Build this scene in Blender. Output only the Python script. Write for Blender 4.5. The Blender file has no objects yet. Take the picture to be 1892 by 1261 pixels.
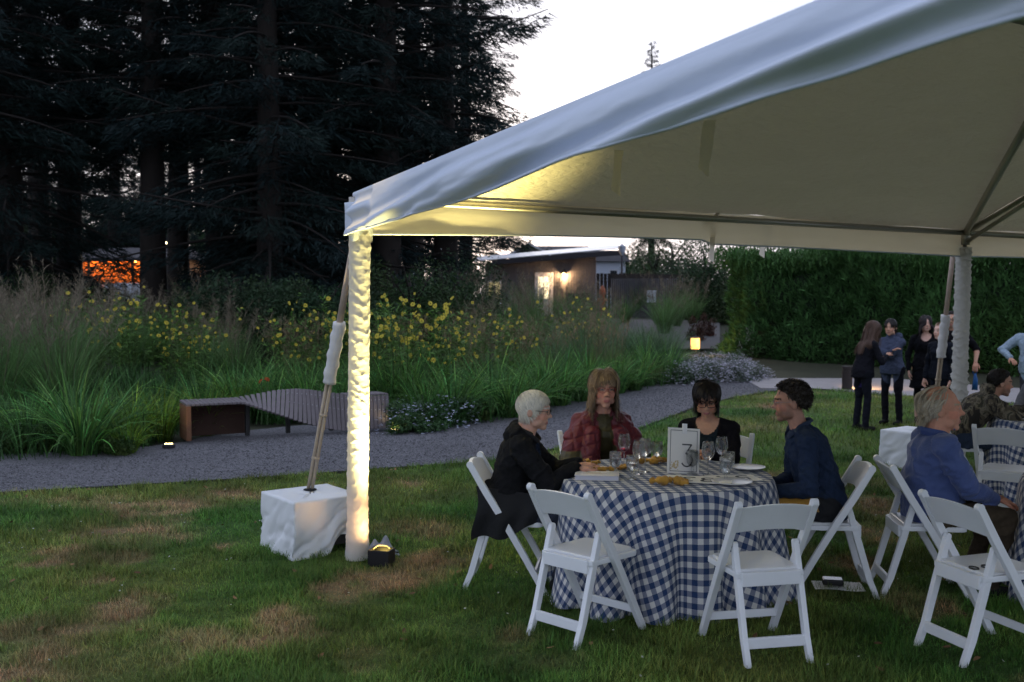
import bpy, bmesh, math, random
import numpy as np
from mathutils import Vector, Matrix, Quaternion

R = math.radians
scene = bpy.context.scene
COL = scene.collection
random.seed(4)
RNG = np.random.default_rng(11)

# ------------------------------------------------------------------ camera
FPX, CAMZ = 1950.0, 1.85
PITCH = math.atan((630.5 - 545.0) / FPX)
cam_d = bpy.data.cameras.new('camera')
cam_d.sensor_width = 36.0
cam_d.lens = 36.0 * FPX / 1892.0
cam_d.clip_end = 900.0
cam_d.dof.use_dof = True
cam_d.dof.focus_distance = 6.9
cam_d.dof.aperture_fstop = 3.2
cam = bpy.data.objects.new('camera', cam_d)
COL.objects.link(cam)
cam.location = (0, 0, CAMZ)
cam.rotation_euler = (math.pi / 2 - PITCH, 0, 0)
scene.camera = cam

# ------------------------------------------------------------------ sky, sun, exposure
world = bpy.data.worlds.new('World')
scene.world = world
world.use_nodes = True
wn, wl = world.node_tree.nodes, world.node_tree.links
wn.clear()
w_out = wn.new('ShaderNodeOutputWorld')
w_bg = wn.new('ShaderNodeBackground')
w_sky = wn.new('ShaderNodeTexSky')
w_sky.sky_type = 'NISHITA'
w_sky.sun_disc = False
SUN_EL, SUN_AZ = R(5.0), R(-6.0)
w_sky.sun_elevation = SUN_EL
w_sky.sun_rotation = SUN_AZ
w_sky.air_density = 1.0
w_sky.dust_density = 2.0
w_hs = wn.new('ShaderNodeHueSaturation')
w_hs.inputs['Saturation'].default_value = 0.55
w_hs.inputs['Value'].default_value = 1.0
w_tc = wn.new('ShaderNodeTexCoord')
w_map = wn.new('ShaderNodeMapping')
w_map.inputs['Scale'].default_value = (1.2, 1.2, 4.0)
w_no = wn.new('ShaderNodeTexNoise')
w_no.inputs['Scale'].default_value = 2.2
w_no.inputs['Detail'].default_value = 6.0
w_rp = wn.new('ShaderNodeValToRGB')
w_rp.color_ramp.elements[0].position = 0.3
w_rp.color_ramp.elements[0].color = (5.2, 6.1, 8.6, 1)
w_rp.color_ramp.elements[1].position = 0.7
w_rp.color_ramp.elements[1].color = (7.8, 8.6, 10.6, 1)
w_mx = wn.new('ShaderNodeMix')
w_mx.data_type = 'RGBA'
w_mx.inputs['Factor'].default_value = 0.72
wl.new(w_tc.outputs['Generated'], w_map.inputs['Vector'])
wl.new(w_map.outputs['Vector'], w_no.inputs['Vector'])
wl.new(w_no.outputs['Fac'], w_rp.inputs['Fac'])
wl.new(w_sky.outputs['Color'], w_hs.inputs['Color'])
wl.new(w_hs.outputs['Color'], w_mx.inputs['A'])
wl.new(w_rp.outputs['Color'], w_mx.inputs['B'])
wl.new(w_mx.outputs['Result'], w_bg.inputs['Color'])
wl.new(w_bg.outputs['Background'], w_out.inputs['Surface'])
w_bg.inputs['Strength'].default_value = 0.09

sun_d = bpy.data.lights.new('sun', 'SUN')
sun_d.energy = 0.5
sun_d.angle = R(25)
sun_d.color = (1.0, 0.9, 0.8)
sun = bpy.data.objects.new('sun', sun_d)
COL.objects.link(sun)
_sd = Vector((math.sin(SUN_AZ) * math.cos(R(12)), math.cos(SUN_AZ) * math.cos(R(12)), math.sin(R(12))))
sun.rotation_euler = (-_sd).to_track_quat('-Z', 'Y').to_euler()
sun.location = _sd * 50

scene.view_settings.view_transform = 'Standard'
scene.view_settings.look = 'None'
scene.view_settings.exposure = 0.75
scene.view_settings.gamma = 1.0
scene.view_settings.use_curve_mapping = False
try:
    scene.cycles.use_denoising = True
    scene.cycles.max_bounces = 6
    scene.cycles.use_adaptive_sampling = True
    scene.cycles.adaptive_threshold = 0.03
    scene.cycles.transparent_max_bounces = 16
    scene.cycles.transmission_bounces = 8
    scene.cycles.caustics_reflective = False
    scene.cycles.caustics_refractive = False
    scene.cycles.sample_clamp_indirect = 4.0
except Exception:
    pass

# ------------------------------------------------------------------ measuring helpers (metres; camera stands at the origin)
_cp, _sp = math.cos(PITCH), math.sin(PITCH)
def ray(u, v):
    x, y = (u - 946.0) / FPX, (630.5 - v) / FPX
    return Vector((x, _cp + y * _sp, -_sp + y * _cp))
def G(u, v, z=0.0):
    d = ray(u, v); t = (z - CAMZ) / d.z
    return Vector((d.x * t, d.y * t, z))
def P(u, v, Y):
    d = ray(u, v); t = Y / d.y
    return Vector((d.x * t, Y, CAMZ + d.z * t))
def sstep(a, b, x):
    t = np.clip((np.asarray(x, float) - a) / (b - a), 0, 1)
    return t * t * (3 - 2 * t)
def H(x, y):                                   # terrain rises gently behind the planting bed
    return 0.9 * sstep(19, 48, y) + 0.5 * sstep(48, 90, y)

# ------------------------------------------------------------------ noise
def _hash(ix, iy, s):
    h = (ix.astype(np.int64) * 374761393 + iy.astype(np.int64) * 668265263 + s * 1442695041) & 0x7fffffff
    h = (h ^ (h >> 13)) * 1274126177 & 0x7fffffff
    return ((h ^ (h >> 16)) & 0xffff) / 65535.0
def vnoise(x, y, s=0):
    x = np.asarray(x, float); y = np.asarray(y, float)
    ix, iy = np.floor(x), np.floor(y)
    fx, fy = x - ix, y - iy
    fx = fx * fx * (3 - 2 * fx); fy = fy * fy * (3 - 2 * fy)
    a = _hash(ix, iy, s); b = _hash(ix + 1, iy, s); c = _hash(ix, iy + 1, s); d = _hash(ix + 1, iy + 1, s)
    return a + (b - a) * fx + (c - a) * fy + (a - b - c + d) * fx * fy
def fbm(x, y, s=0, o=4):
    t, a, n = 0, 0.5, 0
    for i in range(o):
        t = t + a * vnoise(np.asarray(x) * 2 ** i, np.asarray(y) * 2 ** i, s + i); n += a; a *= 0.5
    return t / n

# ------------------------------------------------------------------ materials
MATS = {}
def _pr(nt):
    return nt.nodes['Principled BSDF']
def mat(name, col, rough=0.6, var=0.12, scale=25.0, bump=0.0, bscale=80.0, metal=0.0, emit=None, estr=0.0,
        spec=0.3, trl=0.0, sheen=0.0, coat=0.0, stretch=(1, 1, 1)):
    if name in MATS: return MATS[name]
    m = bpy.data.materials.new(name); m.use_nodes = True
    nt = m.node_tree; n, l = nt.nodes, nt.links
    p = _pr(nt)
    p.inputs['Roughness'].default_value = rough
    p.inputs['Metallic'].default_value = metal
    p.inputs['Specular IOR Level'].default_value = spec
    p.inputs['Sheen Weight'].default_value = sheen
    p.inputs['Coat Weight'].default_value = coat
    tc = n.new('ShaderNodeTexCoord'); mp = n.new('ShaderNodeMapping')
    mp.inputs['Scale'].default_value = stretch
    l.new(tc.outputs['Object'], mp.inputs['Vector'])
    no = n.new('ShaderNodeTexNoise'); no.inputs['Scale'].default_value = scale; no.inputs['Detail'].default_value = 5
    l.new(mp.outputs['Vector'], no.inputs['Vector'])
    mx = n.new('ShaderNodeMix'); mx.data_type = 'RGBA'
    mx.inputs['A'].default_value = (*[c * (1 - var) for c in col], 1)
    mx.inputs['B'].default_value = (*[min(1, c * (1 + var)) for c in col], 1)
    l.new(no.outputs['Fac'], mx.inputs['Factor'])
    l.new(mx.outputs['Result'], p.inputs['Base Color'])
    if bump:
        nb = n.new('ShaderNodeTexNoise'); nb.inputs['Scale'].default_value = bscale; nb.inputs['Detail'].default_value = 6
        l.new(mp.outputs['Vector'], nb.inputs['Vector'])
        b = n.new('ShaderNodeBump'); b.inputs['Strength'].default_value = bump; b.inputs['Distance'].default_value = 0.01
        l.new(nb.outputs['Fac'], b.inputs['Height']); l.new(b.outputs['Normal'], p.inputs['Normal'])
    if emit:
        p.inputs['Emission Color'].default_value = (*emit, 1); p.inputs['Emission Strength'].default_value = estr
    if trl:
        _translucent(nt, p, mx.outputs['Result'], trl)
    MATS[name] = m
    return m
def _translucent(nt, p, colsock, f):
    n, l = nt.nodes, nt.links
    out = n['Material Output']
    t = n.new('ShaderNodeBsdfTranslucent'); ms = n.new('ShaderNodeMixShader')
    ms.inputs['Fac'].default_value = f
    l.new(colsock, t.inputs['Color'])
    l.new(p.outputs['BSDF'], ms.inputs[1]); l.new(t.outputs['BSDF'], ms.inputs[2])
    l.new(ms.outputs['Shader'], out.inputs['Surface'])
def mat_attr(name, rough=0.6, var=0.15, scale=40.0, trl=0.0, spec=0.2, bump=0.0, bscale=200.0, sheen=0.0, bdist=0.004):
    if name in MATS: return MATS[name]
    m = bpy.data.materials.new(name); m.use_nodes = True
    nt = m.node_tree; n, l = nt.nodes, nt.links
    p = _pr(nt)
    p.inputs['Roughness'].default_value = rough; p.inputs['Specular IOR Level'].default_value = spec
    p.inputs['Sheen Weight'].default_value = sheen
    at = n.new('ShaderNodeAttribute'); at.attribute_name = 'Col'
    tc = n.new('ShaderNodeTexCoord')
    no = n.new('ShaderNodeTexNoise'); no.inputs['Scale'].default_value = scale; no.inputs['Detail'].default_value = 4
    l.new(tc.outputs['Object'], no.inputs['Vector'])
    mr = n.new('ShaderNodeMapRange'); mr.inputs['To Min'].default_value = 1 - var; mr.inputs['To Max'].default_value = 1 + var
    mr.inputs['From Min'].default_value = 0.25; mr.inputs['From Max'].default_value = 0.75
    l.new(no.outputs['Fac'], mr.inputs['Value'])
    mx = n.new('ShaderNodeVectorMath'); mx.operation = 'SCALE'
    l.new(at.outputs['Color'], mx.inputs[0]); l.new(mr.outputs['Result'], mx.inputs['Scale'])
    l.new(mx.outputs['Vector'], p.inputs['Base Color'])
    if bump:
        nb = n.new('ShaderNodeTexNoise'); nb.inputs['Scale'].default_value = bscale; nb.inputs['Detail'].default_value = 4
        l.new(tc.outputs['Object'], nb.inputs['Vector'])
        b = n.new('ShaderNodeBump'); b.inputs['Strength'].default_value = bump; b.inputs['Distance'].default_value = bdist
        l.new(nb.outputs['Fac'], b.inputs['Height']); l.new(b.outputs['Normal'], p.inputs['Normal'])
    if trl: _translucent(nt, p, mx.outputs['Vector'], trl)
    MATS[name] = m
    return m
def mat_glow(name, col, s):
    if name in MATS: return MATS[name]
    m = bpy.data.materials.new(name); m.use_nodes = True
    p = _pr(m.node_tree)
    p.inputs['Base Color'].default_value = (*[c * 0.6 for c in col], 1)
    p.inputs['Emission Color'].default_value = (*col, 1); p.inputs['Emission Strength'].default_value = s
    MATS[name] = m
    return m

# ------------------------------------------------------------------ objects
def tag(o, label=None, cat=None, group=None, kind=None):
    if label: o['label'] = label
    if cat: o['category'] = cat
    if group: o['group'] = group
    if kind: o['kind'] = kind
    return o
def empty(name, loc=(0, 0, 0), rz=0.0):
    o = bpy.data.objects.new(name, None); COL.objects.link(o)
    o.empty_display_size = 0.1; o.location = loc; o.rotation_euler = (0, 0, rz)
    return o
def link(name, me, parent=None):
    o = bpy.data.objects.new(name, me); COL.objects.link(o)
    if parent is not None: o.parent = parent
    return o
def np_mesh(name, V, F, C=None, m=None, smooth=True, UV=None, MI=None):
    me = bpy.data.meshes.new(name)
    V = np.asarray(V, np.float32)
    if isinstance(F, np.ndarray):
        k = F.shape[1]; nf = len(F)
        me.vertices.add(len(V)); me.vertices.foreach_set('co', V.ravel())
        me.loops.add(nf * k); me.loops.foreach_set('vertex_index', F.astype(np.int32).ravel())
        me.polygons.add(nf); me.polygons.foreach_set('loop_start', np.arange(0, nf * k, k, dtype=np.int32))
    else:
        me.from_pydata([tuple(map(float, v)) for v in V], [], F)
    if smooth: me.polygons.foreach_set('use_smooth', np.ones(len(me.polygons), bool))
    if MI is not None: me.polygons.foreach_set('material_index', np.asarray(MI, np.int32))
    if UV is not None:
        lay = me.uv_layers.new(name='UVMap')
        idx = np.zeros(len(me.loops), np.int32); me.loops.foreach_get('vertex_index', idx)
        lay.data.foreach_set('uv', np.asarray(UV, np.float32)[idx].ravel())
    if C is not None:
        a = me.color_attributes.new('Col', 'FLOAT_COLOR', 'POINT')
        C = np.asarray(C, np.float32)
        a.data.foreach_set('color', np.concatenate([C, np.ones((len(C), 1), np.float32)], 1).ravel())
    me.update(calc_edges=True)
    if m is not None:
        for q in (m if isinstance(m, (list, tuple)) else [m]): me.materials.append(q)
    return me
def np_obj(name, V, F, C=None, m=None, parent=None, smooth=True, UV=None, MI=None):
    return link(name, np_mesh(name, V, F, C, m, smooth, UV, MI), parent)
def copy_tree(o, parent=None):
    c = o.copy(); COL.objects.link(c)
    if parent is not None: c.parent = parent
    for ch in list(o.children): copy_tree(ch, c)
    return c

class MB:
    """collects shapes into one mesh"""
    def __init__(s): s.v, s.f = [], []
    def add(s, V, F):
        b = len(s.v); s.v += [tuple(map(float, p)) for p in V]; s.f += [[i + b for i in q] for q in F]; return s
    def box(s, c, d, rot=None):
        x, y, z = [q / 2 for q in d]
        V = [Vector(p) for p in ((-x, -y, -z), (x, -y, -z), (x, y, -z), (-x, y, -z), (-x, -y, z), (x, -y, z), (x, y, z), (-x, y, z))]
        if rot is not None: V = [rot @ p for p in V]
        return s.add([p + Vector(c) for p in V], [(3, 2, 1, 0), (4, 5, 6, 7), (0, 1, 5, 4), (1, 2, 6, 5), (2, 3, 7, 6), (3, 0, 4, 7)])
    def beam(s, a, b, w, h, up=(0, 0, 1)):
        a, b = Vector(a), Vector(b); d = (b - a); L = d.length; d.normalize()
        up = Vector(up); sx = d.cross(up)
        if sx.length < 1e-4: sx = d.cross(Vector((1, 0, 0)))
        sx.normalize(); uz = sx.cross(d).normalized()
        V = []
        for p in (a, b):
            for i, j in ((-1, -1), (1, -1), (1, 1), (-1, 1)): V.append(p + sx * (i * w / 2) + uz * (j * h / 2))
        return s.add(V, [(0, 1, 2, 3), (7, 6, 5, 4), (0, 4, 5, 1), (1, 5, 6, 2), (2, 6, 7, 3), (3, 7, 4, 0)])
    def tube(s, pts, rad, n=8, cap=True, flat=1.0, ref=None):
        pts = [Vector(p) for p in pts]
        if not hasattr(rad, '__len__'): rad = [rad] * len(pts)
        V, F = [], []
        prev = None
        for i, p in enumerate(pts):
            t = (pts[min(i + 1, len(pts) - 1)] - pts[max(i - 1, 0)])
            if t.length < 1e-9: t = Vector((0, 0, 1))
            t.normalize()
            if prev is None:
                r0 = Vector(ref) if ref is not None else (Vector((0, 0, 1)) if abs(t.z) < 0.9 else Vector((1, 0, 0)))
            else: r0 = prev
            sx = (r0 - t * r0.dot(t)).normalized(); sy = t.cross(sx); prev = sx
            for k in range(n):
                a = 2 * math.pi * k / n
                V.append(p + sx * (math.cos(a) * rad[i]) + sy * (math.sin(a) * rad[i] * flat))
        for i in range(len(pts) - 1):
            for k in range(n):
                F.append((i * n + k, i * n + (k + 1) % n, (i + 1) * n + (k + 1) % n, (i + 1) * n + k))
        if cap:
            F.append(tuple(range(n - 1, -1, -1))); F.append(tuple(range((len(pts) - 1) * n, len(pts) * n)))
        return s.add(V, F)
    def lathe(s, prof, n=24, c=(0, 0, 0)):
        V, F = [], []
        for r, z in prof:
            for k in range(n):
                a = 2 * math.pi * k / n; V.append((c[0] + r * math.cos(a), c[1] + r * math.sin(a), c[2] + z))
        for i in range(len(prof) - 1):
            for k in range(n):
                F.append((i * n + k, i * n + (k + 1) % n, (i + 1) * n + (k + 1) % n, (i + 1) * n + k))
        return s.add(V, F)
    def ell(s, c, r, n=16, m=10, rot=None):
        V, F = [], []
        for i in range(m + 1):
            t = math.pi * i / m
            for k in range(n):
                a = 2 * math.pi * k / n
                p = Vector((r[0] * math.sin(t) * math.cos(a), r[1] * math.sin(t) * math.sin(a), r[2] * math.cos(t)))
                if rot is not None: p = rot @ p
                V.append(p + Vector(c))
        for i in range(m):
            for k in range(n):
                F.append((i * n + k, (i + 1) * n + k, (i + 1) * n + (k + 1) % n, i * n + (k + 1) % n))
        return s.add(V, F)
    def grid(s, fn, nu, nv, closed=False):
        V = [fn(i / nu, j / nv) for j in range(nv + 1) for i in range(nu + 1)]
        F = [(j * (nu + 1) + i, j * (nu + 1) + i + 1, (j + 1) * (nu + 1) + i + 1, (j + 1) * (nu + 1) + i) for j in range(nv) for i in range(nu)]
        return s.add(V, F)
    def poly(s, outline, z0, z1):
        n = len(outline)
        V = [(x, y, z0) for x, y in outline] + [(x, y, z1) for x, y in outline]
        F = [tuple(range(n - 1, -1, -1)), tuple(range(n, 2 * n))] + [(i, (i + 1) % n, n + (i + 1) % n, n + i) for i in range(n)]
        return s.add(V, F)
    def build(s, name, m, parent=None, smooth=False, bevel=0.0, seg=2, loc=None):
        me = bpy.data.meshes.new(name); me.from_pydata(s.v, [], s.f); me.update()
        for q in (m if isinstance(m, (list, tuple)) else [m]): me.materials.append(q)
        if bevel or smooth:
            bm = bmesh.new(); bm.from_mesh(me)
            bmesh.ops.recalc_face_normals(bm, faces=bm.faces)
            if bevel:
                eds = [e for e in bm.edges if len(e.link_faces) == 2 and e.calc_face_angle(0) > 0.6]
                bmesh.ops.bevel(bm, geom=eds, offset=bevel, segments=seg, affect='EDGES', profile=0.6)
            bm.to_mesh(me); bm.free()
            if smooth: me.polygons.foreach_set('use_smooth', np.ones(len(me.polygons), bool))
        o = link(name, me, parent)
        if loc is not None: o.location = loc
        return o

def blades(base, az, L, tilt, curv, w, col, segs=3, roll=None, tip=None, taper=1.0):
    """many thin blades at once: quads along a bent centre line"""
    base = np.asarray(base, float); n = len(base)
    bc = lambda a: np.broadcast_to(np.asarray(a, float), (n,))
    az, L, tilt, curv, w = map(bc, (az, L, tilt, curv, w))
    s = np.linspace(0, 1, segs + 1)
    sm = (s[1:] + s[:-1]) / 2
    thm = tilt[:, None] + curv[:, None] * sm[None]
    ds = L[:, None] / segs
    r = np.concatenate([np.zeros((n, 1)), np.cumsum(np.sin(thm) * ds, 1)], 1)
    z = np.concatenate([np.zeros((n, 1)), np.cumsum(np.cos(thm) * ds, 1)], 1)
    ca, sa = np.cos(az)[:, None], np.sin(az)[:, None]
    ctr = np.stack([base[:, 0:1] + r * ca, base[:, 1:2] + r * sa, base[:, 2:3] + z], 2)
    th = tilt[:, None] + curv[:, None] * s[None]
    side = np.stack([-sa * np.ones_like(th), ca * np.ones_like(th), np.zeros_like(th)], 2)
    if roll is not None:
        ro = bc(roll)[:, None, None]
        nor = np.stack([-np.cos(th) * ca, -np.cos(th) * sa, np.sin(th)], 2)
        side = side * np.cos(ro) + nor * np.sin(ro)
    prof = np.clip((1 - s ** 2) ** taper, 0.06, 1) * np.minimum(1, 0.55 + 2.5 * s)
    half = (w[:, None] * prof[None] / 2)[:, :, None]
    V = np.stack([ctr - side * half, ctr + side * half], 2).reshape(-1, 3)
    col = np.broadcast_to(np.asarray(col, float), (n, 3))
    if tip is None: C = np.repeat(col, 2 * (segs + 1), 0)
    else:
        tip = np.broadcast_to(np.asarray(tip, float), (n, 3))
        k = (s ** 1.5)[None, :, None]
        C = np.repeat((col[:, None] * (1 - k) + tip[:, None] * k).reshape(-1, 3), 2, 0)
    o = (np.arange(n) * 2 * (segs + 1))[:, None] + (np.arange(segs) * 2)[None]
    o = o.reshape(-1, 1)
    F = np.concatenate([o, o + 1, o + 3, o + 2], 1)
    return V, F, C
def join(parts):
    V, F, C, b = [], [], [], 0
    for v, f, c in parts:
        V.append(v); F.append(f + b); C.append(c); b += len(v)
    return np.concatenate(V), np.concatenate(F), np.concatenate(C)
def lerp_pts(pts, x):
    a = sorted((p[0], p[1]) for p in pts)
    return np.interp(x, [p[0] for p in a], [p[1] for p in a])
def smooth_curve(pts, n=8):
    pts = [Vector(p) for p in pts]; out = []
    for i in range(len(pts) - 1):
        p0, p1, p2, p3 = pts[max(i - 1, 0)], pts[i], pts[i + 1], pts[min(i + 2, len(pts) - 1)]
        for k in range(n):
            t = k / n
            out.append(0.5 * ((2 * p1) + (p2 - p0) * t + (2 * p0 - 5 * p1 + 4 * p2 - p3) * t * t + (3 * p1 - p0 - 3 * p2 + p3) * t ** 3))
    out.append(pts[-1])
    return out
# ================================================================== the setting: ground, lawn, gravel, concrete
near_px = [(0, 912), (250, 898), (470, 885), (700, 868), (900, 854), (1050, 826), (1180, 793), (1282, 754), (1347, 737), (1424, 724), (1500, 719), (1700, 733), (1892, 747)]
NEAR = [(-16, 5.2), (-9, 8.1)] + [(G(u, v).x, G(u, v).y) for u, v in near_px] + [(14, 15.5), (30, 11)]
far_px = [(0, 855), (180, 846), (310, 830), (345, 817), (530, 797), (700, 796), (790, 799), (860, 790), (922, 779), (1040, 752), (1149, 728), (1230, 714), (1400, 701)]
FAR = [(-16, 8.0), (-9, 10.6)] + [(G(u, v).x, G(u, v).y) for u, v in far_px] + [(7.0, 24.2)]
def near_edge(x): return lerp_pts(NEAR, x)
def far_edge(x): return lerp_pts(FAR, x)

# base terrain
gx = np.linspace(-160, 160, 161); gy = np.concatenate([np.linspace(-30, 60, 91), np.linspace(64, 300, 60)])
GX, GY = np.meshgrid(gx, gy)
GZ = H(GX, GY) - 0.07 + 0.02 * (fbm(GX * .3, GY * .3, 3) - .5)
nx, ny = len(gx), len(gy)
idx = (np.arange(ny - 1)[:, None] * nx + np.arange(nx - 1)[None]).reshape(-1, 1)
FQ = np.concatenate([idx, idx + 1, idx + nx + 1, idx + nx], 1)
tag(np_obj('ground', np.stack([GX, GY, GZ], 2).reshape(-1, 3), FQ, None, mat('soil', (0.032, 0.034, 0.018), 0.95, 0.5, 1.2, 0.6, 14)), kind='structure')

DRY = [(300, 935, 110, 22), (235, 985, 110, 26), (110, 1035, 60, 18), (150, 1076, 45, 10), (80, 1220, 100, 32), (440, 912, 70, 14), (432, 1014, 26, 9),
       (740, 1072, 95, 34), (640, 1098, 70, 24), (520, 1165, 60, 26), (820, 1035, 70, 30), (1600, 930, 70, 20), (1640, 1000, 60, 30), (1560, 890, 40, 12),
       (1430, 752, 55, 8), (1460, 775, 40, 8), (240, 1130, 90, 30), (640, 1220, 80, 22), (1640, 940, 60, 16), (770, 900, 60, 8), (1590, 1050, 50, 26), (1680, 1110, 60, 30), (1450, 880, 40, 14), (330, 1000, 40, 10), (150, 1170, 110, 24)]
_dry = []
for u, v, ru, rv in DRY:
    c = G(u, v); _dry.append((c.x, c.y, abs(G(u + ru, v).x - c.x), abs(G(u, v - rv).y - G(u, v + rv).y) / 2))
def dryness(x, y):
    d = np.zeros_like(x, dtype=float)
    wx = (fbm(x * 2.2, y * 2.2, 21) - .5) * .55; wy = (fbm(x * 2.2, y * 2.2, 31) - .5) * .7
    for cx, cy, rx, ry in _dry:
        q = ((x + wx - cx) / rx) ** 2 + ((y + wy - cy) / ry) ** 2
        d = np.maximum(d, np.clip(1.1 - q, 0, 1))
    n = fbm(x * 1.1, y * 1.1, 5)
    d = np.maximum(d, np.clip((n - .60) * 5, 0, .5))
    return np.clip(d * np.clip((fbm(x * 5, y * 5, 8) - .15) * 2.4, 0, 1.3), 0, .95)
GREEN1, GREEN2, DRYC = np.array([0.062, 0.146, 0.027]), np.array([0.140, 0.178, 0.040]), np.array([0.300, 0.205, 0.110])
def lawn_color(x, y):
    t = np.clip((fbm(x * .9, y * .9, 44) - .3) * 2.2, 0, 1)[..., None]
    d = dryness(x, y)[..., None]
    return (GREEN1 * (1 - t) + GREEN2 * t) * (1 - d) + DRYC * d

# lawn sheet
ncol, nrow = 300, 170
xs = np.linspace(-16, 30, ncol)
rr = np.linspace(0, 1, nrow)
ne = near_edge(xs)
LX = np.repeat(xs[None], nrow, 0); LY = -6 + (ne[None] + 6) * rr[:, None]
LZ = 0.0 + 0.012 * (fbm(LX * 1.5, LY * 1.5, 77) - .5) * 2 - 0.03 * (rr[:, None] > .999)
idx = (np.arange(nrow - 1)[:, None] * ncol + np.arange(ncol - 1)[None]).reshape(-1, 1)
FQ = np.concatenate([idx, idx + 1, idx + ncol + 1, idx + ncol], 1)
LC = lawn_color(LX, LY).reshape(-1, 3) * 0.6
tag(np_obj('lawn', np.stack([LX, LY, LZ], 2).reshape(-1, 3), FQ, LC, mat_attr('lawn_soil', 0.95, 0.35, 9, bump=0.8, bscale=60, bdist=.02)), kind='structure')

# gravel path
gm = bpy.data.materials.new('gravel'); gm.use_nodes = True
n_, l_ = gm.node_tree.nodes, gm.node_tree.links; p_ = _pr(gm.node_tree)
tc = n_.new('ShaderNodeTexCoord')
vo = n_.new('ShaderNodeTexVoronoi'); vo.inputs['Scale'].default_value = 70
vo2 = n_.new('ShaderNodeTexNoise'); vo2.inputs['Scale'].default_value = 0.9; vo2.inputs['Detail'].default_value = 5
l_.new(tc.outputs['Object'], vo.inputs['Vector']); l_.new(tc.outputs['Object'], vo2.inputs['Vector'])
rp = n_.new('ShaderNodeValToRGB'); rp.color_ramp.elements[0].color = (0.055, 0.053, 0.060, 1); rp.color_ramp.elements[1].color = (0.185, 0.18, 0.195, 1)
sep = n_.new('ShaderNodeSeparateColor'); l_.new(vo.outputs['Color'], sep.inputs['Color']); l_.new(sep.outputs['Red'], rp.inputs['Fac'])
mr = n_.new('ShaderNodeMapRange'); mr.inputs['To Min'].default_value = .72; mr.inputs['To Max'].default_value = 1.2
l_.new(vo2.outputs['Fac'], mr.inputs['Value'])
sc_ = n_.new('ShaderNodeVectorMath'); sc_.operation = 'SCALE'; l_.new(rp.outputs['Color'], sc_.inputs[0]); l_.new(mr.outputs['Result'], sc_.inputs['Scale'])
l_.new(sc_.outputs['Vector'], p_.inputs['Base Color']); p_.inputs['Roughness'].default_value = .9
bp = n_.new('ShaderNodeBump'); bp.inputs['Strength'].default_value = .9; bp.inputs['Distance'].default_value = .012
l_.new(vo.outputs['Distance'], bp.inputs['Height']); l_.new(bp.outputs['Normal'], p_.inputs['Normal'])
xs = np.linspace(-16, 7.0, 240)
a, b = near_edge(xs) - .02, far_edge(xs) + .9
rows = 14
t = np.linspace(0, 1, rows)[:, None]
GXX = np.repeat(xs[None], rows, 0); GYY = a[None] * (1 - t) + b[None] * t
GZZ = -0.028 + 0.012 * (fbm(GXX * 1.3, GYY * 1.3, 12) - .5) + 0.0 * GXX
idx = (np.arange(rows - 1)[:, None] * 240 + np.arange(239)[None]).reshape(-1, 1)
FQ = np.concatenate([idx, idx + 1, idx + 241, idx + 240], 1)
path = tag(np_obj('gravel_path', np.stack([GXX, GYY, GZZ], 2).reshape(-1, 3), FQ, None, gm), kind='structure')

# loose pebbles lying on the path
npb = 26000
px_ = RNG.uniform(-6.5, 6.2, npb * 2); tt = RNG.uniform(0, 1, npb * 2)
ya, yb = near_edge(px_), far_edge(px_)
py_ = ya + (yb - ya) * tt
keep = RNG.uniform(0, 1, npb * 2) < np.clip((yb - ya) / 4.5, .1, 1)
px_, py_ = px_[keep][:npb], py_[keep][:npb]
m_ = len(px_)
octv = np.array([[1, 0, 0], [0, 1, 0], [-1, 0, 0], [0, -1, 0], [0, 0, .8], [0, 0, -.6]])
octf = np.array([[0, 1, 4], [1, 2, 4], [2, 3, 4], [3, 0, 4], [1, 0, 5], [2, 1, 5], [3, 2, 5], [0, 3, 5]])
sz = RNG.uniform(.005, .013, m_)
ang = RNG.uniform(0, 6.28, m_); el = RNG.uniform(.6, 1.3, m_)
V = octv[None] * sz[:, None, None] * np.stack([el, 1 / el, np.full(m_, .7)], 1)[:, None]
ca, sa = np.cos(ang)[:, None], np.sin(ang)[:, None]
V = np.stack([V[..., 0] * ca - V[..., 1] * sa, V[..., 0] * sa + V[..., 1] * ca, V[..., 2]], 2)
V[..., 0] += px_[:, None]; V[..., 1] += py_[:, None]; V[..., 2] += -0.024
g_ = RNG.uniform(.06, .24, m_)
C = np.repeat(np.stack([g_, g_ * .98, g_ * 1.06], 1), 6, 0)
tag(np_obj('loose_gravel', V.reshape(-1, 3), (octf[None] + (np.arange(m_) * 6)[:, None, None]).reshape(-1, 3), C, mat_attr('pebble', .85, .1), smooth=False),
    'loose grey gravel stones lying on the curving path', 'gravel', kind='stuff')

# thin steel edging between lawn and gravel
mb = MB()
ex = np.linspace(-9, 6.2, 120); ey = near_edge(ex)
for i in range(119):
    mb.beam((ex[i], ey[i], -.01), (ex[i + 1], ey[i + 1], -.01), .008, .05)
tag(mb.build('lawn_edging', mat('edging_steel', (0.03, 0.028, 0.028), .7)), 'thin dark edging strip between lawn and gravel path', 'edging')

# concrete walk beyond the lawn
cn = [(1405, 716), (1500, 716.5), (1700, 731), (1892, 744)]; cf = [(1300, 655), (1405, 679), (1480, 688), (1600, 693), (1700, 703), (1892, 717)]
CN = [G(*p) for p in cn] + [Vector((14, 15.6, 0)), Vector((30, 11.2, 0))]
CF = [G(*p) for p in cf] + [Vector((15, 19.5, 0)), Vector((31, 15, 0))]
mb = MB()
zc = -.012
pts = [(p.x, p.y) for p in CN] + [(p.x, p.y) for p in reversed(CF)]
mb.poly(pts, -.05, zc)
tag(mb.build('concrete_walk', mat('concrete', (0.30, 0.275, 0.27), .85, .2, 3, .3, 60)), kind='structure')
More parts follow.
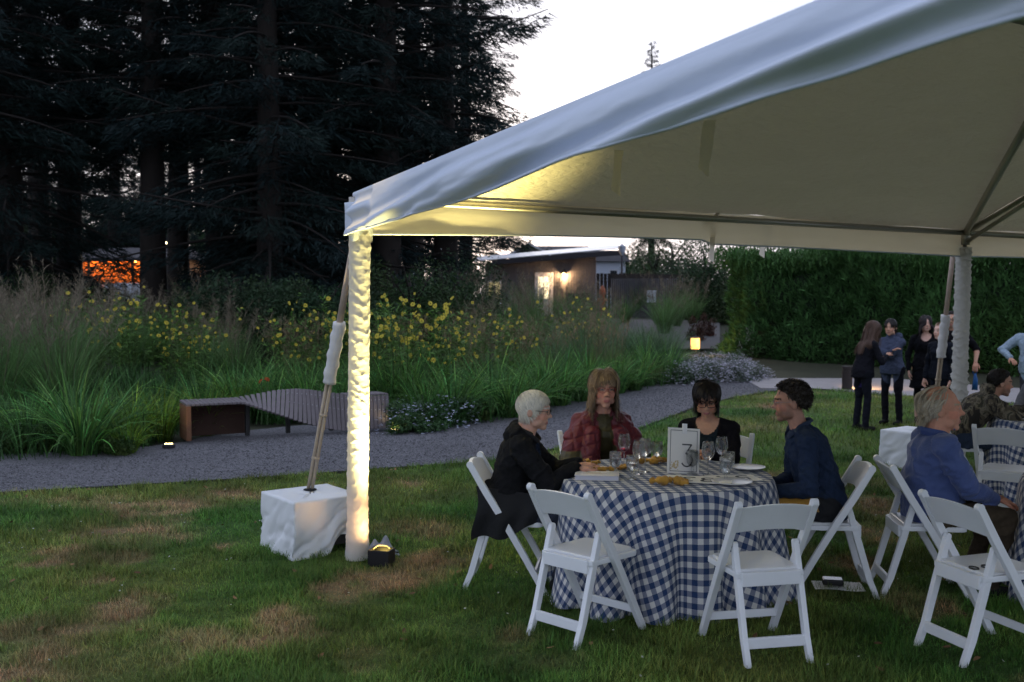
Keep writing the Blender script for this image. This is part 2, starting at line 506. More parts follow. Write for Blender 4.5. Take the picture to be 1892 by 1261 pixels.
# the drive in front of the shed
mb = MB(); p1, p2, p3, p4 = (1085, 622), (1330, 622), (1330, 590), (1085, 590)
q = []
for u, v in (p1, p2, p3, p4):
    Y = 30 if v > 600 else 43
    q.append(P(u, v, Y))
mb.grid(lambda a, b: (q[0] * (1 - a) + q[1] * a) * (1 - b) + (q[3] * (1 - a) + q[2] * a) * b, 6, 6)
for i, v in enumerate(mb.v): mb.v[i] = (v[0], v[1], float(H(v[0], v[1])) + .03)
tag(mb.build('drive', mat('drive_asphalt', (0.085, 0.08, 0.082), .9, .2, 2)), kind='structure')

# lawn grass
def lawn_blades(n, ymin, ymax, wmul, hmul):
    u = RNG.uniform(-60, 1950, n * 2)
    k = RNG.uniform(0, 1, n * 2)
    y = np.sqrt(ymin ** 2 + (ymax ** 2 - ymin ** 2) * k)
    x = (u - 946) / FPX * y
    ok = y < near_edge(x) - .01
    x, y = x[ok][:n], y[ok][:n]; m = len(x)
    d = dryness(x, y)
    cl = np.clip((fbm(x * 4.5, y * 4.5, 19, 3) - .28) * 2.3, 0, 1)
    h = (0.018 + 0.050 * cl) * RNG.uniform(.6, 1.35, m) * (1 - .35 * d) * hmul
    c = 1.18 * lawn_color(x, y) * RNG.uniform(.5, 1.6, (m, 1)) * (.62 + .75 * np.clip((fbm(x * 2.1, y * 2.1, 29, 3) - .25) * 2, 0, 1))[:, None]
    c[:, 0] *= RNG.uniform(.8, 1.25, m)
    z = 0.012 * (fbm(x * 1.5, y * 1.5, 77) - .5) * 2 - .004
    return blades(np.stack([x, y, z], 1), RNG.uniform(0, 6.28, m), h * 1.25, RNG.uniform(0, .7, m), RNG.uniform(.1, 1.3, m), RNG.uniform(.0032, .0062, m) * wmul, c, 2)
V, F, C = join([lawn_blades(150000, 4.6, 7.6, 1.0, 1.0), lawn_blades(120000, 7.5, 12.0, 1.4, 1.1), lawn_blades(60000, 11.8, 21.5, 2.3, 1.2)])
tag(np_obj('lawn_grass', V, F, C, mat_attr('grass_blade', .65, .1, 3, trl=.25)), 'short patchy lawn grass with dry brown spots', 'grass', kind='stuff')

# fallen leaves and clover heads on the lawn
m = 520
u = RNG.uniform(0, 1892, m); y = np.sqrt(RNG.uniform(4.8 ** 2, 11 ** 2, m)); x = (u - 946) / FPX * y
ok = y < near_edge(x) - .1; x, y = x[ok], y[ok]; m = len(x)
kind = RNG.uniform(0, 1, m) < .6
c = np.where(kind[:, None], np.array([.17, .10, .045]) * RNG.uniform(.5, 1.4, (m, 1)), np.array([.42, .44, .36]) * RNG.uniform(.6, 1.1, (m, 1)))
V, F, C = blades(np.stack([x, y, RNG.uniform(.025, .05, m)], 1), RNG.uniform(0, 6.28, m), np.where(kind, .045, .016), RNG.uniform(1.1, 1.9, m), RNG.uniform(-.6, .8, m), np.where(kind, .026, .014), c, 3, roll=RNG.uniform(-.5, .5, m), taper=.6)
tag(np_obj('fallen_leaves', V, F, C, mat_attr('fallen_leaf', .8, .1)), 'scattered fallen leaves and clover heads on the lawn', 'leaves', kind='stuff')
# ================================================================== frame tent
TC = G(660, 1035); TC = Vector((TC.x, TC.y, 0))
s2 = (1035 - 545) * .685
TP2 = Vector(((1773 - 946) / (s2 / CAMZ), FPX / (s2 / CAMZ), 0))
ZE_C, ZE_P2, ZE_0 = 2.55, 2.52, 2.675
td2 = (TP2 - TC); TL2 = td2.length; td2.normalize()
td1 = Vector((.40, -.917, 0)).normalized(); TL1 = 6.2
in2 = Vector((td2.y, -td2.x, 0))            # inward from the far side
if in2.y > 0: in2 = -in2
in1 = Vector((-td1.y, td1.x, 0))
if in1.x < 0: in1 = -in1
SLOPE, HALF = .33, 3.05
def eave2(a):                                # point on the far eave
    p = TC + td2 * a; p.z = ZE_C + (ZE_P2 - ZE_C) * a / TL2; return p
def eave1(a):
    p = TC + td1 * a; p.z = ZE_C + (ZE_0 - ZE_C) * (a / TL1) ** 1.0; return p
# hip meets the ridge where both perpendicular distances are HALF
_den = td1.cross(td2).length
ka = HALF / abs(td1.dot(in2)); kb = HALF / abs(td2.dot(in1))
APEX = TC + td1 * ka + td2 * kb; APEX.z = ZE_C + HALF * SLOPE

cloth = bpy.data.materials.new('tent_vinyl_skylit'); cloth.use_nodes = True
nt = cloth.node_tree; n_, l_ = nt.nodes, nt.links; p_ = _pr(nt)
tc = n_.new('ShaderNodeTexCoord')
no = n_.new('ShaderNodeTexNoise'); no.inputs['Scale'].default_value = 1.6; no.inputs['Detail'].default_value = 6
mp = n_.new('ShaderNodeMapping'); mp.inputs['Scale'].default_value = (3.5, 3.5, 14)
mp.inputs['Rotation'].default_value = (0, 0, -.55)
nb = n_.new('ShaderNodeTexNoise'); nb.inputs['Scale'].default_value = 1.5; nb.inputs['Detail'].default_value = 8; nb.inputs['Distortion'].default_value = .6
l_.new(tc.outputs['Object'], no.inputs['Vector']); l_.new(tc.outputs['Object'], mp.inputs['Vector']); l_.new(mp.outputs['Vector'], nb.inputs['Vector'])
mx = n_.new('ShaderNodeMix'); mx.data_type = 'RGBA'
mx.inputs['A'].default_value = (.56, .62, .74, 1); mx.inputs['B'].default_value = (.65, .71, .83, 1)  # white vinyl tinted blue: cool sky light put into the colour
l_.new(no.outputs['Fac'], mx.inputs['Factor']); l_.new(mx.outputs['Result'], p_.inputs['Base Color'])
p_.inputs['Roughness'].default_value = .42; p_.inputs['Specular IOR Level'].default_value = .35
b = n_.new('ShaderNodeBump'); b.inputs['Strength'].default_value = .12; b.inputs['Distance'].default_value = .02
l_.new(nb.outputs['Fac'], b.inputs['Height']); l_.new(b.outputs['Normal'], p_.inputs['Normal'])
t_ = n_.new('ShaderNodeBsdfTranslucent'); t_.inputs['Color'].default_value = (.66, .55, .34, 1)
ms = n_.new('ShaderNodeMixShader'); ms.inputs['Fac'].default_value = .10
l_.new(p_.outputs['BSDF'], ms.inputs[1]); l_.new(t_.outputs['BSDF'], ms.inputs[2]); l_.new(ms.outputs['Shader'], n_['Material Output'].inputs['Surface'])
MATS['tent_vinyl_skylit'] = cloth
valm = cloth.copy(); valm.name = 'tent_vinyl_valance_warmlit'
for q_ in valm.node_tree.nodes:
    if q_.type == 'MIX': q_.inputs['A'].default_value = (.66, .62, .52, 1); q_.inputs['B'].default_value = (.72, .68, .58, 1)  # same vinyl, with the creamy light inside painted into its base colour
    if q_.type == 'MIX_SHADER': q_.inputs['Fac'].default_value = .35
under = cloth.copy(); under.name = 'tent_vinyl_wrinkled_warmlit'
for q_ in under.node_tree.nodes:
    if q_.type == 'BUMP': q_.inputs['Strength'].default_value = .8; q_.inputs['Distance'].default_value = .05
    if q_.type == 'MIX': q_.inputs['A'].default_value = (.60, .57, .51, 1); q_.inputs['B'].default_value = (.70, .67, .60, 1)  # same sheet again, warm light under the roof painted into the colour
    if q_.type == 'TEX_NOISE' and q_.inputs['Distortion'].default_value > .5: q_.inputs['Scale'].default_value = 3.2
alu = mat('tent_aluminium', (.42, .40, .36), .38, .1, 30, metal=.85)
strapm = mat('strap_webbing', (.80, .74, .66), .8, .1, 200, bump=.3, bscale=400, trl=.5)

tent = tag(empty('frame_tent', TC), 'white frame tent with sloping canopy on fabric wrapped poles', 'tent')
def tpart(o):
    o.parent = tent; o.matrix_parent_inverse = Matrix.Translation(-TC); return o

def wr(a, b, s):                             # soft wrinkle field
    return float(fbm(np.array(a), np.array(b), s, 3)) - .5
# far slope of the roof (its underside is what the guests look up at)
END2 = 13.2
def roofA(u, v):
    w = v * HALF
    lo = kb * v; hi = END2
    a = lo + (hi - lo) * u
    hip = (TC + (APEX - TC) * v)
    base = TC + td2 * a + td1 * (ka * v)
    z = (ZE_C + (ZE_P2 - ZE_C) * min(a, TL2 * 2) / TL2) * (1 - v) + APEX.z * v
    span = min(u * 6, 1)
    sag = -.05 * math.sin(math.pi * v) * span
    z += sag + .05 * wr(a * 1.5 + v * 9, v * 14 - a * .6, 3) * span + .03 * wr(a * .7, v * 5, 9) * span
    return (base.x, base.y, z)
mb = MB(); mb.grid(roofA, 150, 46)
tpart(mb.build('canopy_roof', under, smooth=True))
# the side slope that runs toward the camera, folding over the eave into its valance
def roofB(u, v):
    # v 0..0.7 roof slope from hip/apex down to the eave, 0.7..1 valance
    if v < .70:
        k = 1 - v / .70                      # 1 at apex, 0 at eave
        a = ka * k + (TL1 * 1.0 - 2 * ka * k) * u if TL1 > 2 * ka * k else ka * k
        base = TC + td1 * a + td2 * (kb * k)
        ze = ZE_C + (ZE_0 - ZE_C) * u
        z = ze * (1 - k) + APEX.z * k
        dist = k * HALF
        out = 0.0
    else:
        q = (v - .70) / .30
        a = TL1 * u
        ze = ZE_C + (ZE_0 - ZE_C) * a / TL1
        rise = 0
        out = .045 * math.sin(min(q * 2.2, 1.57)) + .015
        base = TC + td1 * a - in1 * out
        z = ze - (.285 - .080 * u) * q - .012 * (q > 0)
        k = 0; dist = -.29 * q
    p = Vector((base.x, base.y, z))
    nrm = (in1 * -SLOPE + Vector((0, 0, 1))).normalized() if v < .7 else (-in1)
    ed = min(1, u * 3.2, (1 - u) * 7) ** 1.4 * (1 - k) ** .8
    a_ = a
    # long sweeping folds that run obliquely down the slope and across the valance
    if v <= .70: return p + nrm * (.02 * wr(a * 1.2, k * 6, 44) * ed * min(1, k * 6))
    fold = math.sin(6.5 * dist - 1.5 * a_ + 2.2 * wr(a_ * .6, dist * 1.5, 41)) * .5 + .5
    fold2 = wr(a_ * .35 + dist * 1.2, dist * 5.5 - a_ * 1.3, 43)
    q = (v - .70) / .30; e2 = min(1, u * 6) ** 1.2; sq = math.sin(min(1, q * 1.35) * 1.57)
    f1 = math.sin(8.2 * q + 1.55 * a_ + 2.6 * wr(a_ * .7, q * 1.2, 41)); f2 = math.sin(15 * q + 3.4 * a_ + 4 * wr(a_ * 1.1, q * 2, 47))
    p += nrm * e2 * sq * ((.036 * f1 + .014 * f2) + .05 * fold2) + Vector((0, 0, .012 * wr(a_ * 1.6, q, 49) * q))
    if u < .08 and v > .66:
        p += (-in1) * .02 * math.sin(v * 40)
    return p
mb = MB(); mb.grid(roofB, 190, 100)
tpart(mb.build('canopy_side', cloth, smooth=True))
# near slope, closing the roof above the camera's right
P0 = TC + td1 * TL1; P0.z = ZE_0
def roofD(u, v):
    lo = kb * v; a = lo + (END2 - lo) * u
    base = TC + td1 * (TL1 - (TL1 - ka) * v) + td2 * a
    z = ZE_0 * (1 - v) + APEX.z * v + .02 * wr(a, v * 6, 5) - .04 * math.sin(math.pi * v)
    return (base.x, base.y, z)
mb = MB(); mb.grid(roofD, 60, 20)
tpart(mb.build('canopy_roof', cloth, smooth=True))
# far valance, seen from inside
def val2(u, v):
    a = .02 + (END2 - .02) * u
    e = eave2(a)
    sc = math.sin(math.pi * min(1, a / TL2)) if a < TL2 else math.sin(math.pi * min(1, (a - TL2) / TL2))
    drop = .30 * v * (1 - .22 * abs(math.sin(math.pi * (a / TL2 - .0))) * (1 if a < TL2 * .5 else .5))
    out = -.0 - .03 * v + .10 * sc * v * v + .025 * wr(a * 1.3, v * 1.5, 60) * (1 + v)
    p = e - in2 * out
    return (p.x, p.y, e.z + .012 - drop)
mb = MB(); mb.grid(val2, 160, 12)
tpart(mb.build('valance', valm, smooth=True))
def val3(u, v):
    a = END2 * u
    p = P0 + td2 * a - (-in2) * (-.02)
    return (p.x, p.y, ZE_0 - .29 * v)
mb = MB(); mb.grid(val3, 40, 4)
tpart(mb.build('valance', cloth, smooth=True))
# the rolled hem along both valances
mb = MB(); mb.tube([Vector(val2(i / 120, 1)) + Vector((0, 0, .006)) for i in range(121)], .008, 6)
tpart(mb.build('hem', cloth, smooth=True))
mb = MB(); mb.tube([Vector(roofB(i / 120, 1)) + Vector((0, 0, .006)) for i in range(121)], .008, 6)
tpart(mb.build('hem', cloth, smooth=True))
# frame: eave rails, rafters, ridge
def rail(a, b, r, name='rail'):
    mb = MB(); mb.tube([a, (Vector(a) + Vector(b)) / 2, b], r, 12); return tpart(mb.build(name, alu, smooth=True))
dn = Vector((0, 0, -.045))
rail(eave2(.05) + dn + in2 * .05, eave2(TL2 - .06) + dn + in2 * .05, .027)
rail(eave2(TL2 + .06) + dn + in2 * .05, eave2(TL2 * 2) + dn + in2 * .05, .027)
rail(eave1(.1) + dn + in1 * .07, eave1(TL1) + dn + in1 * .07, .027)
def on_roofA(px):                            # where a sight line meets the far slope
    n = (in2 * SLOPE - Vector((0, 0, 1))); p0 = eave2(TL2) + dn
    d = ray(*px); o = Vector((0, 0, CAMZ)); t = (p0 - o).dot(n) / d.dot(n)
    return o + d * t
JT = eave2(TL2) + dn + in2 * .05
r1 = on_roofA((1892, 232)); r2 = on_roofA((1892, 362))
k1, k2 = HALF / (r1 - JT).dot(in2), HALF / (r2 - JT).dot(in2)
rail(JT, JT + (r1 - JT) * k1 + Vector((0, 0, -.05)), .032, 'rafter')
rail(JT, JT + (r2 - JT) * k2 + Vector((0, 0, -.05)), .028, 'rafter')
rail(JT + Vector((0, 0, -.10)), JT + (r2 - JT) * k2 * .6 + Vector((0, 0, -.06)), .02, 'brace')
rail(TC + Vector((0, 0, ZE_C)) + dn * 1.6, APEX + dn * 2.5, .03, 'hip_rafter')
mb = MB(); mb.tube([APEX + dn * 2.5, APEX + td2 * 5 + dn * 2.5], .03, 12); tpart(mb.build('ridge_beam', alu, smooth=True))
mb = MB(); mb.tube([JT + Vector((0, 0, .03)), JT - Vector((0, 0, .12))], .042, 12); tpart(mb.build('corner_fitting', alu, smooth=True))
mb = MB(); q = TC + Vector((0, 0, ZE_C)); mb.tube([q - Vector((0, 0, .03)), q - Vector((0, 0, .2))], .042, 12); tpart(mb.build('corner_fitting', alu, smooth=True))

# poles in gathered fabric sleeves
sleevem = bpy.data.materials.new('sheer_sleeve'); sleevem.use_nodes = True
nt = sleevem.node_tree; n_, l_ = nt.nodes, nt.links; p_ = _pr(nt)
p_.inputs['Base Color'].default_value = (.80, .79, .77, 1); p_.inputs['Roughness'].default_value = .55; p_.inputs['Sheen Weight'].default_value = .2
t_ = n_.new('ShaderNodeBsdfTranslucent'); t_.inputs['Color'].default_value = (.8, .78, .72, 1)
ms = n_.new('ShaderNodeMixShader'); ms.inputs['Fac'].default_value = .56
tc = n_.new('ShaderNodeTexCoord'); nb = n_.new('ShaderNodeTexNoise'); nb.inputs['Scale'].default_value = 9; nb.inputs['Detail'].default_value = 6
mp = n_.new('ShaderNodeMapping'); mp.inputs['Scale'].default_value = (1, 1, 5); l_.new(tc.outputs['Object'], mp.inputs['Vector']); l_.new(mp.outputs['Vector'], nb.inputs['Vector'])
b = n_.new('ShaderNodeBump'); b.inputs['Strength'].default_value = .25; b.inputs['Distance'].default_value = .015
l_.new(nb.outputs['Fac'], b.inputs['Height']); l_.new(b.outputs['Normal'], p_.inputs['Normal'])
l_.new(p_.outputs['BSDF'], ms.inputs[1]); l_.new(t_.outputs['BSDF'], ms.inputs[2]); l_.new(ms.outputs['Shader'], n_['Material Output'].inputs['Surface'])
def sleeve_pole(base, ztop, lean, seed, r0=.082, amp=1.0):
    po = MB(); top = base + Vector((lean.x, lean.y, ztop))
    po.tube([base, top], .03, 12)
    pole = tpart(po.build('pole', alu, smooth=True))
    nz, na = 340, 56
    rg = np.random.default_rng(seed)
    zz = np.linspace(.0, 1, nz); aa = np.linspace(0, 2 * np.pi, na, endpoint=False)
    Z, A = np.meshgrid(zz * (ztop - .10) + .01, aa, indexing='ij')
    Z0 = Z; Z = Z + .16 * (fbm(Z * 3.1, Z * 0 + seed, seed + 20) - .5)
    ph = Z * 36 + 1.2 * np.sin(A + Z * 1.3) + 3.4 * (fbm(Z * 2.6, Z * 0 + 3.3, seed + 31) - .5) * 2 * np.cos(A + 1.1) + 2.6 * (fbm(np.cos(A) * 1.3 + Z * 3, np.sin(A) * 1.3 + Z * .7, seed) - .5) * 2
    rid = 1 - np.abs(np.sin(ph)) ; rid = rid ** 2.2
    ph2 = Z * 66 - 1.8 * np.sin(A * 1 + .8 + Z) + 3.2 * fbm(np.cos(A) * 2 + Z * 5, np.sin(A) * 2, seed + 3)
    rid2 = (1 - np.abs(np.sin(ph2))) ** 3
    rad = r0 * (.88 + .10 * (fbm(np.cos(A) + Z * 2, np.sin(A) + Z * 2, seed + 5) - .5)) + amp * ((.003 + .013 * np.clip(fbm(np.cos(A) * 1.2 + Z * 5, np.sin(A) * 1.2 + 4, seed + 8) - .3, 0, 1)) * rid + .002 * rid2)
    rad *= 1 + .12 * sstep(.15, 0, zz)[:, None]
    X = base.x + lean.x * zz[:, None] + rad * np.cos(A); Y = base.y + lean.y * zz[:, None] + rad * np.sin(A)
    V = np.stack([X, Y, Z0], 2).reshape(-1, 3)
    i = np.arange(nz - 1)[:, None] * na; k = np.arange(na)[None]; k2 = (k + 1) % na
    F = np.stack([i + k, i + k2, i + na + k2, i + na + k], 2).reshape(-1, 4)
    np_obj('fabric_sleeve', V, F, None, sleevem, None).parent = pole
    sl = pole.children[0]; sl.matrix_parent_inverse = pole.matrix_world.inverted() if False else Matrix.Translation((0, 0, 0))
    return pole
pole1 = sleeve_pole(TC, ZE_C - .10, Vector((.035, 0, 0)), 5, amp=.75)
pole2 = sleeve_pole(TP2, ZE_P2 - .10, Vector((.03, 0, 0)), 9, amp=2.6)
# hanging tie straps
def strap(px, ytop, ybot, Y, w, sway):
    a = P(px, ytop, Y); L = (ytop - ybot) * -1 / FPX * Y
    mb = MB()
    def f(u, v):
        x = (u - .5) * w * (1 if v < .9 else 1.0)
        dz = -L * v - (.35 * w * 2 * (u) * (v > .92))
        tw = .5 * math.sin(v * 2.6 + px)
        return Vector((a.x + x * math.cos(tw) - sway * v, a.y + x * math.sin(tw) + .01 * math.sin(v * 6), a.z + dz))
    mb.grid(f, 3, 16)
    tpart(mb.build('tie_strap', strapm, smooth=True))
strap(1319, 402, 478, 9.05, .05, .02); strap(1414, 408, 470, 9.55, .05, .03)
strap(1144, 278, 350, 5.62, .05, .02); strap(1312, 222, 310, 4.95, .06, .03)
for u, v, Y in ((1319, 402, 9.02), (1414, 408, 9.52)):
    a = P(u, v, Y); mb = MB()
    mb.beam(a + Vector((-.12, -.03, -.06)), a + Vector((.03, 0, .02)), .012, .03); mb.beam(a + Vector((0, -.03, .0)), a + Vector((.05, .02, .05)), .02, .02)
    tpart(mb.build('strap_buckle', strapm))
# gathered cloth where the canopy corner meets the pole
mb = MB(); q = TC + Vector((.03, 0, 0)); nn = 40
rows_ = []
for j in range(9):
    v = j / 8
    for k in range(nn):
        a = 2 * math.pi * k / nn
        r = .098 - .012 * v + .008 * math.sin(a * 7 + v * 3) * v + .006 * math.sin(a * 13)
        mb.v.append((q.x + r * math.cos(a), q.y + r * math.sin(a), ZE_C - .07 - (.23 + .04 * math.sin(a * 3 + 1)) * v))
for j in range(8):
    for k in range(nn): mb.f.append((j * nn + k, j * nn + (k + 1) % nn, (j + 1) * nn + (k + 1) % nn, (j + 1) * nn + k))
mb.f.append(tuple(range(nn)))
tpart(mb.build('corner_gather', cloth, smooth=True))

# ---------------------------------------------------------------- covered ballast blocks and padded struts
coverm = mat('ballast_cover', (.74, .75, .76), .5, .06, 6, bump=.25, bscale=5, trl=.08)
def ballast(corner, ax, ay, lx, ly, h, seed, label, arch=True):
    """corner = near corner on the ground; ax, ay unit directions along the two sides"""
    e = tag(empty('ballast_block', corner + ax * lx / 2 + ay * ly / 2), label, 'ballast', 'covered tent ballast blocks')
    o = -(corner + ax * lx / 2 + ay * ly / 2)
    mb = MB()
    per = [(0, 0), (lx, 0), (lx, ly), (0, ly)]
    N = 28
    ring = []
    for i in range(4):
        p, q = per[i], per[(i + 1) % 4]
        for k in range(N):
            t = k / N; ring.append((p[0] + (q[0] - p[0]) * t, p[1] + (q[1] - p[1]) * t, i, t))
    M_ = len(ring); rows = 22
    def pos(j, v):
        x, y, i, t = ring[j % M_]
        cx, cy = lx / 2, ly / 2
        flare = .02 + .05 * v
        dx, dy = x - cx, y - cy
        k = 1 + flare * (1 - .0)
        wv = .05 * wr(j / M_ * 17 + seed + v * 2, v * 1.6, seed) * (.15 + v) + .006 * wr(j / M_ * 50 + v * 9, v * 7, seed + 2) - .020 * max(0, 1 - abs(wr(j / M_ * 20 + v * 3, v * 3 + j / M_ * 8, seed + 6)) * 9) ** 2 * (.3 + v)
        nrm = [(0, -1), (1, 0), (0, 1), (-1, 0)][i]
        lift = 0
        if arch and i == 0 and abs(t - .72) < .20:
            lift = .14 * math.sqrt(max(0, 1 - ((t - .72) / .20) ** 2))
        zz = h * (1 - v) + lift * v - .0
        zz += .012 * math.sin(j * .35 + seed) * v * (0 if lift else 1)
        P_ = corner + ax * (cx + dx * k + nrm[0] * wv) + ay * (cy + dy * k + nrm[1] * wv)
        return Vector((P_.x + o.x, P_.y + o.y, max(zz, .004)))
    V = [pos(j, v / rows) for v in range(rows + 1) for j in range(M_)]
    F = [(v * M_ + j, v * M_ + (j + 1) % M_, (v + 1) * M_ + (j + 1) % M_, (v + 1) * M_ + j) for v in range(rows) for j in range(M_)]
    mb.add(V, F)
    # top, slightly sunk toward the strut hole
    b0 = len(mb.v)
    rings = [list(range(M_))]
    for r in range(1, 7):
        k = 1 - r / 6.0 * .93; ids = []
        for j in range(M_):
            c0 = Vector((0, 0, h)); p = V[j]
            ids.append(len(mb.v))
            mb.v.append((p.x * k, p.y * k, h + .012 * math.sin(j * .2 + r) * (r / 6) + .02 * wr(p.x * k * 6 + 3, p.y * k * 6, seed + 4)))
        rings.append(ids)
    for r in range(6):
        for j in range(M_): mb.f.append((rings[r][j], rings[r][(j + 1) % M_], rings[r + 1][(j + 1) % M_], rings[r + 1][j]))
    mb.build('cover', coverm, e, smooth=True)
    core = MB()
    cc = [corner + ax * (.05 + i * (lx - .1)) + ay * (.05 + j * (ly - .1)) + o for i, j in ((0, 0), (1, 0), (1, 1), (0, 1))]
    core.poly([(p.x, p.y) for p in cc], .06, h - .03)
    core.build('concrete_core', mat('ballast_core', (.06, .055, .05), .9), e)
    return e
bx_ = Vector((.80, .60, 0)).normalized(); by_ = Vector((-.60, .80, 0)).normalized()
c1 = G(545, 1038); c1.z = 0
ballast(c1, bx_, by_, .52, .54, .41, 3, 'white covered ballast block beside the glowing tent pole')
c2 = G(1716, 875); c2.z = 0
q2 = G(1627, 862); q2.z = 0
a2y = (q2 - c2); l2y = a2y.length; a2y.normalize(); a2x = Vector((-a2y.y, a2y.x, 0))
a2x = a2x if a2x.y > 0 else -a2x
ballast(c2, a2x, a2y, .5, l2y, .40, 8, 'wrinkled white covered ballast block behind the man in the blue shirt', arch=False)
def strut(base, top, label, seed, f0=.40, f1=.62):
    e = tag(empty('tent_strut', base), label, 'strut', 'padded tent struts')
    d = top - base
    mb = MB(); sd = d.cross(Vector((0, 1, 0))).normalized() * .014
    mb.tube([-sd, d * f0 - sd], .013, 8); mb.tube([sd, d * f0 + sd], .013, 8)
    for k in (.12, .28): mb.beam(d * k - sd * 2, d * k + sd * 2, .03, .02)
    mb.build('webbing', mat('strut_webbing', (.42, .34, .25), .8, .15, 60), e, smooth=True)
    mb = MB(); mb.tube([d * f1 * .98, d], .024, 12); mb.build('tube', mat('strut_tube', (.46, .36, .30), .5, .15, 20), e, smooth=True)
    mb = MB(); n = 20
    mb.tube([d * (f0 + (f1 - f0) * i / n) + Vector((.004 * math.sin(i * 1.1 + seed), 0, 0)) for i in range(n + 1)], [.046 + .003 * math.sin(i * 2.1 + seed) for i in range(n + 1)], 16)
    mb.build('padding', mat('strut_padding', (.60, .585, .58), .65, .15, 12, bump=.4, bscale=25), e, smooth=True)
    mb = MB(); mb.ell((0, 0, .0), (.05, .05, .008)); mb.build('hole_shade', mat('hole_shade_black', (.02, .02, .02), .9), e)  # flat black disc painting the shade of a hole at the strut foot
b1 = P(573, 911, 7.76)
strut(Vector((b1.x, b1.y, .41)), TC + Vector((.02, .06, 2.42)), 'padded strut rising from the left ballast block to the glowing pole', 1)
b2 = c2 + a2x * .25 + a2y * .12
strut(Vector((b2.x, b2.y, .40)), TP2 + Vector((-.04, .06, 2.40)), 'padded strut rising to the pole behind the blue shirt man', 2)

# ---------------------------------------------------------------- uplight at the near pole
ub = G(705, 1044); ub.z = 0
up = tag(empty('uplight', ub, R(-14)), 'small black box uplight glowing yellow at the foot of the pole', 'lamp')
blk = mat('lamp_black', (.012, .011, .012), .5, .1)
mb = MB()
for dx, dy, sx, sy in ((0, -.06, .15, .012), (0, .06, .15, .012), (-.072, 0, .012, .12), (.072, 0, .012, .12)): mb.box((dx, dy, .055), (sx, sy, .11))
mb.box((0, 0, .03), (.14, .115, .03)); mb.build('housing', blk, up, bevel=.002)
mb = MB()
mb.lathe([(0, 0), (.045, 0), (.05, .012), (.045, .018)], 20, (0, 0, .058)); mb.build('lens', mat_glow('uplight_lens', (1, .78, .22), 14), up, smooth=True)
mb = MB(); mb.tube(smooth_curve([(-.07, .02, .10), (-.04, .05, .12), (.02, .045, .122), (.05, .03, .11)]), .005, 6); mb.build('cable', mat('cable_cream', (.6, .5, .3), .6), up, smooth=True)
def spot(loc, tgt, col, e, size, blend, parent_name):
    d = bpy.data.lights.new(parent_name, 'SPOT'); d.energy = e; d.color = col; d.spot_size = size; d.spot_blend = blend; d.shadow_soft_size = .10
    o = bpy.data.objects.new(parent_name, d); COL.objects.link(o); o.location = loc
    o.rotation_euler = (Vector(tgt) - Vector(loc)).to_track_quat('-Z', 'Y').to_euler(); return o
spot(ub + Vector((.08, -.10, .14)), TC + Vector((.22, .0, 2.3)), (1, .82, .28), 900, R(62), .9, 'uplight_beam')
spot(ub + Vector((-.03, 0, .14)), TC + Vector((.04, 0, .40)), (1, .56, .24), 13, R(120), .9, 'uplight_spill')
# folded grey cloth beside the lamp
gq = G(706, 1022); gq.z = 0
gr = tag(empty('folded_cloth', gq), 'folded grey cloth standing behind the black uplight', 'cloth')
mb = MB()
def gf(u, v):
    a = (u - .5) * 2.0
    h = .13 * (1 - abs(a + .15) ** 1.3 if abs(a + .15) < 1 else 0) * (1 - v) * (.7 + .3 * math.sin(a * 7)) + .01
    return Vector((.10 * a * (1 + .5 * v), .07 - .16 * v + .03 * math.sin(a * 4) , max(.005, h + .02 * math.sin(a * 9 + v * 4) * v)))
mb.grid(gf, 24, 14); mb.build('cloth_body', mat('grey_cloth', (.26, .28, .34), .85, .2, 12, bump=.4, bscale=30), gr, smooth=True)
mb = MB(); mb.tube([(-.10, .02, .012), (.02, -.06, .03), (.12, -.02, .012)], [.012, .012, .01], 8); mb.build('cloth_hem', mat('grey_cloth2', (.16, .18, .24), .85), gr, smooth=True)
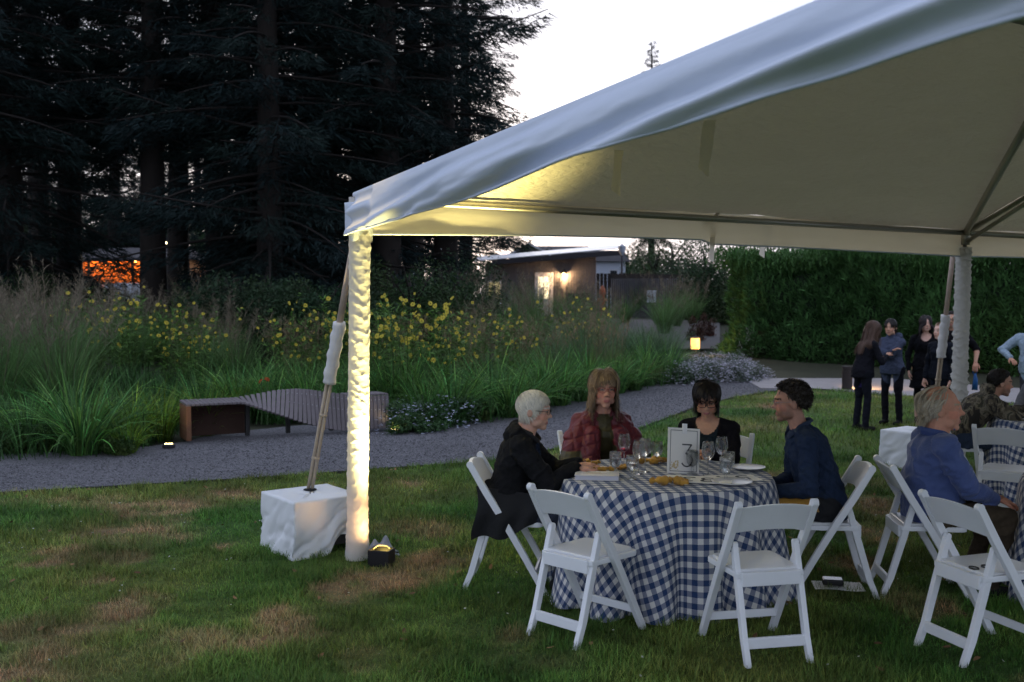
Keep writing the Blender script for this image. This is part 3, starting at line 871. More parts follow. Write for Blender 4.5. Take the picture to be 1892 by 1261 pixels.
# ================================================================== conifers
needle = mat_attr('needles', .7, .2, 2, trl=.15)
bark = mat('bark', (.020, .016, .014), .95, .4, 6, bump=.8, bscale=18, stretch=(1, 1, .3))
leafm = mat_attr('leaves', .55, .15, 2, trl=.3)
def conifer_mesh(seed, h=24.0, z0=2.2, rmax=4.6, nb=120, dens=1.0):
    rg = np.random.default_rng(seed)
    parts = []; tr = MB()
    tr.tube([(0.12 * math.sin(z * .3 + seed) * z / h, .1 * math.cos(z * .23), z) for z in np.linspace(-.3, h, 16)], [.42 * (1 - z / h) ** .8 + .03 for z in np.linspace(0, h * .99, 16)], 10)
    for i in range(nb):
        k = (i + rg.uniform(0, 1)) / nb
        z = z0 + (h - z0) * k ** 1.35
        f = 1 - z / h
        L = rmax * (f ** .75) * rg.uniform(.55, 1.12) * (1 if k > .12 else rg.uniform(.5, 1)) + .3
        az = i * 2.399 + rg.uniform(-.5, .5)
        tilt = R(68 + 28 * f) + rg.uniform(-.12, .12); curv = rg.uniform(.15, .75) * (1 if rg.uniform() < .8 else -.4)
        m = max(4, int(L / .25))
        s = np.linspace(0, 1, m + 1); th = tilt + curv * s * (1 - .35 * s)
        rr = np.concatenate([[0], np.cumsum(np.sin(th[1:]) * L / m)]); zz = z + np.concatenate([[0], np.cumsum(np.cos(th[1:]) * L / m)])
        pts = np.stack([rr * math.cos(az), rr * math.sin(az), zz], 1)
        tr.tube([tuple(p) for p in pts[::2]] if len(pts) > 4 else [tuple(p) for p in pts], [.045 * (1 - .85 * t) * (.5 + f) + .006 for t in np.linspace(0, 1, len(pts[::2]) if len(pts) > 4 else len(pts))], 4, cap=False)
        n = int(92 * L * dens)
        t = rg.uniform(.12, 1, n) ** .8
        q = np.stack([np.interp(t, s, pts[:, j]) for j in range(3)], 1)
        wid = .15 + .85 * np.sin(np.pi * np.clip(t * .9 + .08, 0, 1))
        off = rg.uniform(-1, 1, n) * wid * L * .24
        q[:, 0] += -math.sin(az) * off; q[:, 1] += math.cos(az) * off
        q[:, 2] += -np.abs(off) * .25 - rg.uniform(0, .22, n) * (1 + f)
        a2 = az + np.sign(off) * rg.uniform(.1, 1.1, n)
        c = np.array([.0075, .0175, .0140]) * rg.uniform(.55, 1.5, (n, 1)) * np.array([1, 1, 1 + .35 * rg.uniform()])
        parts.append(blades(q, a2, rg.uniform(.16, .42, n), rg.uniform(R(75), R(135), n), rg.uniform(-.2, .6, n), rg.uniform(.04, .10, n), c, 1, roll=rg.uniform(-1.4, 1.4, n), taper=.7))
    V, F, C = join(parts)
    return tr, np_mesh('crown', V, F, C, needle, smooth=False)
CON = []
for sd, kw in ((1, dict(h=25, z0=2.0, rmax=5.2, nb=190)), (2, dict(h=28, z0=6.8, rmax=4.6, nb=150)), (3, dict(h=22, z0=1.2, rmax=5.0, nb=185)), (4, dict(h=26, z0=4.2, rmax=4.8, nb=180))):
    tr, cr = conifer_mesh(sd, **kw)
    o = tr.build('trunk', bark, None, smooth=True); tm = o.data; bpy.data.objects.remove(o)
    CON.append((tm, cr))
def tree(name, kind, loc, rz, s, label, group, cat='tree'):
    e = tag(empty(name, loc, rz), label, cat, group); e.scale = (s, s, s)
    link('trunk', kind[0], e); link('crown', kind[1], e)
    return e
spots = [(20, 33, 0, 1.0), (135, 36, 1, 1.0), (285, 33, 1, .95), (400, 35, 1, 1.0), (500, 31, 0, .95), (605, 34, 2, 1.05), (715, 33, 1, 1.0), (822, 35, 3, 1.0),
         (-90, 30, 1, 1.0), (215, 88, 0, 1.3), (455, 47, 3, 1.15), (75, 46, 1, 1.15), (335, 47, 1, 1.15), (570, 45, 0, 1.15), (670, 48, 2, 1.2), (765, 46, 1, 1.15), (-30, 52, 3, 1.3),
         (860, 58, 0, .95)]
for i, (u, Y, k, s) in enumerate(spots):
    x = (u - 946) / FPX * Y
    lab = {0: 'leftmost dark conifer in the front of the grove behind the bed', 1: 'dark conifer whose bare trunk shows beside the porch house on the left', 7: 'rightmost tall conifer with boughs reaching over the open sky', 6: 'tall conifer standing just right of the glowing tent pole top', 5: 'dark conifer standing straight behind the glowing tent pole', 3: 'dark conifer standing just right of the porch house'}.get(i, 'tall dark conifer tree in the grove behind the planting bed')
    tree('conifer_tree', CON[k], (x, Y, float(H(x, Y)) - .1), i * 1.7, s, lab, 'conifers behind the planting bed')
for i, (u, Y, k, s) in enumerate([(-20, 104, 2, 1.0), (60, 112, 0, 1.1), (130, 106, 2, .95), (210, 114, 2, 1.1), (290, 108, 0, 1.0), (370, 104, 2, 1.05), (450, 110, 0, 1.0), (530, 106, 2, 1.0)]):
    x = (u - 946) / FPX * Y
    tree('conifer_tree', CON[k], (x, Y, 1.3), i * 2.3, s, 'far dark conifer beyond the porch house', 'far conifers beyond the porch house')
# lone conifer whose tip shows above the tent
tree('conifer_tree', CON[1], ((1203 - 946) / FPX * 80, 80, 1.2), .4, .70, 'distant conifer tree whose tip shows above the tent roof', None)

# ================================================================== broadleaf trees and shrubs
def bush_mesh(seed, rx, ry, rz, n, col, leaf=(.07, .13), lobes=14, flowers=0, fcol=(.75, .75, .78)):
    rg = np.random.default_rng(seed); parts = []
    cs = rg.normal(0, 1, (lobes, 3)); cs /= np.linalg.norm(cs, axis=1)[:, None]
    cs *= rg.uniform(.25, .8, (lobes, 1)); cs[:, 2] = np.abs(cs[:, 2]) * 1.1
    m = n // lobes
    for c in cs:
        d = rg.normal(0, 1, (m, 3)); d /= np.linalg.norm(d, axis=1)[:, None]
        q = c + d * rg.uniform(.25, .42) * rg.uniform(.5, 1.1, (m, 1))
        q = q * np.array([rx, ry, rz]); q[:, 2] = np.maximum(q[:, 2], .05)
        col_ = np.array(col) * rg.uniform(.55, 1.5, (m, 1)) * np.array([rg.uniform(.8, 1.3), 1, rg.uniform(.8, 1.2)])
        parts.append(blades(q, rg.uniform(0, 6.28, m), rg.uniform(*leaf, m), rg.uniform(.3, 2.2, m), rg.uniform(-.3, .6, m), rg.uniform(leaf[0] * .4, leaf[1] * .55, m), col_, 2, roll=rg.uniform(-1, 1, m), taper=.6))
    if flowers:
        d = rg.normal(0, 1, (flowers, 3)); d /= np.linalg.norm(d, axis=1)[:, None]; d[:, 2] = np.abs(d[:, 2])
        q = d * np.array([rx, ry, rz]) * rg.uniform(.8, 1.08, (flowers, 1))
        parts.append(blades(q, rg.uniform(0, 6.28, flowers), .05, 1.4, .3, .05, np.array(fcol) * rg.uniform(.7, 1.1, (flowers, 1)), 1, roll=rg.uniform(-1, 1, flowers), taper=.3))
    V, F, C = join(parts)
    return np_mesh('crown', V, F, C, leafm, smooth=False)
def trunk_mesh(h, r, seed):
    mb = MB(); rg = random.Random(seed)
    top = h
    mb.tube([(0, 0, -.2), (.05, 0, h * .4), (0, .05, h * .8), (.1, 0, top)], [r, r * .8, r * .55, r * .25], 8)
    for k in range(7):
        a = k * 2.4; z = h * rg.uniform(.3, .8)
        mb.tube([(0, 0, z), (math.cos(a) * h * .2, math.sin(a) * h * .2, z + h * .25), (math.cos(a) * h * .32, math.sin(a) * h * .32, z + h * .4)], [r * .4, r * .25, r * .1], 5)
    o = mb.build('trunk', bark, None, smooth=True); me = o.data; bpy.data.objects.remove(o); return me
BR = [(trunk_mesh(2.6, .12, 1), bush_mesh(21, 2.4, 2.2, 3.4, 15000, (.030, .060, .022))), (trunk_mesh(2.2, .12, 2), bush_mesh(22, 2.6, 2.4, 2.8, 15000, (.024, .052, .022))),
      (trunk_mesh(3.0, .14, 3), bush_mesh(23, 2.8, 2.4, 4.0, 15000, (.034, .062, .024), flowers=60))]
bl = [(40, 30, 0, .75), (430, 26, 1, .85), (520, 27, 0, .7), (590, 26, 1, .8), (760, 27, 0, .85), (815, 29, 2, .8), (840, 34, 1, .7), (960, 60, 2, 1.1), (700, 29, 1, .8),
      (1210, 56, 0, 1.15), (1255, 50, 1, 1.0), (1300, 44, 2, .95), (1370, 42, 2, 1.05), (1160, 75, 1, 1.5), (1240, 72, 0, 1.6), (1055, 85, 1, 1.0), (1420, 52, 0, 1.3), (1540, 50, 1, 1.4), (1680, 48, 2, 1.2), (1840, 46, 0, 1.3), (990, 88, 0, 1.2)]
blab = {0: 'broadleaf tree with a tall dark green crown behind the garden', 1: 'low spreading broadleaf tree with dull green crown behind the garden', 2: 'broadleaf tree flecked with pale blossom behind the garden'}
for i, (u, Y, k, s) in enumerate(bl):
    x = (u - 946) / FPX * Y
    tree('broadleaf_tree', BR[k], (x, Y, float(H(x, Y)) - .05), i * 2.1, s, blab[k], ['dark broadleaf trees', 'spreading broadleaf trees', 'blossoming trees'][k])

for i, (u, Y, k, s) in enumerate([(40, 93, 0, 3.0), (140, 96, 1, 3.2), (240, 98, 0, 3.0), (340, 94, 1, 3.1), (440, 97, 0, 2.8)]):
    x = (u - 946) / FPX * Y
    tree('broadleaf_tree', BR[k], (x, Y, 1.2), i * 1.9, s, 'large dark tree closing the gap behind the porch house', 'large trees behind the porch house')

# ================================================================== clipped hedge on the right
def hedge():
    rg = np.random.default_rng(5)
    e = tag(empty('hedge', (9, 27, 0)), 'tall dense green hedge running along the concrete walk', 'hedge')
    A, B = P(1316, 666, 29.5), P(1892, 702, 24.0)
    A = Vector((A.x, A.y, 0)); B = Vector((B.x, B.y, 0)); D = (B - A); L = D.length + 9; D.normalize(); N = Vector((-D.y, D.x, 0))
    if N.y < 0: N = -N
    core = MB()
    o = Vector((9, 27, 0))
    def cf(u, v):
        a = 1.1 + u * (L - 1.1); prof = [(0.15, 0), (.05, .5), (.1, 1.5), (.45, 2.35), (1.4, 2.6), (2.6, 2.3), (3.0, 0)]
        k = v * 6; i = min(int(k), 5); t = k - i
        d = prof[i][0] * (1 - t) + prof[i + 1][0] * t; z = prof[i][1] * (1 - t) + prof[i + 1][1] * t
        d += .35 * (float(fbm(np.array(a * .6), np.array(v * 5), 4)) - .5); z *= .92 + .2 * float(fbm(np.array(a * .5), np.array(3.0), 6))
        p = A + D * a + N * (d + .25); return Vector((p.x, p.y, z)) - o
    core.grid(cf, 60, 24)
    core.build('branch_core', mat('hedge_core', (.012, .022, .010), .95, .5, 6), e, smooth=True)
    n = 46000
    a = rg.uniform(-.3, L, n); v = rg.uniform(0, 1, n)
    z = np.where(v < .72, v / .72 * 2.7, 2.7 + rg.uniform(-.2, .25, n)); dep = np.where(v < .72, .1 + .35 * sstep(1.6, 2.7, z), rg.uniform(.3, 1.8, n))
    bump = fbm(a * .8, z * .8, 14) - .5; bump2 = fbm(a * 2.6, z * 1.4, 15) - .5
    dep = dep + 1.5 * bump + .8 * bump2 + .5 * np.clip(1.2 - a, 0, 2) ** 2; z = z * (.92 + .2 * fbm(a * .5, a * 0 + 3, 6))
    x = A.x + D.x * a + N.x * dep - o.x; y = A.y + D.y * a + N.y * dep - o.y
    up = np.clip(z / 2.6, 0, 1)
    az = math.atan2(-N.y, -N.x) + rg.uniform(-1.5, 1.5, n)
    col = np.array([.062, .140, .044]) * rg.uniform(.5, 1.7, (n, 1)) * (.7 + .6 * fbm(a * 1.2, z * 1.2, 91))[:, None]
    V, F, C = blades(np.stack([x, y, z], 1), az, rg.uniform(.12, .28, n), rg.uniform(.1, 1.2, n) * (1.3 - .5 * up), rg.uniform(0, .9, n), rg.uniform(.03, .07, n), col, 2, roll=rg.uniform(-.8, .8, n), taper=.6)
    # upright leading shoots on top
    m = 2600
    a = rg.uniform(-.3, L, m); q = rg.uniform(0, 1.2, m)
    x = A.x + D.x * a + N.x * q - o.x; y = A.y + D.y * a + N.y * q - o.y; z = (2.35 + .35 * rg.uniform(0, 1, m)) * (.92 + .2 * fbm(a * .5, a * 0 + 3, 6))
    parts = [(V, F, C)]
    for j in range(7):
        h = j * .075
        parts.append(blades(np.stack([x + rg.normal(0, .01, m), y, z + h], 1), rg.uniform(0, 6.28, m), .15 - .008 * j, rg.uniform(.35, .8, m), .4, .035, np.array([.060, .135, .036]) * rg.uniform(.7, 1.4, (m, 1)), 2, taper=.6))
    V, F, C = join(parts)
    np_obj('foliage', V, F, C, leafm, e, smooth=False)
hedge()

# ================================================================== planting bed
grassm = mat_attr('tall_grass', .55, .12, 4, trl=.38)
def fountain(seed, n, h, spread, col, tip=None, w=(.006, .012), segs=5, r=.14, stiff=1.0):
    rg = np.random.default_rng(seed)
    a = rg.uniform(0, 6.28, n); rr = r * np.sqrt(rg.uniform(0, 1, n))
    base = np.stack([rr * np.cos(a), rr * np.sin(a), np.full(n, -.03)], 1)
    az = a + rg.uniform(-.7, .7, n)
    L = h * rg.uniform(.55, 1.2, n)
    c = np.array(col) * np.exp(rg.normal(-.25, .55, (n, 1))) * np.stack([rg.uniform(.75, 1.4, n), np.ones(n), rg.uniform(.7, 1.2, n)], 1)
    return blades(base, az, L, rg.uniform(.02, .35, n), rg.uniform(.5, 2.2, n) * spread, rg.uniform(*w, n), c, segs, roll=rg.uniform(-.6, .6, n), tip=None if tip is None else np.array(tip) * rg.uniform(.7, 1.3, (n, 1)), taper=.8)
def plumes(seed, n, h, col, r=.25, size=.30, lean=.2, pn=26):
    """tall stems with airy seed heads"""
    rg = np.random.default_rng(seed)
    a = rg.uniform(0, 6.28, n); rr = r * np.sqrt(rg.uniform(0, 1, n))
    base = np.stack([rr * np.cos(a), rr * np.sin(a), np.zeros(n)], 1)
    az = a + rg.uniform(-.6, .6, n); L = h * rg.uniform(.7, 1.12, n); tilt = rg.uniform(.0, lean, n); curv = rg.uniform(.0, lean * 1.6, n)
    c = np.array(col) * rg.uniform(.6, 1.3, (n, 1))
    parts = [blades(base, az, L, tilt, curv, .006, c * .8, 4, taper=.3)]
    for i in range(n):
        s = rg.uniform(1 - size, 1.0, pn)
        th = tilt[i] + curv[i] * s / 2
        q = np.stack([base[i, 0] + np.sin(th) * L[i] * s * math.cos(az[i]), base[i, 1] + np.sin(th) * L[i] * s * math.sin(az[i]), np.cos(th) * L[i] * s], 1)
        k = (1.05 - s) / size
        parts.append(blades(q, rg.uniform(0, 6.28, pn), (.05 + .16 * k) * rg.uniform(.6, 1.2, pn) * (h / 1.8), rg.uniform(.2, .9, pn), rg.uniform(.1, .9, pn), rg.uniform(.005, .011, pn), c[i] * rg.uniform(.8, 1.3, (pn, 1)), 2, roll=rg.uniform(-1, 1, pn), taper=.4))
    return join(parts)
def gmesh(parts, name='blades'):
    V, F, C = join(parts); return np_mesh(name, V, F, C, grassm, smooth=False)
FG = [gmesh([fountain(s, 260, 1.05, 1.0, (.095, .235, .060), w=(.010, .020))]) for s in (31, 32, 33)]
FG2 = [gmesh([fountain(s, 240, .85, .8, (.140, .260, .034), w=(.010, .018))]) for s in (34, 35)]
FGB = [gmesh([fountain(s, 380, 1.25, .75, (.060, .135, .070), tip=(.12, .18, .09), w=(.006, .012))]) for s in (36, 37)]
FGY = [gmesh([fountain(38, 420, .75, 1.0, (.15, .16, .055), tip=(.30, .24, .12), w=(.005, .010))])]
def split_clump(name, bm_list, pl_list): return list(zip(bm_list, pl_list))
PLM = []
for s in (41, 42, 43):
    b_ = gmesh([fountain(s, 330, 1.55, .5, (.085, .195, .062), tip=(.13, .22, .08), w=(.009, .017))])
    p_m = gmesh([plumes(s + 50, 26, 1.95, (.17, .14, .10), r=.3, size=.28, lean=.3, pn=26)], 'seed_heads')
    PLM.append((b_, p_m))
FTH = []
for s in (45, 46):
    b_ = gmesh([fountain(s, 260, 1.0, .45, (.085, .150, .045), tip=(.18, .19, .085), w=(.007, .013))])
    p_m = gmesh([plumes(s + 50, 45, 1.45, (.22, .17, .10), r=.3, size=.22, lean=.22, pn=12)], 'seed_heads')
    FTH.append((b_, p_m))
def clump(name, meshes, loc, rz, s, label, group, cat='grass clump'):
    e = tag(empty(name, loc, rz), label, cat, group, 'thing'); e.scale = (s * random.uniform(.9, 1.1), s, s * random.uniform(.92, 1.1))
    for me, nm in meshes: link(nm, me, e)
    return e
def bed_spot(u, v): p = G(u, v); return p
rb = random.Random(8)
def scatter(us, vs, n, mind):
    out = []
    for _ in range(n * 40):
        u, v = rb.uniform(*us), rb.uniform(*vs)
        p = G(u, v)
        if p.y < float(far_edge(np.array(p.x))) + .28: continue
        if -4.45 < p.x < -1.4 and p.y < 15.6: continue
        if all((p.x - q.x) ** 2 + (p.y - q.y) ** 2 > mind ** 2 for q in out): out.append(p)
        if len(out) >= n: break
    return out
used = []
# front row: arching green fountain grasses along the path
front = []
for x in np.arange(-8.0, 3.6, .52):
    if -4.55 < x < -1.55: continue
    for k in range(2):
        xx = x + rb.uniform(-.2, .2); front.append((xx, float(far_edge(np.array(xx))) + .45 + k * .75 + rb.uniform(-.15, .25), k))
for x in np.arange(-4.6, -1.3, .5): front.append((x, 15.5 + .12 * (x + 4.6) * 4 * .5 + rb.uniform(0, .3), 1)); front.append((x + .2, 16.4 + rb.uniform(0, .5), 1))
for i, (x, y, k) in enumerate(front):
    if -7.0 < x < -5.2 and k == 0: continue
    if -1.5 < x < -.1 and k == 0: continue
    if x > 2.6 and k == 0: continue
    s = rb.uniform(.75, 1.05) * (1.0 if k == 0 else 1.1)
    clump('fountain_grass', [(FG[i % 3], 'blades')], (x, y, float(H(x, y)) - .04), rb.uniform(0, 6.28), s, 'arching green fountain grass clump at the front of the planting bed', 'green fountain grasses')
for u, v, s, k in ((385, 800, .9, 0), (300, 805, .85, 1), (250, 812, .9, 0), (440, 772, .8, 1), (410, 765, .9, 0), (860, 745, .85, 1), (225, 838, .6, 1)):
    p = G(u, v); clump('bright_grass', [(FG2[k], 'blades')], (p.x, max(p.y, float(far_edge(np.array(p.x))) + .35), -.04), rb.uniform(0, 6), s, 'bright yellow green grass clump beside the bench end', 'bright grass clumps')
for u, v, s in ((1175, 712, 1.0), (1135, 720, .85), (1205, 705, .9), (1160, 700, .9)):
    p = G(u, v); clump('straw_grass', [(FGY[0], 'blades')], (p.x, max(p.y, float(far_edge(np.array(p.x))) + .3), -.04), rb.uniform(0, 6), s, 'straw tipped grass clump spilling toward the curving path', 'straw tipped grasses')
# blue green grass at the bend by the lantern
for u, v, s in ((1190, 690, 1.15), (1225, 684, 1.1), (1150, 690, 1.1), (1110, 700, 1.1), (1230, 695, 1.0), (1075, 705, 1.1), (1040, 712, 1.05)):
    p = G(u, v); clump('blue_green_grass', [(FGB[rb.randrange(2)], 'blades')], (p.x, p.y, float(H(p.x, p.y)) - .04), rb.uniform(0, 6), s, 'upright blue green grass clump at the bend of the path', 'blue green grasses')
# mid bed: tall plume grasses, left mass and behind
for p in scatter((-80, 120), (690, 780), 16, .7) + scatter((120, 420), (668, 695), 10, .8):
    s = rb.uniform(.85, 1.1) * (1.10 if p.x < -6.2 else .75)
    m = PLM[rb.randrange(3)]
    clump('plume_grass', [(m[0], 'blades'), (m[1], 'seed_heads')], (p.x, p.y, -.04), rb.uniform(0, 6), s, 'tall ornamental grass with dusky seed plumes on the left side of the bed', 'plume grasses on the left')
for p in scatter((330, 1130), (655, 722), 46, .9):
    s = rb.uniform(.78, 1.0)
    m = PLM[rb.randrange(3)] if rb.random() < .45 else FTH[rb.randrange(2)]
    clump('feather_grass', [(m[0], 'blades'), (m[1], 'seed_heads')], (p.x, p.y, float(H(p.x, p.y)) - .04), rb.uniform(0, 6), s, 'tan feathery seed headed grass in the middle of the bed', 'feathery grasses in mid bed')
for p in scatter((-60, 1130), (628, 660), 44, 1.5):
    s = rb.uniform(.85, 1.15)
    m = PLM[rb.randrange(3)]
    clump('hazy_grass', [(m[0], 'blades'), (m[1], 'seed_heads')], (p.x, p.y, float(H(p.x, p.y)) - .04), rb.uniform(0, 6), s, 'hazy brown tall grass at the back of the planting bed', 'hazy grasses at the back')
for p in scatter((1120, 1290), (615, 655), 9, 1.0):
    m = PLM[rb.randrange(3)]
    clump('reed_grass', [(m[0], 'blades'), (m[1], 'seed_heads')], (p.x, p.y, float(H(p.x, p.y)) - .04), rb.uniform(0, 6), rb.uniform(.8, 1.0), 'brown reed grass in front of the slatted fence', 'reed grasses by the fence')
# low fill: green undergrowth between the clumps
rg = np.random.default_rng(70)
n = 42000
x = rg.uniform(-9, 4, n); y = far_edge(x) + .25 + rg.uniform(0, 1, n) ** .8 * 9
ok = ~((x > -4.5) & (x < -1.5) & (y < 15.3))
x, y = x[ok], y[ok]; n = len(x)
c = np.array([.052, .125, .034]) * np.exp(rg.normal(-.2, .5, (n, 1)))
V, F, C = blades(np.stack([x, y, H(x, y) - .05], 1), rg.uniform(0, 6.28, n), rg.uniform(.25, .75, n) * (.5 + fbm(x, y, 3)), rg.uniform(0, .6, n), rg.uniform(.2, 1.6, n), rg.uniform(.010, .024, n), c, 3, taper=.8)
tag(np_obj('bed_undergrowth', V, F, C, grassm, smooth=False), 'green grassy undergrowth filling the planting bed', 'undergrowth', kind='stuff')

# yellow sunflowers, each flower its own piece
mb = MB(); rgf = random.Random(3)
for k in range(10):
    a = k * .628; ca, sa = math.cos(a), math.sin(a)
    pts = [(.008, -.004), (.035, -.011), (.052, 0), (.035, .011), (.008, .004)]
    z = [.002, .006 + .004 * rgf.random(), .002 - .008 * rgf.random(), .006, .002]
    mb.add([(r * ca - t * sa, r * sa + t * ca, zz) for (r, t), zz in zip(pts, z)], [(0, 1, 2, 3, 4)])
nd = len(mb.f)
mb.ell((0, 0, .004), (.014, .014, .009), 8, 4)
o = mb.build('flower', [mat('petal_yellow', (.58, .47, .055), .6, .1, trl=.3), mat('flower_eye', (.25, .17, .02), .8)], None)
for i, pl in enumerate(o.data.polygons): pl.material_index = 0 if i < nd else 1
FLOWER = o.data; bpy.data.objects.remove(o)
def sun_stems(seed, n, h, r):
    rg = np.random.default_rng(seed); parts = []; tips = []
    a = rg.uniform(0, 6.28, n); rr = r * np.sqrt(rg.uniform(0, 1, n))
    base = np.stack([rr * np.cos(a), rr * np.sin(a), np.zeros(n)], 1); L = h * rg.uniform(.62, 1.08, n); tilt = rg.uniform(0, .22, n); curv = rg.uniform(0, .25, n); az = a + rg.uniform(-.5, .5, n)
    parts.append(blades(base, az, L, tilt, curv, .010, np.array([.06, .09, .03]) * np.ones((n, 1)), 4, taper=.25))
    for i in range(n):
        s = rg.uniform(.22, .98, 30); th = tilt[i] + curv[i] * s / 2
        q = np.stack([base[i, 0] + np.sin(th) * L[i] * s * math.cos(az[i]), base[i, 1] + np.sin(th) * L[i] * s * math.sin(az[i]), np.cos(th) * L[i] * s], 1)
        parts.append(blades(q, rg.uniform(0, 6.28, 30), rg.uniform(.08, .17, 30), rg.uniform(.7, 1.5, 30), rg.uniform(.1, .8, 30), rg.uniform(.018, .036, 30), np.array([.085, .170, .036]) * rg.uniform(.5, 1.5, (30, 1)), 2, roll=rg.uniform(-.6, .6, 30), taper=.6))
        for k in range(4):
            s1 = rg.uniform(.62, 1.0) if k else 1.0; th = tilt[i] + curv[i] * s1 / 2
            tips.append((base[i, 0] + math.sin(th) * L[i] * s1 * math.cos(az[i]) + rg.uniform(-.06, .06) * (k > 0), base[i, 1] + math.sin(th) * L[i] * s1 * math.sin(az[i]) + rg.uniform(-.06, .06) * (k > 0), math.cos(th) * L[i] * s1))
    V, F, C = join(parts)
    return np_mesh('stems', V, F, C, leafm, smooth=False), tips
SF = [sun_stems(s, 20, 1.7, .42) for s in (81, 82, 83)]
sun_px = [(150, 712, 1.05, 16), (200, 722, 1.1, 16), (245, 710, 1.1, 14), (190, 700, 1.15, 12), (310, 735, 1.0, 18), (350, 738, 1.0, 16), (385, 722, .95, 12), (545, 735, 1.0, 18), (585, 740, 1.0, 18), (625, 730, 1.1, 18), (655, 742, 1.05, 16),
          (705, 752, 1.05, 22), (745, 764, 1.05, 22), (785, 752, 1.08, 22), (825, 757, 1.0, 20), (865, 742, .95, 16), (715, 735, 1.15, 16), (915, 725, .9, 14), (1045, 695, 1.0, 14), (1080, 700, .9, 14), (960, 722, .85, 10)]
for i, (u, v, s, nf) in enumerate(sun_px):
    p = G(u, v); me, tips = SF[i % 3]
    e = tag(empty('sunflower_plant', (p.x, p.y, float(H(p.x, p.y)) - .03), i * 1.3), ('yellow flowering sunflower plant left of the tent pole in the bed' if u < 650 else 'yellow flowering sunflower plant right of the tent pole in the bed'), 'flower plant', 'sunflowers left of the pole' if u < 650 else 'sunflowers right of the pole')
    e.scale = (s, s, s)
    link('stems', me, e)
    for k in range(int(nf * 1.5)):
        t = tips[(k * 7 + i * 3) % len(tips)]
        f = link('flower', FLOWER, e); f.location = t
        wa = -e.rotation_euler.z - math.pi / 2 + rb.uniform(-1.2, 1.2)
        f.rotation_euler = Vector((math.cos(wa), math.sin(wa), rb.uniform(.1, .9))).to_track_quat('Z', 'Y').to_euler()
        f.scale = [rb.uniform(.5, .95)] * 3
# low leafy flowering plants at the path edge
LF = [bush_mesh(91, .5, .45, .42, 2600, (.055, .105, .032), leaf=(.03, .075), lobes=10), bush_mesh(92, .55, .45, .45, 2600, (.050, .10, .035), leaf=(.03, .07), lobes=10, flowers=160, fcol=(.50, .52, .66))]
for u, v, k, s in ((30, 832, 0, .8), (95, 828, 0, .9), (160, 832, 0, .8), (215, 840, 0, .6), (60, 805, 0, .8), (745, 796, 1, .95), (790, 790, 1, .9), (835, 782, 1, .95), (770, 775, 1, .9), (880, 775, 0, .9)):
    p = G(u, v)
    clump('leafy_plant', [(LF[k], 'foliage')], (p.x, max(p.y, float(far_edge(np.array(p.x))) + .2), -.04), rb.uniform(0, 6), s, 'low leafy plant at the left end of the path edge' if u < 300 else 'low plant with pale blue flowers right of the bench', 'low leafy plants' if u < 300 else 'pale flowering plants', 'plant')
WF = [bush_mesh(95, .75, .6, .45, 2200, (.085, .115, .085), leaf=(.025, .06), lobes=12, flowers=620, fcol=(.52, .50, .58))]
for u, v, s in ((1265, 706, 1.0), (1300, 704, 1.1), (1335, 702, 1.1), (1370, 699, 1.0), (1285, 690, 1.1), (1320, 688, 1.1), (1355, 688, 1.0), (1392, 697, .7)):
    p = G(u, v); clump('white_flower_shrub', [(WF[0], 'foliage')], (p.x, p.y, -.04), rb.uniform(0, 6), s, 'low mound of whitish flowers where gravel meets concrete', 'whitish flower mounds', 'shrub')
p = G(300, 690)
RG_ = bush_mesh(97, .5, .4, .7, 1400, (.060, .030, .024), leaf=(.04, .09), lobes=8)
for u, v in ((1285, 655), (1305, 650)):
    p = G(u, v); clump('red_leaf_shrub', [(RG_, 'foliage')], (p.x, p.y, float(H(p.x, p.y))), 1, 1.0, 'reddish leaved shrub behind the lit lantern', 'reddish shrubs', 'shrub')
# two red flowers above the bench, a blue one at the left
mb = MB()
for k in range(6): a = k * 1.047; mb.add([(0, 0, 0), (.05 * math.cos(a - .35), .05 * math.sin(a - .35), .02), (.08 * math.cos(a), .08 * math.sin(a), .01), (.05 * math.cos(a + .35), .05 * math.sin(a + .35), .02)], [(0, 1, 2, 3)])
o = mb.build('blossom', mat('blossom_red', (.62, .06, .02), .6), None); RB_ = o.data; bpy.data.objects.remove(o)
st = MB(); st.tube([(0, 0, 0), (.02, 0, .5), (0, .02, 1.0)], [.008, .006, .005], 5); o = st.build('stem', mat('stem_green', (.05, .09, .03), .7), None); ST_ = o.data; bpy.data.objects.remove(o)
for u, v, s in ((482, 701, 1), (493, 698, 1)):
    p = P(u, v, 15.2); e = tag(empty('red_flower', (p.x, p.y, -.03)), 'small red lily blossom behind the twisting bench', 'flower', 'red lilies'); link('stem', ST_, e).scale = (1, 1, p.z); b_ = link('blossom', RB_, e); b_.location = (0, 0, p.z); b_.scale = (.6, .6, .6); b_.rotation_euler = (R(60), 0, u)
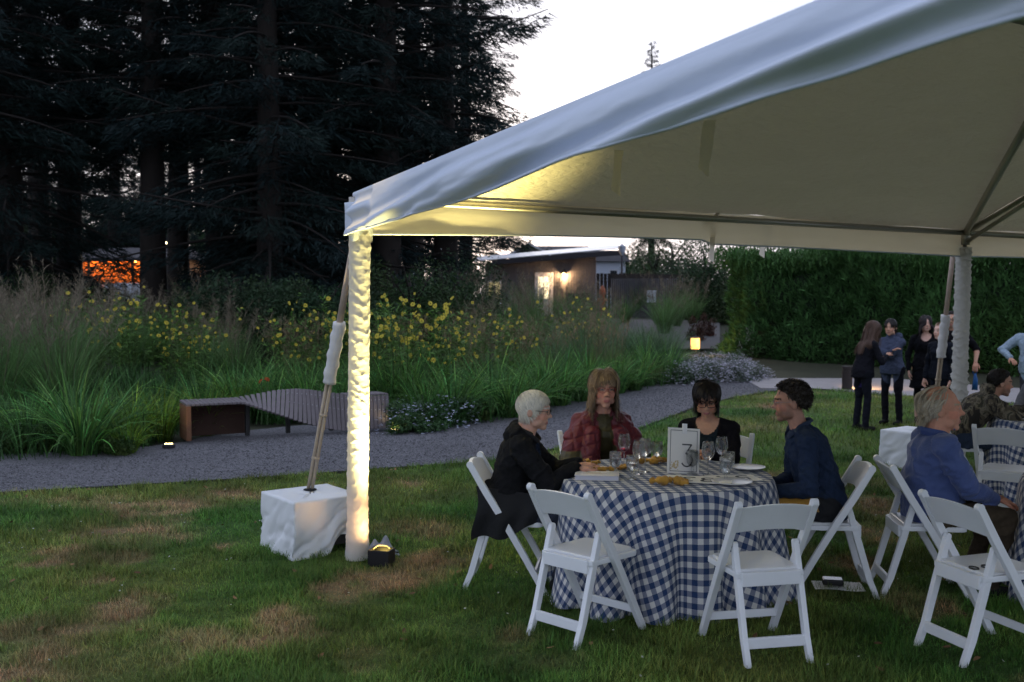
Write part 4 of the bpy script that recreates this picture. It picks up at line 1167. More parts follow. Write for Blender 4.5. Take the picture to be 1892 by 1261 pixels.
# ================================================================== shed, fence, neighbours
clad = mat('cladding', (.125, .118, .128), .85, .25, 9, stretch=(1, 1, .15))
roofm = mat('metal_roof', (.70, .72, .78), .5, .06, 4)
fascia = mat('fascia', (.030, .028, .034), .7)
trimw = mat('white_trim', (.55, .56, .62), .6)
def shed():
    Y = 50.0; z0 = float(H(0, Y)) - .05
    px = lambda u: (u - 946) / FPX * Y
    zz = lambda v: P(946, v, Y).z
    xl, xr = px(897), px(1100)
    e = tag(empty('garden_shed', ((xl + xr) / 2, Y + 2, z0)), 'grey board shed with low sloping metal roof and lit door', 'shed')
    o = -e.location
    ztl, ztr = zz(486), zz(474)
    mb = MB()
    V = [(xl, Y, z0), (xr, Y, z0), (xr, Y, ztr), (xl, Y, ztl), (xl, Y + 4, z0), (xr, Y + 4, z0), (xr, Y + 4, ztr), (xl, Y + 4, ztl)]
    mb.add([Vector(v) + o for v in V], [(0, 1, 2, 3), (1, 5, 6, 2), (5, 4, 7, 6), (4, 0, 3, 7), (3, 2, 6, 7)])
    mb.build('wall', clad, e)
    mb = MB(); n = 44
    for i in range(n + 1):
        x = xl + (xr - xl) * i / n; zt = ztl + (ztr - ztl) * i / n
        mb.box(Vector((x, Y - .02, (z0 + zt) / 2)) + o, (.045, .04, zt - z0 - .02))
    mb.build('cladding_batten', clad, e)['kind'] = 'stuff'
    a, b = Vector((px(878), 0, zz(484))), Vector((px(1152), 0, zz(460)))
    mb = MB()
    for (y0_, y1_, dz, th, name) in (): pass
    V = []
    for y_ in (Y - .7, Y + 4.6):
        up = .38 if y_ > Y else 0
        for p in (a, b): V += [(p.x, y_, p.z + up + .03), (p.x, y_, p.z + up)]
    mb.add([Vector(v) + o for v in V], [(0, 1, 3, 2), (4, 6, 7, 5), (0, 2, 6, 4), (1, 5, 7, 3), (0, 4, 5, 1), (2, 3, 7, 6)])
    mb.build('roof', roofm, e)
    mb = MB(); mb.beam(Vector((a.x + .8, Y - .66, a.z - .06)) + o, Vector((b.x, Y - .66, b.z - .20)) + o, .06, .22); mb.build('fascia_board', fascia, e)
    # door
    d0, d1 = px(988), px(1022); zt = zz(504)
    d = MB(); d.box(Vector(((d0 + d1) / 2, Y - .05, (z0 + zt) / 2)) + o, (d1 - d0, .06, zt - z0)); door = d.build('door', trimw, e, bevel=.01)
    g0, g1 = px(994), px(1014)
    g = MB(); g.box(Vector(((g0 + g1) / 2, Y - .09, (zz(512) + zz(552)) / 2)) + o, (g1 - g0, .02, zz(512) - zz(552))); g.build('pane', mat_glow('door_glow', (1, .83, .52), 1.35), door)
    k = MB(); k.ell(Vector((d0 + .1, Y - .1, z0 + 1.0)) + o, (.03, .03, .03), 8, 6); k.build('handle', fascia, door)
    k = MB(); k.box(Vector(((g0 + g1) / 2, Y - .105, (zz(512) + zz(552)) / 2)) + o, (.03, .012, zz(512) - zz(552))); k.box(Vector(((g0 + g1) / 2, Y - .104, zz(532))) + o, (g1 - g0, .01, .04)); k.box(Vector((g0 + .12, Y - .104, zz(543))) + o, (.2, .008, .5)); k.build('glazing_bar', trimw, door)
    # window
    w0, w1 = px(901), px(926)
    f = MB(); f.box(Vector(((w0 + w1) / 2, Y - .04, (zz(519) + zz(556)) / 2)) + o, (w1 - w0, .06, zz(519) - zz(556))); win = f.build('window', trimw, e, bevel=.01)
    for i in range(2):
        c = w0 + (w1 - w0) * (.27 + .46 * i)
        g = MB(); g.box(Vector((c, Y - .08, (zz(521) + zz(554)) / 2)) + o, ((w1 - w0) * .38, .02, zz(521) - zz(554) - .04)); g.build('pane', mat_glow('win_glow%d' % i, ((.85, .68, .30), (.9, .72, .34))[i], (.30, .5)[i]), win)
    g = MB(); g.box(Vector((w0 + .3, Y - .095, zz(540))) + o, (.16, .01, .6)); g.build('window_mullion', fascia, win)
    # wall lamp
    lp = Vector((px(1041), Y - .22, zz(506)))
    m = MB(); m.lathe([(.02, .2), (.05, .18), (.16, 0), (.15, 0), (.04, .16)], 16, lp + o); m.tube([lp + o + Vector((0, .2, .15)), lp + o + Vector((0, 0, .22))], .02, 6); m.build('lamp_shade', fascia, e, smooth=True)
    m = MB(); m.ell(lp + o + Vector((0, 0, .03)), (.07, .07, .08), 10, 8); m.build('bulb', mat_glow('shed_bulb', (1, .62, .28), 18), e, smooth=True)
    L = bpy.data.lights.new('shed_lamp_light', 'POINT'); L.energy = 120; L.color = (1, .58, .26); L.shadow_soft_size = .08
    lo = bpy.data.objects.new('shed_lamp_light', L); COL.objects.link(lo); lo.location = lp + Vector((0, -.1, -.08))
    # box bench under the lamp
    bb = tag(empty('storage_box', (px(1066), Y - .6, z0)), 'dark storage box by the shed wall under the lamp', 'box')
    m = MB(); m.box((0, 0, .5), (1.1, .6, 1.0)); m.build('box_body', fascia, bb, bevel=.03); m = MB(); m.box((0, 0, 1.04), (1.2, .7, .08)); m.build('lid', fascia, bb, bevel=.02)
shed()
def hydrant():
    Y = 44; p = P(1113, 545, Y); z0 = float(H(p.x, Y))
    e = tag(empty('garden_statue', (p.x, Y, z0)), 'small orange red post ornament right of the shed', 'ornament')
    top = P(1113, 527, Y).z - z0
    m = MB(); m.lathe([(.16, 0), (.16, .1), (.11, .14), (.10, top * .7), (.15, top * .74), (.13, top * .86), (.06, top * .96), (0, top)], 14); m.build('body', mat('ornament_red', (.42, .10, .04), .5), e, smooth=True)
    m = MB(); m.tube([(-.2, 0, top * .55), (.2, 0, top * .55)], .06, 8); m.build('side_cap', MATS['ornament_red'], e, smooth=True)
hydrant()
def slat_fence():
    Y = 47.0; z0 = float(H(0, Y)) - .1
    px = lambda u: (u - 946) / FPX * Y
    e = tag(empty('slatted_fence', (px(1220), Y, z0)), 'brown slatted fence with a white notice right of the shed', 'fence')
    x0, x1 = px(1128), px(1300); top = P(946, 515, Y).z - z0
    me = None; n = 46
    m = MB(); m.box((0, 0, top / 2), (.05, .04, top)); o = m.build('slat', clad, e); sm = o.data; bpy.data.objects.remove(o)
    for i in range(n):
        s = link('slat', sm, e); s.location = (x0 + (x1 - x0) * (i + .5) / n - e.location.x, 0, 0)
    m = MB()
    for z in (.3, top - .25): m.box((0, .06, z), (x1 - x0, .05, .10))
    m.build('fence_rail', fascia, e)
    m = MB(); m.box((0, .12, top * .55), (x1 - x0, .02, top * 1.1)); m.build('backing', mat('fence_back', (.04, .032, .03), .9), e)
    q = P(1204, 548, Y - .12)
    n_ = tag(empty('notice_board', (q.x, Y - .1, q.z)), 'white paper notice fixed to the brown slatted fence', 'notice')
    w, h = 17 / FPX * Y, 22 / FPX * Y
    m = MB(); m.box((0, 0, 0), (w, .03, h)); m.build('sheet', mat('notice_white', (.62, .66, .76), .6), n_)
    m = MB()
    for k in range(7): m.box((-.02 * (k % 3), -.018, h * (.36 - k * .11)), (w * (.7 - .1 * (k % 3)), .002, .012))
    m.build('print_lines', mat('notice_ink', (.30, .31, .36), .7), n_)
    # dark back fence
    f2 = tag(empty('back_fence', (px(1200), 54, float(H(0, 54)))), 'dark board fence between the shed and the trees', 'fence')
    m = MB(); mm = None
    b = MB(); b.box((0, 0, 1.0), (.16, .03, 2.0)); o = b.build('board', mat('dark_board', (.035, .028, .026), .85, .3, 6), f2); bm_ = o.data; bpy.data.objects.remove(o)
    for i in range(38):
        s = link('board', bm_, f2); s.location = (-4.2 + i * .19, 0, .01 * (i % 3))
slat_fence()
def house(name, label, u0, u1, vb, veave, vridge, Y, wallc, roofc, gable=True, nwin=0, lit=None, group=None):
    z0 = float(H(0, Y)) - .2
    px = lambda u: (u - 946) / FPX * Y
    zz = lambda v: P(946, v, Y).z - z0
    x0, x1 = px(u0), px(u1); w = x1 - x0; d = min(w * .7, 9)
    e = tag(empty(name, ((x0 + x1) / 2, Y + d / 2, z0)), label, 'house', group)
    ze, zr = zz(veave), zz(vridge)
    m = MB(); m.box((0, 0, ze / 2), (w, d, ze)); m.build('wall', wallc, e)
    ov = .35
    m = MB()
    if gable:   # ridge along the view direction: gable faces us
        V = [(-w / 2 - ov, -d / 2 - ov, ze - .05), (0, -d / 2 - ov, zr), (w / 2 + ov, -d / 2 - ov, ze - .05), (-w / 2 - ov, d / 2 + ov, ze - .05), (0, d / 2 + ov, zr), (w / 2 + ov, d / 2 + ov, ze - .05)]
        m.add(V, [(0, 3, 4, 1), (1, 4, 5, 2), (3, 5, 4), (0, 2, 5, 3)])
        gm_ = MB(); gm_.add([(-w / 2, -d / 2, ze), (w / 2, -d / 2, ze), (0, -d / 2, zr - .1)], [(0, 1, 2)]); gm_.build('gable', wallc, e)
        t = MB(); t.beam((-w / 2 - ov, -d / 2 - ov - .02, ze - .12), (0, -d / 2 - ov - .02, zr - .07), .05, .16); t.beam((w / 2 + ov, -d / 2 - ov - .03, ze - .12), (0, -d / 2 - ov - .03, zr - .07), .05, .16); t.build('barge_board', trimw, e)
    else:
        V = [(-w / 2 - ov, -d / 2 - ov, ze - .05), (w / 2 + ov, -d / 2 - ov, ze - .05), (w / 2 - w * .12, 0, zr), (-w / 2 + w * .12, 0, zr), (-w / 2 - ov, d / 2 + ov, ze - .05), (w / 2 + ov, d / 2 + ov, ze - .05)]
        m.add(V, [(0, 1, 2, 3), (1, 5, 2), (5, 4, 3, 2), (4, 0, 3), (0, 4, 5, 1)])
    m.build('roof', roofc, e)
    return e, ze, w, d
shingle = mat('shingle', (.055, .052, .058), .85, .25, 5)
wallw = mat('white_wall', (.50, .54, .64), .7); wallg = mat('taupe_wall', (.16, .15, .16), .8)
e, ze, w, d = house('neighbour_house', 'white walled neighbour house with one dark window right of the shed', 1085, 1155, 540, 482, 462, 66, wallw, shingle, gable=False)
m = MB(); m.box((w * .19, -d / 2 - .02, ze * .62), (.55, .04, 1.25)); wi = m.build('window', trimw, e); m = MB(); m.box((w * .19, -d / 2 - .05, ze * .62), (.42, .02, 1.1)); m.build('pane', mat('dark_glass', (.02, .025, .035), .1, spec=.6), wi)
house('neighbour_house', 'grey roofed house with a steep gable behind the shed roof', 945, 1010, 500, 470, 449, 84, wallg, shingle)
house('neighbour_house', 'long low grey roofed house behind the shed roof', 975, 1105, 500, 466, 453, 92, wallg, shingle, gable=False)
m_ = tag(empty('lamp_post', (P(1149, 500, 48).x, 48, float(H(0, 48)))), 'dark lantern topped lamp post at the end of the shed roof', 'lamp post')
zt = P(1149, 452, 48).z - float(H(0, 48))
m = MB(); m.tube([(0, 0, 0), (0, 0, zt - .5)], [.06, .04], 8); m.build('post', fascia, m_, smooth=True)
m = MB(); m.lathe([(.05, zt - .5), (.14, zt - .35), (.17, zt - .12), (.19, zt - .1), (.05, zt), (0, zt + .06)], 8); m.build('lantern_head', mat('lantern_glass', (.35, .38, .45), .3), m_)

# far left house glowing under its porch
Y = 74.0
brickm = mat('orange_siding', (.50, .20, .06), .8, .3, 3)
e, ze, w, d = house('porch_house', 'low house with orange lit porch among the trees', 140, 352, 512, 478, 455, Y, brickm, shingle, gable=False)
z0 = e.location.z
px = lambda u: (u - 946) / FPX * Y - e.location.x
zz = lambda v: P(946, v, Y).z - z0
m = MB(); m.add([(px(140), -d / 2 - 2.4, ze - .05), (px(340), -d / 2 - 2.4, ze - .05), (px(340), -d / 2, ze + .45), (px(140), -d / 2, ze + .45)], [(0, 1, 2, 3)]); m.box(((px(140) + px(340)) / 2, -d / 2 - 2.4, ze - .15), (px(340) - px(140), .1, .25)); m.build('porch_roof', shingle, e)
pm = MB(); pm.box((0, 0, ze / 2), (.14, .14, ze)); o = pm.build('porch_post', fascia, e); pmesh = o.data; bpy.data.objects.remove(o)
for u in (142, 190, 268, 314, 330):
    s = link('porch_post', pmesh, e); s.location = (px(u), -d / 2 - 2.3, 0)
for u0, u1, v0, v1, st, cc in ((285, 301, 487, 502, 1.6, (1, .72, .30)), (334, 347, 487, 504, .75, (.85, .62, .24)), (312, 318, 486, 505, .9, (1, .5, .15))):
    m = MB(); m.box(((px(u0) + px(u1)) / 2, -d / 2 - .03, (zz(v0) + zz(v1)) / 2), (px(u1) - px(u0) + .12, .05, zz(v0) - zz(v1) + .12)); wi = m.build('window', trimw, e)
    for k in range(2):
        c = px(u0) + (px(u1) - px(u0)) * (.25 + .5 * k)
        m = MB(); m.box((c, -d / 2 - .07, (zz(v0) + zz(v1)) / 2), ((px(u1) - px(u0)) * .42, .03, zz(v0) - zz(v1) - .06)); m.build('pane', mat_glow('porch_win%d' % u0, cc, st), wi)
for u in (178, 205, 262, 300):
    L = bpy.data.lights.new('porch_light', 'POINT'); L.energy = 95; L.color = (1, .42, .10); L.shadow_soft_size = .1
    lo = bpy.data.objects.new('porch_light', L); COL.objects.link(lo); lo.location = Vector((px(u) + e.location.x, e.location.y - d / 2 - 1.1, z0 + ze - .35))
    m = MB(); m.ell((px(u), -d / 2 - 1.1, ze - .18), (.1, .1, .08), 8, 6); m.build('porch_lamp', mat_glow('porch_bulb', (1, .6, .2), 8), e, smooth=True)
# street lamp above the house
sl = tag(empty('street_lamp', (P(303, 448, 70).x, 70, float(H(0, 70)))), 'small lit street lamp above the porch house roof', 'street lamp')
zt = P(303, 449, 70).z - sl.location.z
m = MB(); m.tube([(.6, 0, 0), (.6, 0, zt), (.3, 0, zt + .15), (0, 0, zt + .1)], [.08, .06, .04, .04], 8); m.build('post', fascia, sl, smooth=True)
m = MB(); m.ell((0, 0, zt), (.20, .12, .10), 10, 6); m.build('lamp_head', mat_glow('street_bulb', (1, .80, .45), 9), sl, smooth=True)
# parked cars in front of it
def car(u, v, Y, rz, col, label):
    p = P(u, v, Y); z0 = float(H(p.x, Y))
    e = tag(empty('parked_car', (p.x, Y, z0), rz), label, 'car')
    paint = mat('car_paint_' + col[0], col[1], .3, .05, coat=.4)
    prof = [(-2.1, .35), (-2.15, .75), (-1.9, .95), (-1.35, 1.0), (-.8, 1.45), (.6, 1.5), (1.3, 1.05), (2.0, .9), (2.15, .6), (2.1, .35)]
    m = MB(); n = len(prof)
    V = []
    for y, k in ((-.85, 1), (-.78, 0), (.78, 0), (.85, 1)):
        pass
    V = [(x, -.86 + (.14 if z > 1.1 else 0), z) for x, z in prof] + [(x, .86 - (.14 if z > 1.1 else 0), z) for x, z in prof]
    m.add(V, [tuple(range(n)), tuple(range(2 * n - 1, n - 1, -1))] + [(i, n + i, n + (i + 1) % n, (i + 1) % n) for i in range(n)])
    m.build('body', paint, e, bevel=.05)
    gl = mat('dark_glass', (.02, .025, .035), .1, spec=.6)
    for s in (-1, 1):
        m = MB(); yy = s * .80
        m.add([(-1.2, yy, 1.03), (-.75, yy * .93, 1.40), (.55, yy * .93, 1.43), (1.1, yy, 1.06)], [(0, 1, 2, 3)]); m.build('window', gl, e)
        for x in (-1.35, 1.35):
            w_ = MB(); w_.tube([(x, s * .72, .33), (x, s * .90, .33)], .33, 18); t = w_.build('wheel', mat('tyre', (.015, .015, .015), .8), e, smooth=True)
            r_ = MB(); r_.tube([(x, s * .905, .33), (x, s * .915, .33)], .20, 14); r_.build('rim', mat('rim', (.4, .4, .42), .3, metal=.8), t)
    for y in (-.6, .6):
        m = MB(); m.ell((2.12, y, .68), (.05, .18, .09), 10, 6); m.build('headlight', mat('headlight', (.7, .72, .75), .2), e, smooth=True)
car(160, 497, 64, R(10), ('silver', (.45, .48, .55)), 'pale silver car parked left beneath the orange porch')
car(268, 497, 63, R(4), ('white', (.60, .63, .70)), 'white car parked in front of the lit house windows')
car(225, 500, 66, R(-25), ('blue', (.30, .33, .40)), 'grey blue car parked between the two paler cars')
car(374, 500, 62, R(20), ('dark', (.10, .11, .13)), 'dark car parked right of the lit house')

# ================================================================== garden lights
def lantern():
    p = G(1284, 668); Y = p.y
    z0 = float(H(p.x, p.y))
    e = tag(empty('garden_lantern', (p.x, p.y, z0)), 'glowing amber box lantern beside the white flower mounds', 'lantern')
    q0, q1 = P(1276, 645, Y), P(1293, 625, Y)
    w = q1.x - q0.x; h = q1.z - q0.z; c = (q0 + q1) / 2 - e.location
    m = MB(); m.lathe([(w * .48, -h / 2), (w * .5, 0), (w * .48, h / 2)], 12, c); m.build('shade', mat_glow('lantern_amber', (1, .55, .14), 1.6), e)
    m = MB(); m.lathe([(0, h / 2 + .06), (w * .56, h / 2 + .02), (w * .56, h / 2), (0, h / 2)], 12, c); m.tube([(c.x, c.y, 0), (c.x, c.y, c.z - h / 2)], .05, 8); m.build('cap_and_stem', fascia, e)
    L = bpy.data.lights.new('lantern_light', 'POINT'); L.energy = 14; L.color = (1, .62, .2); L.shadow_soft_size = .1
    lo = bpy.data.objects.new('lantern_light', L); COL.objects.link(lo); lo.location = e.location + c + Vector((w * 1.2, -.3, 0))
lantern()
def bollard():
    p = G(1565, 719); e = tag(empty('bollard_light', (p.x, p.y, 0)), 'dark cylindrical bollard light at the edge of the concrete walk', 'bollard')
    h = P(1565, 677, p.y).z
    m = MB(); m.lathe([(.0, 0), (.10, 0), (.10, h * .80), (.085, h * .80), (.085, h * .88), (.10, h * .88), (.10, h), (0, h)], 20); m.build('post', mat('bollard_brown', (.030, .022, .020), .5), e, smooth=False)
    m = MB(); m.lathe([(.08, h * .80), (.08, h * .88)], 16); m.build('light_ring', mat('bollard_lens', (.5, .4, .25), .3), e)
    L = bpy.data.lights.new('bollard_light_lamp', 'SPOT'); L.energy = 55; L.color = (1, .56, .22); L.spot_size = R(120); L.spot_blend = .8; L.shadow_soft_size = .05
    lo = bpy.data.objects.new('bollard_light_lamp', L); COL.objects.link(lo); lo.location = (p.x + .13, p.y + .12, h * .82); lo.rotation_euler = Vector((.9, .55, -.75)).to_track_quat('-Z', 'Y').to_euler()
bollard()
def ground_lamp(u, v, label, e_, col=(1, .75, .3), Yoff=0):
    p = G(u, v); e = tag(empty('ground_light', (p.x, p.y + Yoff, -.02)), label, 'ground light')
    m = MB(); m.lathe([(.0, .0), (.075, .0), (.08, .03), (.06, .045), (.0, .045)], 16); m.build('ring', fascia, e, smooth=False)
    m = MB()
    for k in range(3): m.ell((-.035 + .035 * k, -.01, .047), (.013, .03, .006), 8, 4)
    m.build('lens', mat_glow('ground_lens', col, 9), e, smooth=True)
    L = bpy.data.lights.new('ground_light_lamp', 'SPOT'); L.energy = e_; L.color = col; L.spot_size = R(110); L.spot_blend = .8; L.shadow_soft_size = .03
    lo = bpy.data.objects.new('ground_light_lamp', L); COL.objects.link(lo); lo.location = (p.x, p.y + Yoff + .02, .06); lo.rotation_euler = Vector((-.3, .6, .9)).to_track_quat('-Z', 'Y').to_euler()
ground_lamp(312, 824, 'small lit ground light at the left end of the bench', 2.5)
ground_lamp(728, 799, 'small ground light in the plants right of the bench', 3.0, Yoff=.1)

# ================================================================== twisting slatted bench
def bench():
    L0 = G(345, 816); R0 = G(719, 793)
    L0.z = R0.z = 0
    e = tag(empty('slatted_bench', (L0 + R0) / 2), 'long dark wooden bench of slats that twists from seat to upright', 'bench')
    o = -e.location
    D = (R0 - L0); Lb = D.length; D.normalize(); N = Vector((-D.y, D.x, 0))
    if N.y < 0: N = -N
    wood = mat('bench_slat', (.150, .130, .136), .62, .25, 14, bump=.25, bscale=40, stretch=(1, 1, 1))
    dark = mat('bench_side', (.050, .026, .018), .8, .3, 8)
    def S(t): return Lb * t
    fa = lambda t: np.interp(t, [0, .26, .32, .45, .52, .60, .75, .86, 1], [.50, .50, .46, .34, .24, .14, .05, .02, .02])   # upper rail depth
    za = lambda t: np.interp(t, [0, .26, .32, .42, .52, .60, .70, .80, .86, 1], [.47, .47, .50, .56, .585, .575, .535, .49, .465, .465])
    fb = lambda t: np.interp(t, [0, .26, .32, .45, .58, .7, 1], [.0, .0, -.02, -.03, -.03, -.02, -.02])
    zb = lambda t: np.interp(t, [0, .26, .30, .45, .55, .66, .75, 1], [.455, .455, .42, .27, .16, .06, .02, .02])
    n = 47; step = Lb / n
    for i in range(n):
        t = (i + .5) / n
        if i % 1 == 0:
            A = L0 + D * S(t) + N * float(fa(t)); A.z = float(za(t)); B = L0 + D * S(t) + N * float(fb(t)); B.z = float(zb(t))
            if t > .27 and t < .62:       # slats lean as the surface twists
                sh = .10 * math.sin((t - .27) / .35 * math.pi); A = A + D * sh * .9; B = B - D * sh * .3
            m = MB(); m.beam(A + o, B + o, step * .88, .028, up=D.cross((B - A)).normalized() if (B - A).length > 0 else (0, 0, 1))
            m.build('slat', wood, e, bevel=.003, seg=1)
    # screw heads
    m = MB()
    for i in range(n):
        t = (i + .5) / n
        if t < .5: continue
        A = L0 + D * S(t) + N * float(fa(t)); A.z = float(za(t)); B = L0 + D * S(t) + N * float(fb(t)); B.z = float(zb(t))
        for k in (.12, .42):
            c = A + (B - A) * k - N * .018
            m.ell(c + o, (.006, .004, .006), 6, 4)
    m.build('screw_heads', mat('screw', (.45, .45, .48), .3, metal=.8), e)['kind'] = 'stuff'
    # top slats at the right end
    for i in range(10):
        t = .80 + .2 * (i + .5) / 10
        A = L0 + D * S(t) + N * .50; A.z = .47; B = L0 + D * S(t) + N * .03; B.z = .482
        m = MB(); m.beam(A + o, B + o, Lb * .02 * .9, .024); m.build('slat', wood, e, bevel=.003, seg=1)
    # left end panel, recess back, frame
    m = MB(); q = L0 + D * .03 + N * .25; m.beam(Vector((q.x, q.y, 0)) + o, Vector((q.x, q.y, .44)) + o, .06, .50, up=N); m.build('end_panel', mat('bench_end', (.16, .075, .04), .7, .25, 10), e, bevel=.004)
    m = MB(); a = L0 + D * .06 + N * .42; b = L0 + D * Lb * .33 + N * .42; m.beam(Vector((a.x, a.y, .22)) + o, Vector((b.x, b.y, .22)) + o, .02, .42); m.build('back_panel', dark, e)
    for t in (.3, .5, .72, .98):
        m = MB()
        q = L0 + D * S(t) + N * .22; h = max(.12, min(float(za(t)), float(zb(t)) + .18) - .06)
        m.beam(Vector((q.x, q.y, 0)) + o, Vector((q.x, q.y, h)) + o, .05, .07, up=N)
        m.build('leg', mat('bench_frame', (.02, .02, .02), .6), e)
bench()
# ================================================================== tables and cloths
TOPZ = .722
def gingham():
    m = bpy.data.materials.new('gingham_cloth'); m.use_nodes = True
    nt = m.node_tree; n, l = nt.nodes, nt.links; p = _pr(nt)
    uv = n.new('ShaderNodeUVMap'); uv.uv_map = 'UVMap'
    sp = n.new('ShaderNodeSeparateXYZ'); l.new(uv.outputs['UV'], sp.inputs['Vector'])
    outs = []
    for ax in ('X', 'Y'):
        d = n.new('ShaderNodeMath'); d.operation = 'DIVIDE'; d.inputs[1].default_value = .067; l.new(sp.outputs[ax], d.inputs[0])
        f = n.new('ShaderNodeMath'); f.operation = 'FRACT'; l.new(d.outputs[0], f.inputs[0])
        g = n.new('ShaderNodeMath'); g.operation = 'GREATER_THAN'; g.inputs[1].default_value = .5; l.new(f.outputs[0], g.inputs[0]); outs.append(g)
    ad = n.new('ShaderNodeMath'); ad.operation = 'ADD'; l.new(outs[0].outputs[0], ad.inputs[0]); l.new(outs[1].outputs[0], ad.inputs[1])
    hf = n.new('ShaderNodeMath'); hf.operation = 'MULTIPLY'; hf.inputs[1].default_value = .5; l.new(ad.outputs[0], hf.inputs[0])
    rp = n.new('ShaderNodeValToRGB'); rp.color_ramp.interpolation = 'CONSTANT'
    el = rp.color_ramp.elements; el[0].position = 0; el[0].color = (.63, .61, .575, 1); el[1].position = .25; el[1].color = (.20, .215, .275, 1)
    e3 = el.new(.75); e3.color = (.024, .050, .125, 1)
    l.new(hf.outputs[0], rp.inputs['Fac'])
    tc = n.new('ShaderNodeTexCoord'); no = n.new('ShaderNodeTexNoise'); no.inputs['Scale'].default_value = 900; l.new(uv.outputs['UV'], no.inputs['Vector'])
    mr = n.new('ShaderNodeMapRange'); mr.inputs['To Min'].default_value = .7; mr.inputs['To Max'].default_value = 1.3; l.new(no.outputs['Fac'], mr.inputs['Value'])
    sc = n.new('ShaderNodeVectorMath'); sc.operation = 'SCALE'; l.new(rp.outputs['Color'], sc.inputs[0]); l.new(mr.outputs['Result'], sc.inputs['Scale'])
    l.new(sc.outputs['Vector'], p.inputs['Base Color']); p.inputs['Roughness'].default_value = .9; p.inputs['Specular IOR Level'].default_value = .15; p.inputs['Sheen Weight'].default_value = .15
    return m
GING = gingham()
def table(cx, cy, rad, rz, seed, tl, cl, nfold=13):
    t = tag(empty('round_table', (cx, cy, 0), rz), tl, 'table', 'round dining tables')
    wood = mat('table_ply', (.30, .22, .14), .6)
    m = MB(); m.lathe([(0, TOPZ - .03), (rad - .01, TOPZ - .03), (rad, TOPZ - .02), (rad, TOPZ - .01), (rad - .01, TOPZ - .006), (0, TOPZ - .006)], 40); m.build('tabletop', wood, t)
    for k in range(4):
        a = k * math.pi / 2 + .78; m = MB(); m.tube([(math.cos(a) * rad * .55, math.sin(a) * rad * .55, TOPZ - .03), (math.cos(a) * rad * .55, math.sin(a) * rad * .55, 0)], .016, 8); m.build('leg', mat('leg_steel', (.25, .25, .26), .4, metal=.8), t)
    c = tag(empty('tablecloth', (cx, cy, 0), rz), cl, 'tablecloth', 'checked tablecloths')
    rg = np.random.default_rng(seed)
    na, nr = 260, 40
    th = np.linspace(0, 2 * np.pi, na, endpoint=False)
    # uneven fold phase
    ph = nfold * th + 1.3 * np.sin(2 * th + seed) + .9 * np.sin(3 * th + seed * 2) + .5 * np.sin(5 * th)
    drop = TOPZ - .012
    V, UV = [], []
    flat = np.linspace(0, rad, 12)
    for r in flat:
        for a in th:
            V.append((r * math.cos(a), r * math.sin(a), TOPZ + .002 + (.0015 * math.sin(9 * a + r * 20)) * r)); UV.append((r * math.cos(a), r * math.sin(a)))
    ns = 34
    for j in range(1, ns + 1):
        s = j / ns
        for i, a in enumerate(th):
            amp = .095 * s ** 1.0 * (.65 + .5 * math.sin(a * 2 + seed) ** 2)
            w = math.cos(ph[i]); w = math.copysign(abs(w) ** .8, w)
            rr = rad + .012 * min(1, s * 12) + .015 * s + .01 + amp * (w + .55) * .75 + (.035 * s ** 5 if math.sin(3 * a + seed) > .3 else 0)
            lat = .030 * s * math.sin(ph[i] * 1.0 + .9) / rr
            zz = TOPZ - .004 - drop * s - .008 * (1 - math.cos(min(1, s * 14) * 1.57))
            V.append((rr * math.cos(a + lat), rr * math.sin(a + lat), max(zz + .012 * math.sin(ph[i]) * s, .006)))
            q = rad + (drop + .02) * s
            UV.append((q * math.cos(a), q * math.sin(a)))
    rows = 12 + ns
    V = np.array(V); UV = np.array(UV)
    i = np.arange(rows - 1)[:, None] * na; k = np.arange(na)[None]; k2 = (k + 1) % na
    F = np.stack([i + k, i + k2, i + na + k2, i + na + k], 2).reshape(-1, 4)
    np_obj('cloth', V, F, None, GING, c, UV=UV)
TBL = Vector((.955, 6.60, 0)); TR = .665
table(TBL.x, TBL.y, TR, R(8), 3, 'round table in the middle under a checked cloth', 'blue and white checked cloth on the middle table with the number sign')
T2 = Vector((3.78, 6.25, 0)); T3 = Vector((5.08, 9.55, 0))
table(T2.x, T2.y, TR, R(30), 5, 'round table at the right edge in front of the blue shirt man', 'checked tablecloth at the right edge near the blue shirt man')
table(T3.x, T3.y, TR, R(12), 7, 'far round table where the man in camouflage leans', 'checked tablecloth under the arms of the man in camouflage')

